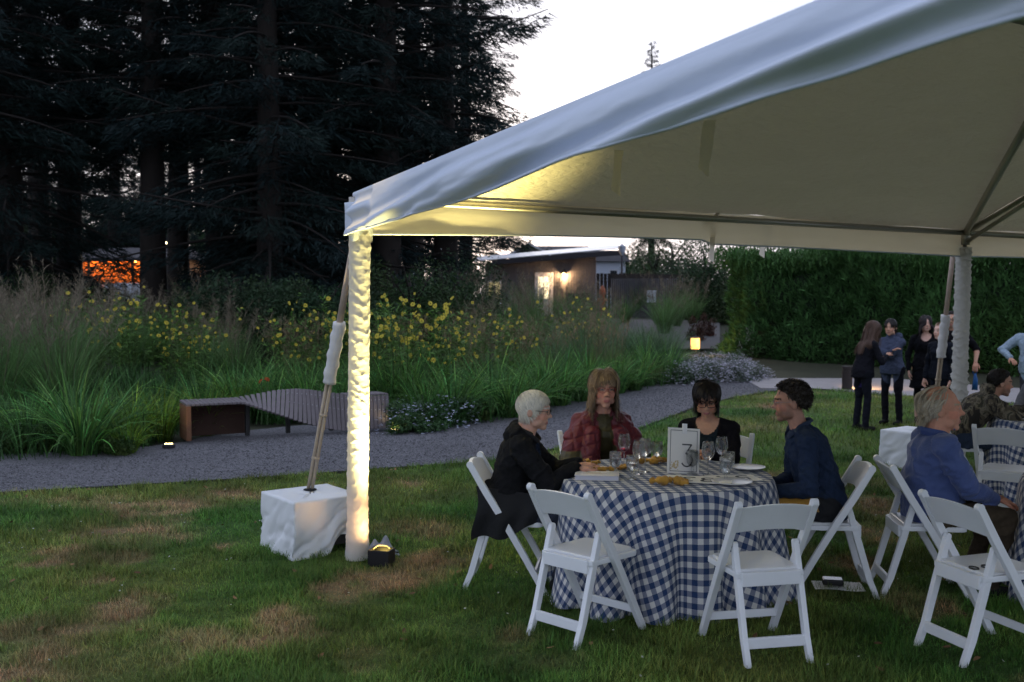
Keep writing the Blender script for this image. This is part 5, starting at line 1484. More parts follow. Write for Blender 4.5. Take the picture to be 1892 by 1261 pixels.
# ================================================================== white folding chairs
resin = mat('white_resin', (.75, .76, .78), .42, .09, 5, bump=.06, bscale=60, spec=.45)
def chair_proto():
    e = empty('folding_chair')
    for s in (-1, 1):
        m = MB(); x = s * .205
        pts = [(x, .235, 0), (x, .10, .24), (x, -.035, .47), (x, -.13, .62), (x, -.235, .80)]
        for a, b in zip(pts[:-1], pts[1:]): pass
        V, F = [], []
        wid = [.042, .046, .05, .05, .046]
        for (px_, py_, pz_), w in zip(pts, wid):
            dx = .0165
            V += [(px_ - dx, py_ - w / 2, pz_), (px_ + dx, py_ - w / 2, pz_), (px_ + dx, py_ + w / 2, pz_), (px_ - dx, py_ + w / 2, pz_)]
        for i in range(4):
            for k in range(4): F.append((i * 4 + k, i * 4 + (k + 1) % 4, i * 4 + 4 + (k + 1) % 4, i * 4 + 4 + k))
        F += [(3, 2, 1, 0), (16, 17, 18, 19)]
        m.add(V, F)
        # rounded top
        m.tube([(x - .0163, -.235, .80), (x + .0163, -.235, .80)], .0225, 14)
        m.build('upright', resin, e, bevel=.004)
        m = MB(); x2 = s * .168
        V, F = [], []
        for (y, z), w in zip([(-.285, 0), (-.235, .12), (-.165, .36), (-.105, .57)], [.036, .04, .042, .036]):
            V += [(x2 - .015, y - w / 2, z), (x2 + .015, y - w / 2, z), (x2 + .015, y + w / 2, z), (x2 - .015, y + w / 2, z)]
        for i in range(3):
            for k in range(4): F.append((i * 4 + k, i * 4 + (k + 1) % 4, i * 4 + 4 + (k + 1) % 4, i * 4 + 4 + k))
        F += [(3, 2, 1, 0), (12, 13, 14, 15)]
        m.add(V, F); m.tube([(x2 - .0148, -.105, .572), (x2 + .0148, -.105, .572)], .018, 12)
        leg = m.build('leg', resin, e, bevel=.004)
        m = MB(); m.tube([(x2 + s * .012, -.105, .565), (x2 + s * .040, -.105, .565)], .007, 10); m.build('bolt', mat('bolt_steel', (.25, .25, .26), .4, metal=.8), leg)
    m = MB()
    def bk(u, v, off):
        a = (u - .5) * 2
        top = .785 + .022 * (1 - a * a); bot = .645 + .020 * (1 - a * a)
        z = bot + (top - bot) * v
        y = -.235 + (.80 - z) * .56 - .022 * (1 - a * a) + off
        return Vector((a * .19, y, z))
    nu, nv = 16, 5
    Vf = [bk(i / nu, j / nv, .010) for j in range(nv + 1) for i in range(nu + 1)]; Vb = [bk(i / nu, j / nv, -.010) for j in range(nv + 1) for i in range(nu + 1)]
    n = len(Vf); F = []
    for j in range(nv):
        for i in range(nu):
            a = j * (nu + 1) + i; F.append((a, a + 1, a + nu + 2, a + nu + 1)); F.append((n + a + 1, n + a, n + a + nu + 1, n + a + nu + 2))
    for i in range(nu):
        F.append((i + 1, i, n + i, n + i + 1)); t = nv * (nu + 1) + i; F.append((t, t + 1, n + t + 1, n + t))
    for j in range(nv):
        a = j * (nu + 1); F.append((a, a + nu + 1, n + a + nu + 1, n + a)); b = a + nu; F.append((b + nu + 1, b, n + b, n + b + nu + 1))
    m.add(Vf + Vb, F); m.build('backrest', resin, e, smooth=False, bevel=.004)
    # seat with rounded front corners and padded top
    out = []
    for cx, cy, a0 in ((.15, .17, 0), (-.15, .17, 90), (-.172, -.165, 180), (.172, -.165, 270)):
        r = .045 if cy > 0 else .012
        for k in range(6):
            a = R(a0 + k * 18); out.append((cx + r * math.cos(a), cy + r * math.sin(a)))
    m = MB(); m.poly(out, .415, .445); seat = m.build('seat', resin, e, bevel=.006)
    m = MB(); m.poly([(x * .90, y * .90 + .002) for x, y in out], .443, .460); m.build('seat_pad', mat('white_vinyl_pad', (.70, .70, .70), .32, .03, 10, spec=.5), seat, bevel=.010, seg=3)
    m = MB(); m.box((0, -.178, .410), (.318, .020, .070)); m.build('apron', resin, e, bevel=.004)
    m = MB(); m.box((0, -.243, .105), (.318, .020, .055)); m.build('crossbar', resin, e, bevel=.004)
    m = MB(); m.box((0, .165, .125), (.388, .018, .042)); m.build('crossbar', resin, e, bevel=.004)
    return e
CH = chair_proto()
def face_rz(fx, fy): return math.atan2(-fx, fy)
chairs = [((.00, 6.66), (1, -.12), 'white folding chair under the white haired man in the black coat'),
          ((.62, 7.80), (.25, -.97), 'white folding chair behind the woman in the red quilted cape'),
          ((1.50, 7.68), (-.42, -.91), 'white folding chair behind the woman in the black cardigan'),
          ((1.96, 6.55), (-1, .12), 'white folding chair under the man in the navy shirt'),
          ((.415, 5.755), (.70, .71), 'empty white folding chair at the near left of the middle table'),
          ((1.28, 5.48), (-.20, .98), 'empty white folding chair at the near right of the middle table'),
          ((2.56, 6.52), (1, -.10), 'white folding chair under the man in the blue shirt'),
          ((2.46, 5.42), (.95, .31), 'empty white folding chair in the bottom right corner with letters on its seat'),
          ((3.98, 8.45), (.55, .84), 'empty white folding chair between the blue shirt man and the far table'),
          ((4.10, 9.78), (1, -.05), 'white folding chair under the man in camouflage')]
for i, ((x, y), (fx, fy), lab) in enumerate(chairs):
    c = CH if i == 0 else copy_tree(CH)
    c.location = (x, y, 0); c.rotation_euler = (0, 0, face_rz(fx, fy))
    tag(c, lab, 'chair', 'white folding chairs')
# dark letters printed on the corner chair's seat
cc = [o for o in COL.objects if o.get('label', '').startswith('empty white folding chair in the bottom right')][0]
m = MB()
m.tube([(.07 + .03 * math.cos(a), -.06 + .025 * math.sin(a), .462) for a in np.linspace(.6, 5.6, 14)], .005, 6, flat=.3)
m.tube([(.07 + .03 * math.cos(a), -.14 + .02 * math.sin(a), .462) for a in np.linspace(0, 6.2, 14)], .005, 6, flat=.3)
m.build('seat_letters', mat('letter_black', (.02, .02, .02), .5), cc, smooth=True)

# ================================================================== things on the middle table
glass = bpy.data.materials.new('clear_glass'); glass.use_nodes = True
nt = glass.node_tree; n, l = nt.nodes, nt.links
gb = n.new('ShaderNodeBsdfGlass'); gb.inputs['IOR'].default_value = 1.45; gb.inputs['Roughness'].default_value = .0
tb = n.new('ShaderNodeBsdfTransparent'); tb.inputs['Color'].default_value = (.97, .98, .98, 1); mg = n.new('ShaderNodeMixShader'); mg.inputs['Fac'].default_value = .45
l.new(tb.outputs[0], mg.inputs[1]); l.new(gb.outputs[0], mg.inputs[2]); l.new(mg.outputs[0], n['Material Output'].inputs['Surface'])
def drinkm(name, col):
    m = bpy.data.materials.new(name); m.use_nodes = True; p = _pr(m.node_tree)
    p.inputs['Base Color'].default_value = (*col, 1); p.inputs['Transmission Weight'].default_value = .9; p.inputs['Roughness'].default_value = .02; p.inputs['IOR'].default_value = 1.33
    return m
WATER, WINE = drinkm('water', (.9, .93, .95)), drinkm('red_wine', (.55, .02, .05))
def prof_shell(outer, th=.0016):
    inner = [(max(r - th, .0005), z) for r, z in outer]
    return outer, inner
def glassware(u, v, kind, label, fill=None, z=TOPZ + .004):
    p = G(u, v, z)
    e = tag(empty('wine_glass' if kind == 'wine' else 'water_goblet', (p.x, p.y, z)), label, 'glass', 'glasses on the middle table')
    if kind == 'wine':
        bowl = [(.004, .095), (.018, .100), (.032, .115), (.040, .140), (.041, .160), (.037, .190), (.032, .212)]
        foot = [(.034, 0), (.034, .002), (.012, .006), (.0045, .012), (.0038, .05), (.004, .095)]
    else:
        bowl = [(.006, .045), (.020, .052), (.033, .070), (.038, .095), (.038, .120), (.036, .148)]
        foot = [(.033, 0), (.033, .003), (.013, .008), (.008, .018), (.010, .028), (.006, .036), (.008, .045)]
    m = MB(); o, i = prof_shell(bowl)
    m.lathe(o + list(reversed(i)), 28); m.build('bowl', glass, e, smooth=True)
    m = MB(); m.lathe([(0, 0)] + foot + [(0, foot[-1][1])], 22); m.build('stem', glass, e, smooth=True)
    if fill:
        f, mt = fill; zt = bowl[0][1] + .004 + (bowl[-1][1] - bowl[0][1]) * f
        rs = [(r - .003, zz + .003) for r, zz in bowl if zz < zt and r > .006]
        rt = np.interp(zt, [b[1] for b in bowl], [b[0] for b in bowl]) - .003
        m = MB(); m.lathe([(0, rs[0][1])] + rs + [(rt, zt), (0, zt)], 24); m.build('drink', mt, e, smooth=False)
glassware(1153, 862, 'wine', 'tall wine glass holding a little red wine before the woman in red', (.22, WINE))
glassware(1137, 879, 'water', 'water goblet half full beside the mustard napkin and book', (.6, WATER))
glassware(1168, 886, 'water', 'water goblet half full standing right of the book', (.5, WATER))
glassware(1180, 876, 'wine', 'empty wine glass just right of the pair of water goblets')
glassware(1192, 872, 'wine', 'empty wine glass left of the number sign')
glassware(1214, 857, 'water', 'empty water goblet behind the number sign near the far napkin', z=TOPZ + .004)
glassware(1279, 876, 'water', 'empty goblet in front of the number three on the sign')
glassware(1308, 879, 'wine', 'empty wine glass right of the number sign')
glassware(1333, 868, 'wine', 'empty wine glass before the woman in the black cardigan')
glassware(1341, 890, 'water', 'water goblet full of ice water on the number cards', (.75, WATER))
glassware(1346, 879, 'water', 'empty water goblet behind the ice water goblet')
# number sign: card held by a clip
card = mat('card_cream', (.80, .77, .71), .7, .03, 5); greyp = mat('card_grey_ink', (.10, .098, .095), .7); inkm = mat('card_black_ink', (.02, .02, .022), .6)
def sign3():
    b = G(1262, 876, TOPZ + .004)
    e = tag(empty('number_sign', (b.x, b.y, TOPZ + .006), R(14)), 'cream number three sign with grey border and clip on top', 'sign')
    w, h = .215, .285
    t = Matrix.Rotation(R(-9), 3, 'X') @ Matrix.Rotation(R(5), 3, 'Y')
    T = lambda x, y, z: t @ Vector((x, y, z))
    def plate(x0, x1, z0, z1, y, name, m, par=e, th=.004):
        mb = MB(); V = [T(x, y + dy, z) for dy in (0, th) for x, z in ((x0, z0), (x1, z0), (x1, z1), (x0, z1))]
        mb.add(V, [(0, 1, 2, 3), (7, 6, 5, 4), (0, 4, 5, 1), (1, 5, 6, 2), (2, 6, 7, 3), (3, 7, 4, 0)]); return mb.build(name, m, par)
    c = plate(-w / 2, w / 2, 0, h, 0, 'card', card)
    mb = MB(); iw, ih, bt = w / 2 - .016, h - .014, .0035
    for x0, x1, z0, z1 in ((-iw, iw, ih - bt, ih), (-iw, -iw + bt, .012, ih), (iw - bt, iw, .012, ih), (-iw, iw, .012, .012 + bt)):
        V = [T(x, -.0015, z) for x, z in ((x0, z0), (x1, z0), (x1, z1), (x0, z1))]; mb.add(V, [(0, 1, 2, 3)])
    mb.build('border', greyp, c)
    # flat topped three
    pts = [(-.032, .182), (.030, .182), (-.006, .128)]
    arc = [(.000 + .037 * math.cos(a), .085 + .040 * math.sin(a)) for a in np.linspace(R(100), R(-150), 18)]
    mb = MB()
    def stroke(ps, wd, dx=.022):
        for (a0, b0), (a1, b1) in zip(ps[:-1], ps[1:]):
            d = Vector((a1 - a0, b1 - b0)); L = d.length; d /= L; nn = Vector((-d.y, d.x)) * wd / 2; ext = d * wd * .2
            q = [(a0 - ext.x - nn.x, b0 - ext.y - nn.y), (a1 + ext.x - nn.x, b1 + ext.y - nn.y), (a1 + ext.x + nn.x, b1 + ext.y + nn.y), (a0 - ext.x + nn.x, b0 - ext.y + nn.y)]
            mb.add([T(x + dx, -.002, z) for x, z in q], [(0, 1, 2, 3)])
    stroke(pts + arc[:1], .0085); stroke(arc, .0085)
    mb.build('numeral', greyp, c)
    mb = MB(); rr = random.Random(2)
    for k in range(26):
        x, z = rr.uniform(-.085, -.035), rr.uniform(.02, .085 - .02 * rr.random()); r = rr.uniform(.003, .007)
        mb.add([T(x + r * math.cos(a), -.0012 - .00005 * k, z + r * math.sin(a)) for a in np.linspace(0, 5.4, 7)], [tuple(range(7))])
    mb.build('printed_flowers', mat('print_ochre', (.58, .46, .26), .7), c)
    plate(-.012, .018, h - .035, h + .028, -.006, 'clip', mat('clip_white', (.80, .79, .77), .4), e, .012)
    mb = MB(); mb.beam(T(0, .004, h * .8), Vector((T(0, .004, 0).x, T(0, 0, 0).y + .10, -.004)), .03, .004); mb.build('easel_leg', card, e)
sign3()
def text_mesh(s, size):
    cu = bpy.data.curves.new('txt', 'FONT'); cu.body = s; cu.size = size; cu.align_x = 'CENTER'; cu.align_y = 'CENTER'; cu.extrude = .0003; cu.offset = .0; cu.space_character = 1.15
    o = bpy.data.objects.new('txt', cu); COL.objects.link(o)
    dg = bpy.context.evaluated_depsgraph_get(); me = bpy.data.meshes.new_from_object(o.evaluated_get(dg)); bpy.data.objects.remove(o); return me
def numcard(u, v, rz, s, z, label, w=.30, d=.20, tx=0):
    p = G(u, v, z); e = tag(empty('number_card', (p.x, p.y, z), rz), label, 'card', 'number cards')
    m = MB(); m.box((0, 0, .002), (w, d, .003)); m.build('card', card, e)
    me = text_mesh(s, .21); me.materials.clear(); me.materials.append(inkm)
    o = link('numeral', me, e); o.location = (tx, 0, .0045); o.rotation_euler = (0, 0, math.pi)
numcard(1290, 887, R(-16), '83', TOPZ + .010, 'cream card lying flat with upside down number eighty three', .40, .23)
numcard(1355, 884, R(8), '54', TOPZ + .006, 'cream card lying flat under the goblets with upside down number', .30, .21)
pl_ = mat('porcelain', (.62, .61, .60), .25, .02, spec=.5)
def plate_at(u, v, label, r=.11):
    p = G(u, v, TOPZ + .004); e = tag(empty('plate', (p.x, p.y, TOPZ + .004)), label, 'plate', 'plates on the middle table')
    m = MB(); m.lathe([(0, .002), (r * .55, .002), (r * .62, .004), (r * .98, .016), (r, .018), (r * .98, .020), (r * .62, .009), (0, .006)], 32); m.build('dish', pl_, e, smooth=True)
    m = MB(); m.lathe([(r * .97, .0205), (r * 1.0, .0215), (r * 1.005, .019)], 32); m.build('rim', pl_, e, smooth=True)
plate_at(1382, 868, 'shallow white plate near the navy shirt man'); plate_at(1352, 895, 'white plate under the number cards at the table front', .12)
must = mat('mustard_linen', (.46, .24, .035), .85, .2, 30, bump=.35, bscale=120, sheen=.2)
def napkin(u, v, rz, L, r, label, seed):
    p = G(u, v, TOPZ + .004); e = tag(empty('napkin', (p.x, p.y, TOPZ + .005), rz), label, 'napkin', 'mustard napkins')
    m = MB(); n = 18
    pts = [(L * (i / n - .5), .02 * math.sin(i * .4 + seed), r * .8 + .004 * math.sin(i * .9 + seed)) for i in range(n + 1)]
    m.tube(pts, [r * (.75 + .25 * math.sin(i * .7 + seed) + .25 * math.sin(i * 1.9 + seed * 2)) * (1 if 0 < i < n else .6) for i in range(n + 1)], 14, flat=.75, ref=(0, 1, 0)); m.build('roll', must, e, smooth=True)
    m = MB()
    def fl(a, b):
        x = L * (.42 + .25 * b) * (1 if seed % 2 else -1); y = (a - .5) * .13 * (1 - .35 * b) + .01 * math.sin(a * 7 + seed)
        return Vector((x, y, .004 + .026 * abs(math.sin(a * 5.2 + seed)) * (1 - .4 * b) + .010))
    m.grid(fl, 14, 6); m.build('fold', must, e, smooth=True)
napkin(1232, 897, R(-8), .19, .036, 'rolled mustard napkin at the front edge by the number cards', 3)
napkin(1114, 872, R(0), .13, .022, 'rolled mustard napkin left of the half full goblet', 2)
napkin(1150, 868, R(55), .12, .022, 'folded mustard napkin between the two goblets', 4)
napkin(1196, 858, R(10), .16, .026, 'loosely folded mustard napkin left of the number sign', 5)
napkin(1222, 854, R(-10), .10, .022, 'mustard napkin half hidden behind the number sign', 6)
napkin(1098, 858, R(20), .10, .016, 'small mustard napkin before the woman in red', 8)
def book(u, v, rz, w, d, h, label, z=TOPZ + .004):
    p = G(u, v, z); e = tag(empty('book', (p.x, p.y, z), rz), label, 'book', 'white books')
    cm = mat('book_cover', (.66, .63, .60), .55, .04, 8)
    for zz in (.0015, h - .0015):
        m = MB(); m.box((0, 0, zz), (w, d, .003)); m.build('cover', cm, e, bevel=.001, seg=1)
    m = MB(); m.box((0, .002, h / 2), (w - .008, d - .008, h - .0064)); m.build('pages', mat('book_pages', (.55, .54, .58), .8, .1, 90, stretch=(1, 1, 40)), e)
    m = MB(); rr = random.Random(4)
    for k in range(5): m.box((-.02 + rr.uniform(-.01, .01), d * (.25 - k * .1), h + .0004), (w * rr.uniform(.3, .6), .006, .0005))
    m.build('printed_lines', mat('book_print', (.48, .40, .30), .7), e)
book(1103, 884, R(-6), .27, .17, .030, 'closed white book at the left front of the middle table')
book(1088, 867, R(-10), .22, .15, .010, 'thin white booklet under the hands of the white haired man')
ph = G(1101, 868, TOPZ + .016); e = tag(empty('eyeglass_pen', (ph.x, ph.y, TOPZ + .016), R(25)), 'small black and gold pen beside the thin booklet', 'pen')
m = MB(); m.tube([(-.05, 0, .004), (.05, 0, .004)], .004, 8); m.build('barrel', mat('pen_black', (.02, .02, .02), .4), e, smooth=True)
m = MB(); m.tube([(.05, 0, .004), (.065, 0, .004)], .0042, 8); m.build('tip', mat('pen_gold', (.6, .45, .12), .3, metal=.8), e, smooth=True)
# phone and paper on the grass under the right chair
p = G(1548, 1096); e = tag(empty('paper_sheet', (p.x, p.y, .045), R(-8)), 'white paper lying on the grass under the navy man chair', 'paper')
m = MB(); m.grid(lambda u, v: Vector(((u - .5) * .30, (v - .5) * .20, .004 * math.sin(u * 6) * math.cos(v * 5))), 10, 8); m.build('sheet', mat('paper_white', (.68, .67, .66), .7, .03), e, smooth=True)
m = MB(); m.box((.05, .095, .002), (.1, .002, .002)); m.build('sheet_edge', MATS['paper_white'], e)
e = tag(empty('black_device', (p.x - .03, p.y + .01, .053), R(-12)), 'small black electronic box resting on the paper under the chair', 'device')
m = MB(); m.box((0, 0, .018), (.125, .09, .034)); m.build('case', blk, e, bevel=.008); m = MB(); m.box((0, 0, .036), (.11, .075, .003)); m.build('top_panel', mat('device_top', (.05, .055, .07), .2, spec=.6), e, bevel=.001)
# setting on the far and right tables
def far_item(tb, dx, dy, fn): pass
p = T3; e = tag(empty('plate', (p.x - .42, p.y - .12, TOPZ + .004)), 'white plate on the far table by the man in camouflage', 'plate')
m = MB(); m.lathe([(0, .002), (.07, .002), (.12, .016), (.122, .018), (.118, .02), (.07, .008), (0, .006)], 24); m.build('dish', pl_, e, smooth=True); m = MB(); m.lathe([(.117, .0205), (.121, .022), (.123, .019)], 24); m.build('rim', pl_, e, smooth=True)
# ================================================================== people
skinm = bpy.data.materials.new('skin'); skinm.use_nodes = True
nt = skinm.node_tree; n, l = nt.nodes, nt.links; p_ = _pr(nt)
at = n.new('ShaderNodeAttribute'); at.attribute_name = 'Col'
tc = n.new('ShaderNodeTexCoord'); no = n.new('ShaderNodeTexNoise'); no.inputs['Scale'].default_value = 60; no.inputs['Detail'].default_value = 5; l.new(tc.outputs['Object'], no.inputs['Vector'])
mr = n.new('ShaderNodeMapRange'); mr.inputs['To Min'].default_value = 1.15; mr.inputs['To Max'].default_value = 1.5; l.new(no.outputs['Fac'], mr.inputs['Value'])
sc = n.new('ShaderNodeVectorMath'); sc.operation = 'SCALE'; l.new(at.outputs['Color'], sc.inputs[0]); l.new(mr.outputs['Result'], sc.inputs['Scale'])
l.new(sc.outputs['Vector'], p_.inputs['Base Color']); p_.inputs['Roughness'].default_value = .62; p_.inputs['Specular IOR Level'].default_value = .3
bs_ = n.new('ShaderNodeBump'); bs_.inputs['Strength'].default_value = .35; bs_.inputs['Distance'].default_value = .003; l.new(no.outputs['Fac'], bs_.inputs['Height']); l.new(bs_.outputs['Normal'], p_.inputs['Normal'])
p_.inputs['Subsurface Weight'].default_value = .12; p_.inputs['Subsurface Radius'].default_value = (.012, .005, .003)
fabric = mat_attr('garment', .9, .2, 35, bump=.8, bscale=26, sheen=.0, bdist=.014, spec=.08)
denim = mat_attr('trouser_cloth', .9, .18, 50, bump=.4, bscale=70, bdist=.005, spec=.08)
hairm = mat_attr('hair_strand', .5, .08, 40, spec=.3)
quilt = mat_attr('quilted_nylon', .5, .12, 30, bump=.4, bscale=45, bdist=.006, spec=.4)
def camo_mat():
    m = bpy.data.materials.new('camouflage'); m.use_nodes = True; nt = m.node_tree; n, l = nt.nodes, nt.links; p = _pr(nt)
    tc = n.new('ShaderNodeTexCoord'); no = n.new('ShaderNodeTexNoise'); no.inputs['Scale'].default_value = 13; no.inputs['Detail'].default_value = 3; no.inputs['Distortion'].default_value = 1.2
    mp = n.new('ShaderNodeMapping'); mp.inputs['Scale'].default_value = (1, 1, .55); l.new(tc.outputs['Object'], mp.inputs['Vector']); l.new(mp.outputs['Vector'], no.inputs['Vector'])
    rp = n.new('ShaderNodeValToRGB'); rp.color_ramp.interpolation = 'CONSTANT'; el = rp.color_ramp.elements
    el[0].color = (.018, .015, .012, 1); el[1].position = .44; el[1].color = (.085, .07, .045, 1); a = el.new(.52); a.color = (.17, .145, .10, 1); b = el.new(.60); b.color = (.05, .048, .03, 1)
    l.new(no.outputs['Fac'], rp.inputs['Fac']); l.new(rp.outputs['Color'], p.inputs['Base Color']); p.inputs['Roughness'].default_value = .9
    return m
def check_mat(name, c1, c2, sc_):
    m = bpy.data.materials.new(name); m.use_nodes = True; nt = m.node_tree; n, l = nt.nodes, nt.links; p = _pr(nt)
    tc = n.new('ShaderNodeTexCoord'); ck = n.new('ShaderNodeTexChecker'); ck.inputs['Scale'].default_value = sc_
    mp = n.new('ShaderNodeMapping'); mp.inputs['Rotation'].default_value = (0, R(20), 0); l.new(tc.outputs['Object'], mp.inputs['Vector'])
    l.new(mp.outputs['Vector'], ck.inputs['Vector']); ck.inputs['Color1'].default_value = (*c1, 1); ck.inputs['Color2'].default_value = (*c2, 1)
    l.new(ck.outputs['Color'], p.inputs['Base Color']); p.inputs['Roughness'].default_value = .8; p.inputs['Sheen Weight'].default_value = .2
    return m
CAMO = camo_mat(); BCHK = check_mat('fine_blue_check', (.045, .072, .205), (.070, .105, .27), 260)

def ik(S, W, a, b, hint):
    S, W = Vector(S), Vector(W); d = W - S; L = d.length
    if L > (a + b) * .995: W = S + d * ((a + b) * .995 / L); d = W - S; L = d.length
    x = (a * a - b * b + L * L) / (2 * L); h = math.sqrt(max(a * a - x * x, 0))
    u = d / L; hv = Vector(hint); hv = (hv - u * hv.dot(u)); hv.normalize()
    return S + u * x + hv * h, W
def hand_geo(mb, wrist, d, pn, side, curl=.5, s=1.0, spread=.12):
    """palm, four unequal bent fingers and a thumb leaving the side of the palm"""
    d = Vector(d).normalized(); pn = Vector(pn); pn = (pn - d * pn.dot(d)).normalized(); x = d.cross(pn).normalized() * side
    w = Vector(wrist)
    mb.tube([w - d * .02 * s, w + d * .02 * s, w + d * .055 * s, w + d * .092 * s], [.026 * s, .033 * s, .040 * s, .036 * s], 12, flat=.45, ref=x)
    for k, (off, L) in enumerate(((-.029, .066), (-.010, .078), (.010, .072), (.028, .056))):
        b = w + d * .085 * s + x * (off * s); ang = 0; pts = [b - d * .015 * s]; dirv = (d + x * (off / .03) * spread).normalized()
        seg = [L * .45, L * .32, L * .25]; cur = b; pts.append(cur); a = curl * .35
        for q in seg:
            v = (dirv * math.cos(a) + pn * math.sin(a)); cur = cur + v * q * s; pts.append(cur); a += curl * .75
        mb.tube(pts, [.0098 * s, .0092 * s, .0085 * s, .0078 * s, .0055 * s], 8)
    b = w + d * .022 * s - x * .030 * s; v1 = (d * .72 - x * .62 + pn * .28).normalized(); v2 = (d * .92 - x * .18 + pn * .42).normalized()
    mb.tube([b - v1 * .01, b + v1 * .034 * s, b + v1 * .034 * s + v2 * .030 * s, b + v1 * .034 * s + v2 * .052 * s], [.0125 * s, .0112 * s, .0098 * s, .007 * s], 8)
    return mb
def person(label, loc, facing, seated=True, sc=1.0, lean=8, hunch=8, head=(0, 0), hl=None, hr=None, hlr=(1, 1), top=(.05, .05, .06), bottom=(.03, .03, .04), skin=(.42, .25, .18), haircol=(.1, .07, .05),
           girth=1.0, belly=0.0, shoulder=.185, fem=False, hair=None, paint=None, extra=None, vox=.0068, topmat=None, legs=None, bare_legs=False, skirt=False, elbow=((.6, -.5, -.6), (-.6, -.5, -.6)), side=0, shoes=(.02, .02, .02),
           hand_dir=None, brow=None, beard=None, lips=(.30, .12, .10), curl=.55, neckline=0.0, sleeve=1.0, headscale=1.0, hipz=None, neckdrop=.012, neckr=1.0, high=False, wrinkle=.007, armr=1.0, palm=None):
    rz = face_rz(*facing)
    pr = []   # primitives: (tag, kind, data)
    src = MB()
    hz = (hipz if hipz else (.535 if seated else .90 * sc))
    # spine
    a0, a1 = R(lean), R(lean + hunch); sd_ = R(side)
    pel = Vector((0, 0, hz))
    dirs = lambda t: Vector((math.sin(sd_) * t, math.sin(a0 + (a1 - a0) * t), math.cos(a0 + (a1 - a0) * t))).normalized()
    TL = .49 * sc
    spine = [pel - Vector((0, 0, .10 * sc if seated else .12 * sc))]
    cur = pel.copy(); N = 10; sp = [cur.copy()]
    for i in range(N): cur = cur + dirs((i + .5) / N) * TL / N; sp.append(cur.copy())
    neck = sp[-1]; nd = dirs(1.0)
    # torso rings
    wd = [(-.10, .168, .125), (0, .175, .132), (.2, .160, .122 + belly * .6), (.38, .150, .118 + belly), (.58, .163, .122 + belly * .5), (.76, .172 * shoulder / .185, .118), (.90, .132 * shoulder / .185, .085), (.97, .060, .058)]
    if fem: wd = [(-.10, .172, .130), (0, .178, .135), (.2, .152, .116), (.38, .136, .108 + belly), (.58, .146, .122), (.70, .150, .130), (.80, .148, .105), (.91, .105, .076), (.97, .050, .050)]
    V, F = [], []; nseg = 26; frames = []
    for t, rx, ry in wd:
        t_ = max(t, 0) * N; i = min(int(t_), N - 1); c = sp[i].lerp(sp[i + 1], t_ - i)
        dd = dirs(max(t, 0))
        if t < 0: c = pel + Vector((0, 0, t * sc * .9)); dd = Vector((0, 0, 1))
        fw = Vector((0, dd.z, -dd.y)).normalized(); rt = fw.cross(dd) * -1; rt = Vector((1, 0, 0)) if abs(rt.x) < .5 else rt
        rt = dd.cross(fw) * -1; rt = rt if rt.x > 0 else -rt
        off = fw * (belly * .55 * (1 if .1 < t < .6 else 0) + (.012 if fem and .5 < t < .75 else 0))
        rx *= girth * sc; ry *= girth * sc
        for k in range(nseg):
            a = 2 * math.pi * k / nseg
            V.append(c + off + rt * (rx * math.copysign(abs(math.cos(a)) ** .85, math.cos(a))) + fw * (ry * math.copysign(abs(math.sin(a)) ** .9, math.sin(a))))
        frames.append((t, c + off, rx, ry))
    for i in range(len(wd) - 1):
        for k in range(nseg): F.append((i * nseg + k, i * nseg + (k + 1) % nseg, (i + 1) * nseg + (k + 1) % nseg, (i + 1) * nseg + k))
    F += [tuple(range(nseg - 1, -1, -1)), tuple(range((len(wd) - 1) * nseg, len(wd) * nseg))]
    src.add(V, F)
    for (t, c, rx, ry), (t2, c2, rx2, ry2) in zip(frames[:-1], frames[1:]): pr.append(('top' if t >= -.05 else 'top', 'cap', c, c2, (rx + ry) / 2, (rx2 + ry2) / 2))
    def cap(tg, a, b, r0, r1, n=12):
        a, b = Vector(a), Vector(b); d = (b - a); L = d.length; d = d / L if L > 0 else Vector((0, 0, 1))
        src.tube([a - d * r0 * .8, a - d * r0 * .45, a, a.lerp(b, .5), b, b + d * r1 * .45, b + d * r1 * .8], [r0 * .55, r0 * .88, r0, (r0 + r1) / 2, r1, r1 * .88, r1 * .55], n)
        pr.append((tg, 'cap', a, b, r0, r1))
    def ell(tg, c, r, M=None):
        src.ell(c, r, 18, 12, M); pr.append((tg, 'ell', Vector(c), Vector(r), M if M is not None else Matrix.Identity(3)))
    # shoulders and arms
    sw = shoulder * sc * (1 if not fem else .92)
    shc = neck - nd * .055 * sc
    wrists = []
    armlen = (.285 * sc, .245 * sc)
    for s, W, hint, tg in ((1, hr, elbow[0], 'R'), (-1, hl, elbow[1], 'L')):
        S = shc + Vector((s * sw, 0, -.01)); S = S - dirs(.9) * .012
        if W is None: W = S + Vector((s * .06, .06, -.50 * sc))
        E, W = ik(S, W, armlen[0], armlen[1], hint)
        r = (.061, .050, .046, .036) if not fem else (.050, .043, .040, .031)
        r = [q * sc * (girth * .6 + .4) * armr for q in r]
        cap('top', shc + Vector((s * sw * .35, 0, .0)), S, .062 * sc, r[0] * 1.06)
        cap('top' if sleeve > .2 else 'skin', S, E, r[0], r[1])
        if sleeve >= 1: cap('top', E, E.lerp(W, .93), r[2], r[3]); cap('skin', E.lerp(W, .93), W, r[3] * .75, .024 * sc)
        else: cap('skin', E, W, r[2] * .86, .025 * sc)
        wrists.append((E, W, s))
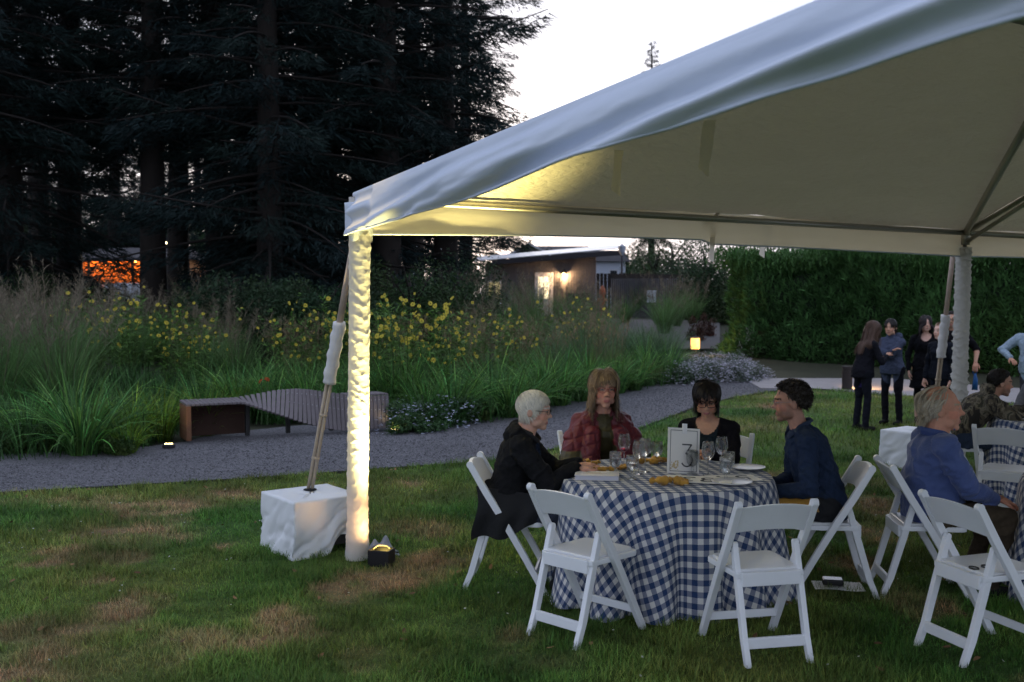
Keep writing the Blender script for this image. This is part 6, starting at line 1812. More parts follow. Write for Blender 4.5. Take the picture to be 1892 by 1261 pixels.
    # legs
    if seated:
        L = legs or (((.10, .0), (.145, .41, .50), (.14, .33, .09)), ((-.10, .0), (-.145, .41, .50), (-.14, .33, .09)))
        for hip, kn, an in L:
            Hj = Vector((hip[0], hip[1], hz - .02)); K = Vector(kn); A = Vector(an)
            cap('leg', Hj, K, .088 * sc * (girth * .5 + .5), .064 * sc); cap('leg', K, A, .060 * sc, .046 * sc)
            cap('shoe', A + Vector((0, -.03, -.045)), A + Vector((0, .14, -.055)), .040, .034)
    else:
        L = legs or (((.09, 0), (.10, .02, .50 * sc), (.10, -.01, .09)), ((-.09, 0), (-.10, .01, .50 * sc), (-.10, -.03, .09)))
        for hip, kn, an in L:
            Hj = Vector((hip[0], hip[1], hz - .02)); K = Vector(kn); A = Vector(an)
            tg = 'skin' if bare_legs else 'leg'
            cap(tg, Hj, K, .088 * sc, .058 * sc * (.9 if bare_legs else 1)); cap(tg, K, A, .055 * sc, (.034 if bare_legs else .05) * sc)
            cap('shoe', A + Vector((0, -.03, -.045)), A + Vector((0, .13, -.055)), .036, .03)
    if skirt:
        zt, zb, r1, r2 = hz + .12, skirt, .155 * sc, .235 * sc
        src.tube([(0, 0, zt), (0, 0, hz), (0, 0, (hz + zb) / 2), (0, 0, zb)], [r1, r1 * 1.12, (r1 + r2) / 2 * 1.05, r2], 24, flat=.8, ref=(1, 0, 0)); pr.append(('top', 'cap', Vector((0, 0, zt)), Vector((0, 0, zb)), r1 * .95, r2 * .95))
    # neck and head
    yaw, pitch = R(head[0]), R(head[1])
    hd = headscale * (sc * .35 + .65)
    hc = neck + nd * .075 * hd + Vector((0, .018, .085)) * hd + Vector((0, math.sin(-pitch) * .03, 0)) - nd * neckdrop
    HM = Matrix.Rotation(yaw, 3, 'Z') @ Matrix.Rotation(pitch, 3, 'X')
    cap('skin', neck - nd * .03, hc + HM @ Vector((0, -.012, -.05)) * hd, (.056 if not fem else .047) * hd * neckr, (.054 if not fem else .045) * hd * neckr)
    fw_ = 1.0 if not fem else .93
    hp = [('skin', (0, -.014, .030), (.077, .099, .089)), ('skin', (0, .030, -.040), (.060 * fw_, .060, .074)), ('skin', (0, .064, -.100), (.029 * fw_, .024, .020)), ('skin', (0, .081, .028), (.050, .016, .013)),
          ('skin', (.036, .056, -.030), (.024, .024, .030)), ('skin', (-.036, .056, -.030), (.024, .024, .030)), ('skin', (0, .090, -.002), (.010, .013, .026)), ('skin', (0, .103, -.026), (.0145, .016, .013)), ('skin', (.013, .094, -.031), (.009, .010, .008)), ('skin', (-.013, .094, -.031), (.009, .010, .008)),
          ('skin', (0, .084, -.064), (.024, .012, .006)), ('skin', (0, .083, -.075), (.021, .012, .007)), ('skin', (.080, -.014, -.010), (.011, .020, .032)), ('skin', (-.080, -.014, -.010), (.011, .020, .032)), ('skin', (.030, .074, .004), (.017, .015, .011)), ('skin', (-.030, .074, .004), (.017, .015, .011)),
          ('skin', (.045, .02, -.075), (.022, .035, .025)), ('skin', (-.045, .02, -.075), (.022, .035, .025))]
    for tg, c, r in hp: ell('head', hc + HM @ (Vector(c) * hd), Vector(r) * hd, HM)
    if extra:
        for kind, tg, *a in extra(dict(neck=neck, nd=nd, hc=hc, pel=pel, wr=wrists, sp=sp, shc=shc, sw=sw)):
            if kind == 'cap': cap(tg, *a)
            else: ell(tg, *a)
    # fuse into one skin
    me0 = bpy.data.meshes.new('tmp'); me0.from_pydata(src.v, [], src.f); me0.update()
    bm = bmesh.new(); bm.from_mesh(me0); bmesh.ops.recalc_face_normals(bm, faces=bm.faces); bm.to_mesh(me0); bm.free()
    tmp = bpy.data.objects.new('tmp', me0); COL.objects.link(tmp)
    md = tmp.modifiers.new('r', 'REMESH'); md.mode = 'VOXEL'; md.voxel_size = vox
    sm = tmp.modifiers.new('s', 'SMOOTH'); sm.factor = .5; sm.iterations = 3
    dg = bpy.context.evaluated_depsgraph_get(); me = bpy.data.meshes.new_from_object(tmp.evaluated_get(dg)); bpy.data.objects.remove(tmp)
    nv = len(me.vertices); co = np.zeros(nv * 3); me.vertices.foreach_get('co', co); co = co.reshape(-1, 3)
    nf = len(me.polygons); fv = np.zeros(nf * 4, np.int32)
    ls = np.zeros(nf, np.int32); me.polygons.foreach_get('loop_total', ls)
    li = np.zeros(len(me.loops), np.int32); me.loops.foreach_get('vertex_index', li)
    if (ls != 4).any():
        st_ = np.zeros(nf, np.int32); me.polygons.foreach_get('loop_start', st_)
        fv = np.stack([li[st_ + np.minimum(k, ls - 1)] for k in range(4)], 1)
        fv = fv[ls == 4]
    else: fv = li.reshape(-1, 4)
    no_ = np.zeros(nv * 3); me.vertices.foreach_get('normal', no_); no_ = no_.reshape(-1, 3)
    best = np.full(nv, 1e9); tid = np.zeros(nv, np.int32); tags = ['top', 'leg', 'skin', 'head', 'shoe', 'inner', 'acc']
    for q in pr:
        if q[1] == 'cap':
            a, b = np.array(q[2]), np.array(q[3]); ab = b - a; t = np.clip(((co - a) @ ab) / max(ab @ ab, 1e-9), 0, 1)
            d = np.linalg.norm(co - a - t[:, None] * ab, axis=1) - (q[4] + (q[5] - q[4]) * t)
        else:
            M = np.array(q[4]); r = np.array(q[3]); pp = ((co - np.array(q[2])) @ M) / r; ln = np.linalg.norm(pp, axis=1); d = (ln - 1) * r.min()
        k = tags.index(q[0]); up = d < best; best[up] = d[up]; tid[up] = k
    top = np.array(top); C = np.zeros((nv, 3))
    C[tid == 0] = top; C[tid == 1] = bottom; C[(tid == 2) | (tid == 3)] = skin; C[tid == 4] = shoes; C[tid == 6] = (.02, .02, .02)
    # head-frame colouring: lips, brows, eyes, scalp
    hl_ = ((co - np.array(hc)) @ np.array(HM)) / hd
    isH = tid == 3
    x, y, z = hl_[:, 0], hl_[:, 1], hl_[:, 2]
    ln_ = isH & (np.abs(x) < .021) & (np.abs(z + .069) < .009) & (y > .07); C[ln_] = lips
    bc = np.array(brow if brow is not None else haircol)
    b_ = isH & (np.abs(np.abs(x) - .032) < .019) & (np.abs(z - .027 + .25 * (np.abs(x) - .032) ** 2 / .02) < .0055) & (y > .05); C[b_] = bc
    e_ = isH & (np.abs(np.abs(x) - .031) < .012) & (np.abs(z - .004) < .004) & (y > .06); C[e_] = (.26, .23, .21)
    i_ = isH & (np.abs(np.abs(x) - .031) < .0055) & (np.abs(z - .004) < .0045) & (y > .06); C[i_] = (.03, .02, .015)
    chk = isH & (np.abs(np.abs(x) - .04) < .02) & (np.abs(z + .03) < .02) & (y > .03); C[chk] = np.array(skin) * np.array([1.08, .92, .9])
    if beard is not None:
        bd = isH & (z < -.045) & (y > -.02) & ~ln_; bw = (sstep(-.028, -.066, z) * sstep(-.025, .02, y) * (.55 + .5 * fbm(x * 160, z * 160 + y * 90, 3)))[:, None] * .62; bd = isH & ~ln_; C[bd] = (C * (1 - bw) + np.array(beard) * bw)[bd]
    if hair and hair.get('cap', True):
        dd = hl_ - np.array([0, -.014, .03]); dn_ = dd / np.linalg.norm(dd, axis=1)[:, None]
        hlz = np.interp(dn_[:, 1], hair['line'][0], hair['line'][1]); sc_ = isH & (dn_[:, 2] > hlz) & (np.abs(x) < .083); C[sc_] = haircol
    # torso frame for clothing detail
    fwv = np.array(Vector((0, nd.z, -nd.y)).normalized()); tz = np.clip((co - np.array(pel)) @ np.array((neck - pel).normalized()) / TL, -1, 1.3)
    fr = (co - np.array(pel)) @ fwv - np.interp(tz, np.linspace(0, 1, N + 1), [float((p - pel).dot(Vector(fwv))) for p in sp])
    ax_ = co - np.array(neck); al = ax_ @ np.array(nd); rad_ = np.linalg.norm(ax_ - al[:, None] * np.array(nd), axis=1)
    nk = (tid == 0) & (al > -.006 + .25 * np.clip(-fr - .02, 0, .1)) & (rad_ < (.066 if fem else .080) * neckr) & (not high); C[nk] = skin; tid[nk] = 2
    if neckline:
        nk = (tid == 0) & (fr > 0) & (((x_ := co[:, 0] - neck.x) / (.085)) ** 2 + ((tz - 1.02) / neckline) ** 2 < 1); C[nk] = skin; tid[nk] = 2
    if paint: paint(co, tid, C, tz, fr)
    # folds in the cloth
    cl = (tid == 0) | (tid == 1) | (tid == 5)
    n1 = fbm(co[:, 0] * 9 + co[:, 2] * 6, co[:, 1] * 9 - co[:, 2] * 10, 7, 3); rid = (1 - np.abs(2 * n1 - 1)) ** 3
    n2 = fbm(co[:, 0] * 4 - co[:, 2] * 9, co[:, 1] * 5 + co[:, 2] * 5, 17, 3)
    disp = (rid - .35) * wrinkle * 1.5 + (n2 - .5) * wrinkle * 2.2
    co = co + no_ * (disp * cl)[:, None]
    MI = np.where((tid == 2) | (tid == 3), 0, np.where(tid == 1, 2, np.where(tid == 0, 1, 3)))
    mi = np.median(MI[fv], axis=1).astype(np.int32)
    # hands join the body mesh
    hb = MB()
    for q, (E, W, s) in enumerate(wrists):
        d = (W - E).normalized()
        if hand_dir and hand_dir[q] is not None: d = Vector(hand_dir[q])
        pn = palm[q] if palm else (0, 0, -1)
        if abs(Vector(pn).normalized().dot(d.normalized())) > .9: pn = (-s, .3, 0)
        cu = curl[q] if hasattr(curl, '__len__') else curl
        hand_geo(hb, W + d * .012, d, pn, s, cu, .98 * (sc if not fem else sc * .92))
    hv = np.array(hb.v); quads = [f for f in hb.f if len(f) == 4]
    # caps of the tubes become fans of quads by repeating a corner
    capq = []
    for f in hb.f:
        if len(f) > 4:
            for k in range(1, len(f) - 2, 2): capq.append((f[0], f[k], f[k + 1], f[min(k + 2, len(f) - 1)]))
    hf = np.array(quads + capq) + len(co)
    Vall = np.concatenate([co, hv]); Fall = np.concatenate([fv, hf]); Call = np.concatenate([C, np.tile(np.array(skin) * np.array([1.02, .92, .88]), (len(hv), 1))])
    MIa = np.concatenate([mi, np.zeros(len(hf), np.int32)])
    tm = topmat or fabric
    o = np_obj('person', Vall, Fall, Call, [skinm, tm, denim, fabric], None, MI=MIa)
    o.location = (loc[0], loc[1], loc[2] if len(loc) > 2 else 0); o.rotation_euler = (0, 0, rz)
    bpy.data.meshes.remove(me)
    tag(o, label, 'person')
    info = dict(o=o, hc=hc, HM=HM, hd=hd, neck=neck, nd=nd, sw=sw, shc=shc, pel=pel)
    if hair: make_hair(info, hair, haircol)
    return info
def make_hair(I, st, col):
    rg = np.random.default_rng(st.get('seed', 1)); n = st.get('n', 1600)
    d = rg.normal(0, 1, (n * 4, 3)); d /= np.linalg.norm(d, axis=1)[:, None]
    hl = np.interp(d[:, 1], st['line'][0], st['line'][1]); ok = d[:, 2] > hl
    if st.get('bald'): ok &= ~((d[:, 2] > st['bald'][0]) & (d[:, 1] > st['bald'][1]) & (rg.uniform(0, 1, len(d)) < .96))
    d = d[ok][:n]; n = len(d)
    cr, cc = np.array([.078, .100, .090]), np.array([0, -.014, .03])
    p = cc + d * cr * .985; k = st.get('segs', 7)
    L = st['len'] * rg.uniform(.75, 1.1, n)
    if 'fringe' in st: L = np.where(d[:, 1] > .45, st['fringe'] * rg.uniform(.85, 1.1, n), L)
    HMi = np.array(I['HM']); g = HMi.T @ np.array([0, 0, -1.0]); comb = np.array(st['comb'], float)
    nrm = d / cr; nrm /= np.linalg.norm(nrm, axis=1)[:, None]
    part = st.get('part', 0)
    cv = np.tile(comb, (n, 1)); cv[:, 0] += np.sign(d[:, 0] - part) * st.get('sidefall', .3)
    if 'fringe' in st: cv[d[:, 1] > .45] = np.array([0, .9, -.6]) + (np.sign(d[d[:, 1] > .45][:, 0:1] - part) * np.array([[st.get('fringeside', .3), 0, 0]]))
    t = cv - nrm * np.sum(cv * nrm, 1)[:, None]; t /= np.linalg.norm(t, axis=1)[:, None] + 1e-6
    dr = t + nrm * st.get('lift', .35) + rg.normal(0, st.get('noise', .12), (n, 3)); dr /= np.linalg.norm(dr, axis=1)[:, None]
    P_ = [p]; cur = p.copy(); grav = st.get('grav', .3)
    # body obstacles in head frame
    hc = np.array(I['hc']); hd = I['hd']
    tob = lambda v: (HMi.T @ (np.array(v) - hc)) / hd
    obs = [(cc, cr * 1.03), (np.array([0, .03, -.04]), np.array([.066, .066, .078])), (tob(I['neck']), np.array([.066, .066, .09]))]
    shb = tob(I['shc']); obs.append((shb + np.array([0, 0, -.05]), np.array([I['sw'] * 1.15, .11, .11]) / hd))
    curlamp = st.get('curl', 0); pha = rg.uniform(0, 6.28, n)
    for i in range(k):
        dr = dr + g * grav * (1 if i else .3) + rg.normal(0, st.get('noise', .12) * .5, (n, 3))
        if curlamp: dr += curlamp * np.stack([np.sin(pha + i * 2.1), np.cos(pha * 1.7 + i * 2.4), np.sin(pha * .6 + i * 1.9)], 1)
        dr /= np.linalg.norm(dr, axis=1)[:, None]
        old = cur
        cur = cur + dr * (L / k)[:, None]
        vol = st.get('vol', 1.13)
        q = (cur - cc) / cr; ln = np.linalg.norm(q, axis=1); far = (ln > vol) & (cur[:, 2] > -.04)
        cur[far] = cc + (cur[far] - cc) * (vol + (ln[far] - vol) * .35)[:, None] / ln[far][:, None]
        low = cur[:, 2] <= -.04
        fc = (cur[:, 2] < -.02) & (cur[:, 1] > .02) & (np.abs(cur[:, 0]) < .066) & (d[:, 1] < .9); cur[fc, 0] = np.where(cur[fc, 0] < 0, -1, 1) * (.066 + .02 * rg.uniform(0, 1, fc.sum()))
        xm, yb = st.get('xmax', .105), st.get('yback', -.135)
        ox = np.abs(cur[:, 0]) - xm; fx = low & (ox > 0); cur[fx, 0] = np.sign(cur[fx, 0]) * (xm + ox[fx] * .4)
        oy = yb - cur[:, 1]; fy = low & (oy > 0); cur[fy, 1] = yb - oy[fy] * .4
        for c, r in obs:
            q = (cur - c) / r; ln = np.linalg.norm(q, axis=1); ins = ln < 1
            if ins.any(): cur[ins] = c + q[ins] / ln[ins][:, None] * r * (1.0 + .02 * rg.uniform(0, 1, (ins.sum(), 1)))
        stp = cur - old; dr = stp / (np.linalg.norm(stp, axis=1)[:, None] + 1e-9)
        P_.append(cur.copy())
    P_ = np.stack(P_, 1)
    w = st.get('w', .006) * rg.uniform(.6, 1.3, n)
    out = P_ - np.array([0, -.01, .0]); out[..., 2] *= .3
    tan = np.gradient(P_, axis=1); sd = np.cross(tan, out); sd /= np.linalg.norm(sd, axis=2)[..., None] + 1e-9
    sd = sd + rg.normal(0, .25, sd.shape[:1] + (1, 3))
    prof = np.interp(np.linspace(0, 1, k + 1), [0, .15, .7, 1], [.7, 1, .9, .25])
    A = P_ - sd * (w[:, None] * prof)[..., None] / 2; B = P_ + sd * (w[:, None] * prof)[..., None] / 2
    V = np.stack([A, B], 2).reshape(-1, 3)
    V = (V * hd) @ HMi.T + hc
    b = (np.arange(n) * 2 * (k + 1))[:, None] + (np.arange(k) * 2)[None]; b = b.reshape(-1, 1)
    F = np.concatenate([b, b + 1, b + 3, b + 2], 1)
    cv_ = st.get('cvar', .3); cs = np.array(col) * rg.uniform(1 - cv_, 1 + cv_, (n, 1))
    if 'col2' in st:
        kk = rg.uniform(0, 1, (n, 1)) < st.get('mix', .3); cs = np.where(kk, np.array(st['col2']) * rg.uniform(.7, 1.3, (n, 1)), cs)
    C = np.repeat(cs, 2 * (k + 1), 0)
    np_obj('hair', V, F, C, hairm, I['o'])
def glasses(I, col, r=.021, wire=.0016, square=False):
    HM, hc, hd = I['HM'], I['hc'], I['hd']; T = lambda v: hc + HM @ (Vector(v) * hd)
    m = MB()
    for s in (-1, 1):
        pts = []
        for a in np.linspace(0, 2 * math.pi, 21):
            ex = 1.0 if not square else .55
            cx = math.copysign(abs(math.cos(a)) ** ex, math.cos(a)); sz = math.copysign(abs(math.sin(a)) ** ex, math.sin(a))
            pts.append(T((s * .0315 + cx * r * 1.15, .100 - .006 * abs(cx * s > .5), .002 + sz * r * .82)))
        m.tube(pts, wire, 6, cap=False)
        m.tube([T((s * .056, .096, .006)), T((s * .078, .06, .008)), T((s * .084, -.01, .006)), T((s * .082, -.03, -.01))], wire, 6)
    m.tube([T((-.009, .104, .006)), T((0, .108, .008)), T((.009, .104, .006))], wire, 6)
    m.build('eyeglasses', mat('frame_%d_%d' % (col[0] * 99, col[2] * 99), col, .35, .05), I['o'], smooth=True)
def collar(I, m, r=.072, h=.05, open_=.5, drop=0.0):
    nk, nd = I['neck'], I['nd']; fw = Vector((0, nd.z, -nd.y)).normalized(); rt = Vector((1, 0, 0))
    b = MB()
    def f(u, v):
        a = R(90) + open_ / 2 + (2 * math.pi - open_) * u
        rr = r + .020 * v + .006 * math.sin(a * 3) * v; zz = -.02 + h * math.sin(min(v * 1.9, 1.57 + .8 * (v - .6) * (v > .6)) ) - (.030 * max(0, v - .55) / .45)
        fade = max(0, math.cos(a - R(90))); zz -= fade * (.035 + drop)
        return nk - nd * .012 + rt * (rr * math.cos(a)) + fw * (rr * 1.02 * math.sin(a) + .008) + nd * zz
    b.grid(f, 40, 8); b.build('collar', m, I['o'], smooth=True)
def tube_part(I, name, pts, rad, m, flat=1.0):
    b = MB(); b.tube(smooth_curve(pts, 6), rad, 10, flat=flat); return b.build(name, m, I['o'], smooth=True)
SKIN1, SKIN2, SKIN3 = (.44, .25, .175), (.40, .22, .15), (.46, .28, .21)
LINE_M = ([-1, -.4, 0, .2, .5, .8, 1], [-.85, -.75, -.35, -.02, .36, .54, .58])
LINE_F = ([-1, -.4, 0, .2, .5, .8, 1], [-.85, -.75, -.40, -.05, .32, .50, .55])

# --- the white haired man in the black coat
def coat_extra(k):
    n, nd = k['neck'], k['nd']
    fw = Vector((0, nd.z, -nd.y)).normalized()
    return [('cap', 'top', n - fw * .075 - nd * .01 + Vector((.07, 0, 0)), n - fw * .075 - nd * .01 - Vector((.07, 0, 0)), .048, .048), ('cap', 'top', n - fw * .09 - nd * .05 + Vector((.05, 0, 0)), n - fw * .09 - nd * .05 - Vector((.05, 0, 0)), .05, .05),
            ('cap', 'top', n + Vector((.075, .01, -.01)), n + Vector((.095, -.06, .01)), .034, .045), ('cap', 'top', n + Vector((-.075, .01, -.01)), n + Vector((-.095, -.06, .01)), .034, .045),
            ]
def coat_paint(co, tid, C, tz, fr):
    v = (tid == 0) & (fr > .06) & (np.abs(co[:, 0]) < .015 + .075 * np.clip(tz - .25, 0, 1)) & (tz > .3); C[v] = (.012, .020, .042)
I = person('white haired man with glasses in a black hooded coat sitting at the middle table', (-.02, 6.66), (1, -.10), lean=5, hunch=18, head=(-6, -6), hipz=.505, hl=(-.10, .44, .770), hr=(.06, .43, .772), top=(.012, .012, .013), bottom=(.03, .035, .05), skin=(.46, .265, .19), haircol=(.66, .61, .50), girth=1.06,
           hair=dict(n=4200, len=.075, fringe=.05, comb=(0, .55, -.5), line=LINE_M, lift=.20, noise=.10, grav=.10, vol=1.12, w=.004, seed=3, col2=(.60, .56, .48), mix=.3, cvar=.12), paint=coat_paint, extra=coat_extra, brow=(.5, .46, .40), curl=(.75, .6), hand_dir=((.05, 1, -.12), (.25, 1, -.1)), elbow=((.8, -.4, -.7), (-.8, -.4, -.7)), wrinkle=.010, armr=1.12)
glasses(I, (.03, .025, .02)); I1 = I
for s_ in (1, -1):
    m = MB()
    def skirt_f(u, v, s_=s_):
        y = -.19 + .40 * u + .02 * math.sin(v * 5); zt = .66 - .05 * u; zb = .34 + .09 * u * u + .02 * math.sin(u * 9)
        x = .150 + .085 * math.sin(min(1, v * 1.6) * 1.57) * (1 - .35 * u) + .016 * math.sin(u * 15 + v * 2) * v
        return Vector((s_ * x, y, zt + (zb - zt) * v))
    m.grid(skirt_f, 26, 18); m.build('coat_skirt', mat('coat_black', (.012, .012, .013), .85, .2, 30, bump=.4, bscale=50), I['o'], smooth=True)
collar(I, mat('coat_collar', (.012, .012, .013), .8), r=.085, h=.07, open_=1.2)
# --- the woman in the red quilted cape
def cape_extra(k):
    n, nd = k['neck'], k['nd']; out = []
    for s in (1, -1):
        out += [('cap', 'top', n + Vector((s * .08, -.01, -.05)), n + Vector((s * .215, .03, -.20)), .075, .085), ('cap', 'top', n + Vector((s * .19, .03, -.16)), n + Vector((s * .265, .09, -.33)), .075, .080), ('cap', 'top', n + Vector((s * .10, .09, -.16)), n + Vector((s * .16, .15, -.42)), .07, .085)]
    return out
def cape_paint(co, tid, C, tz, fr):
    z = co[:, 2]
    v = (tid == 0) & (np.abs(co[:, 0]) < .045 + .02 * (tz < .6)) & (fr > .05); C[v] = (.062, .052, .020)
    w = (tid == 0) & (z < .735) & (np.abs(co[:, 0]) > .2); C[w] = (.062, .052, .020)
    q = (tid == 0) & ~v & ~w
    ln = np.minimum(np.abs(((z * 14 + .3 * np.abs(co[:, 0]) * 14) % 1) - .5), np.abs(((co[:, 0] * 13 + .25) % 1) - .5))
    co[q] += (np.stack([co[q, 0] * 1.0, fr[q] * 0 + .35, np.zeros(q.sum())], 1)) * (-.022 * np.exp(-(ln[q] / .10) ** 2))[:, None]
I = person('woman with long hair and bangs in a red quilted cape looking at the camera', (.63, 7.80), (.22, -.975), lean=10, hunch=10, head=(-6, -3), hl=(-.14, .34, .60), hr=(.16, .32, .60), top=(.120, .013, .022), bottom=(.04, .035, .03), skin=(.45, .235, .17), haircol=(.185, .122, .072), girth=1.12, fem=True, shoulder=.19, headscale=1.12,
           hair=dict(n=5000, len=.27, fringe=.062, comb=(0, -.2, -1), sidefall=.35, line=LINE_F, lift=.25, vol=1.30, xmax=.16, noise=.16, curl=.30, grav=.34, segs=11, w=.0045, seed=5, col2=(.32, .235, .145), mix=.4), paint=cape_paint, extra=cape_extra, topmat=quilt, wrinkle=.006, lips=(.36, .12, .11))
glasses(I, (.30, .05, .04), .021, .0018)
collar(I, mat('cape_collar', (.062, .052, .020), .8), r=.068, h=.05, open_=1.0)
# --- the woman in the black cardigan
def card_paint(co, tid, C, tz, fr):
    v = (tid == 0) & (fr > .05) & (np.abs(co[:, 0]) < .075) & (tz > .35); C[v] = (.012, .020, .026)
I = person('dark bobbed woman with glasses in a black cardigan looking down', (1.46, 7.66), (-.38, -.92), lean=10, hunch=14, head=(12, -26), hl=(-.05, .40, .765), hr=(.05, .40, .765), top=(.011, .010, .012), bottom=(.02, .02, .025), skin=(.45, .25, .165), haircol=(.013, .009, .008), fem=True, shoulder=.19, girth=1.06, headscale=1.06, hipz=.50,
           hair=dict(n=3600, len=.165, fringe=.045, comb=(0, -.1, -1), sidefall=.3, fringeside=.8, part=-.25, line=LINE_F, lift=.14, vol=1.22, xmax=.12, noise=.07, grav=.32, segs=8, w=.0055, seed=7), paint=card_paint, neckline=.20, curl=(.9, .8), hand_dir=((-.7, .6, -.1), (.7, .6, .0)), lips=(.34, .13, .12))
glasses(I, (.075, .035, .03), .023, .0026, True)
# --- the man in the navy shirt
I = person('bearded man with glasses in a navy shirt sitting in profile at the middle table', (1.95, 6.58), (-1, .10), lean=12, hunch=12, head=(-4, -4), hl=(-.13, .33, .63), hr=(.02, .32, .64), top=(.020, .032, .064), bottom=(.022, .022, .024), skin=(.33, .175, .125), haircol=(.022, .015, .011), girth=1.08, beard=(.05, .032, .024), hipz=.55, sc=1.04,
           hair=dict(n=2600, len=.050, comb=(0, -.5, .2), line=LINE_M, lift=.8, noise=.35, curl=.6, grav=.02, vol=1.30, w=.006, segs=6, seed=9, col2=(.06, .05, .042), mix=.22), curl=(.7, .7), hand_dir=((-.3, 1, -.3), (.5, .8, -.2)), wrinkle=.010)
glasses(I, (.20, .20, .21), .019, .0012)
collar(I, mat('navy_collar', (.020, .032, .064), .8), r=.080, h=.055, open_=1.1, drop=.01)
lap = tag(empty('lap_napkin', (1.70, 6.50, 0)), 'mustard napkin spread over the lap of the navy shirt man', 'napkin')
m = MB(); m.grid(lambda u, v: Vector((-.14 + .30 * u, -.16 + .30 * v, .625 - .11 * max(0, .35 - v) ** 1.0 * 2.4 + .012 * math.sin(u * 9 + v * 5))), 16, 14); m.build('linen', must, lap, smooth=True)
m = MB(); m.tube([(-.14 + .03 * i, -.162, .625 - .11 * .35 * 2.4 + .012 * math.sin(i * .9)) for i in range(11)], .004, 6); m.build('linen_hem', must, lap, smooth=True)
# --- the man in the blue checked shirt
def belt_paint(co, tid, C, tz, fr): pass
I = person('older balding man in a blue checked shirt sitting in profile at the right', (2.60, 6.52), (1, -.06), lean=-1, hunch=10, head=(-10, 2), hl=(-.08, .37, .60), hr=(.08, .36, .60), top=(.07, .115, .32), bottom=(.060, .045, .030), skin=(.46, .225, .15), haircol=(.40, .34, .25), girth=1.16, belly=.055, shoulder=.20, topmat=BCHK, hipz=.515, neckdrop=.045, neckr=1.2,
           hair=dict(n=1700, len=.10, comb=(0, -.8, -.6), line=([-1, -.4, .1, .4, .6, 1], [-.68, -.5, .0, .45, .9, 1.2]), bald=(.30, -.62), cap=False, lift=.22, noise=.16, grav=.2, vol=1.2, yback=-.15, w=.006, segs=8, seed=11, col2=(.46, .41, .32), mix=.4), brow=(.34, .26, .18), curl=(.6, .6), hand_dir=((-.2, 1, -.25), (.45, .9, -.2)), wrinkle=.012, armr=1.15, headscale=1.17)
collar(I, mat('blue_collar', (.045, .072, .205), .8), r=.098, h=.060, open_=.9, drop=.01)
# --- the man in camouflage leaning on the far table
def hood_extra(k):
    n, nd = k['neck'], k['nd']; fw = Vector((0, nd.z, -nd.y)).normalized()
    return [('cap', 'top', n - fw * .08 + Vector((.07, 0, 0)), n - fw * .08 - Vector((.07, 0, 0)), .055, .055)]
I = person('dark haired man in a camouflage jacket leaning on the far table', (4.14, 9.76), (1, -.10), lean=26, hunch=26, head=(0, -6), hl=(-.12, .66, .79), hr=(.14, .62, .79), top=(.05, .045, .03), bottom=(.035, .05, .085), skin=(.38, .21, .145), haircol=(.016, .012, .010), girth=1.1, beard=(.05, .035, .028), topmat=CAMO, vox=.008, extra=hood_extra, elbow=((.9, -.2, -.7), (-.9, -.2, -.7)), armr=1.2, wrinkle=.012,
           hair=dict(n=1200, len=.04, comb=(0, .1, .6), line=LINE_M, lift=.8, noise=.25, grav=.03, w=.007, segs=4, seed=13))
I = person('person in a patterned grey top at the far side of the far table', (5.35, 10.55), (-.45, -.9), lean=14, hunch=14, head=(0, -10), hl=(-.12, .40, .76), hr=(.12, .40, .76), top=(.16, .16, .17), bottom=(.03, .03, .04), skin=(.40, .24, .17), haircol=(.04, .03, .025), vox=.010, fem=True,
           hair=dict(n=900, len=.22, comb=(0, -.3, -1), sidefall=.4, line=LINE_F, lift=.35, grav=.3, w=.01, segs=6, seed=15))
# --- people standing on the grass beyond
def purple(co, tid, C, tz, fr):
    v = (tid == 0) & (fr > .05) & (np.abs(co[:, 0]) < .06) & (tz < .75); C[v] = (.045, .03, .14)
STD = dict(seated=False, vox=.0105, girth=1.12)
I = person('standing woman with very long brown hair in a black jacket bending toward another', (4.78, 14.35), (.97, .2), sc=.90, lean=6, hunch=16, head=(-4, -20), hl=(-.12, .28, .98), hr=(.10, .30, 1.02), top=(.010, .010, .014), bottom=(.011, .012, .018), skin=SKIN2, haircol=(.075, .040, .026), fem=True, paint=purple,
           hair=dict(n=1700, len=.42, comb=(0, -.5, -1), sidefall=.2, line=LINE_F, lift=.12, noise=.06, grav=.34, segs=9, w=.011, seed=17), **STD)
def pen_(c): pass
I = person('standing woman in a grey blue hooded sweatshirt with crossed arms', (5.40, 14.95), (-.75, -.66), sc=.90, lean=2, hunch=6, head=(10, -4), hl=(.12, .20, 1.10), hr=(-.12, .22, 1.07), top=(.060, .072, .115), bottom=(.010, .010, .014), skin=SKIN1, haircol=(.016, .012, .011), fem=True, elbow=((1, -.1, -.5), (-1, -.1, -.5)), armr=1.2,
           hair=dict(n=900, len=.11, comb=(0, -.5, -.8), sidefall=.3, line=LINE_F, lift=.35, noise=.08, grav=.25, segs=6, w=.011, seed=19), extra=hood_extra, high=True, **STD)
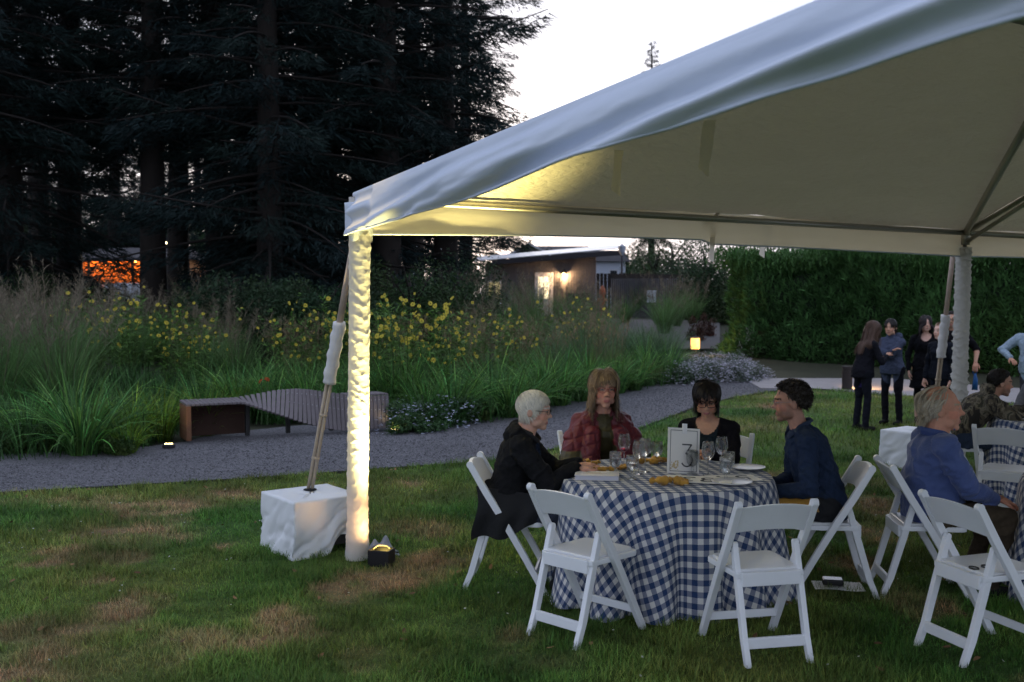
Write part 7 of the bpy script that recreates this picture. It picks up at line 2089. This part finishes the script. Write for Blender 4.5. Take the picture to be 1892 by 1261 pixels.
I = person('standing woman in a black dress with wide neckline and bare legs', (5.98, 15.25), (-.35, -.93), sc=.93, lean=2, hunch=5, head=(14, 2), top=(.007, .007, .009), bottom=(.007, .007, .009), skin=(.46, .28, .22), haircol=(.018, .012, .012), fem=True, bare_legs=True, skirt=.50, neckline=.24,
           hair=dict(n=1500, len=.30, comb=(0, -.4, -1), sidefall=.25, line=LINE_F, lift=.12, noise=.12, grav=.32, segs=9, w=.011, seed=21), **STD)
I = person('standing woman with tied light brown hair in a dark jacket by the far pole', (5.83, 14.30), (-.88, -.47), sc=.875, lean=0, hunch=4, head=(0, 4), top=(.010, .012, .018), bottom=(.010, .010, .012), skin=(.50, .31, .24), haircol=(.16, .095, .055), fem=True, armr=1.2, high=True,
           hair=dict(n=1000, len=.16, comb=(0, -1, -.3), sidefall=0, line=LINE_F, lift=.2, noise=.06, grav=.22, segs=6, w=.010, seed=23), **STD)
I = person('standing man in dark clothes half hidden behind the far pole', (6.40, 15.35), (-.5, -.85), sc=.965, lean=1, hunch=4, head=(6, 0), top=(.008, .008, .010), bottom=(.012, .014, .02), skin=SKIN2, haircol=(.02, .014, .012), beard=(.03, .02, .016), sleeve=.5, hl=(-.34, .10, .88),
           hair=dict(n=800, len=.05, comb=(0, -.3, .3), line=LINE_M, lift=.8, noise=.3, grav=.03, w=.010, segs=4, seed=25), **STD)
glasses(I, (.03, .03, .03), .02, .003)
I = person('standing person in a pale blue long sleeved shirt at the right edge', (7.17, 14.5), (-.6, -.8), sc=.95, lean=2, hunch=4, head=(0, 0), top=(.30, .38, .46), bottom=(.05, .05, .06), skin=SKIN1, haircol=(.1, .08, .06), elbow=((.9, -.3, -.3), (-.9, -.3, -.3)), hr=(.25, .18, .98), armr=1.15,
           hair=dict(n=700, len=.05, comb=(0, -.3, .3), line=LINE_M, lift=.7, noise=.2, grav=.03, w=.010, segs=4, seed=27), **STD)
bag = tag(empty('blue_bag', (6.66, 15.15, .72)), 'small blue bag hanging from the hand beside the far pole', 'bag')
m = MB(); m.tube([(0, 0, 0), (.01, 0, -.10), (.0, 0, -.24)], [.015, .035, .045], 14, flat=.5); m.build('pouch', mat('bag_blue', (.02, .10, .30), .5), bag, smooth=True)
m = MB(); m.tube(smooth_curve([(-.02, 0, -.02), (-.03, 0, .06), (.02, 0, .07), (.02, 0, -.02)]), .006, 6); m.build('handle', MATS['bag_blue'], bag, smooth=True)
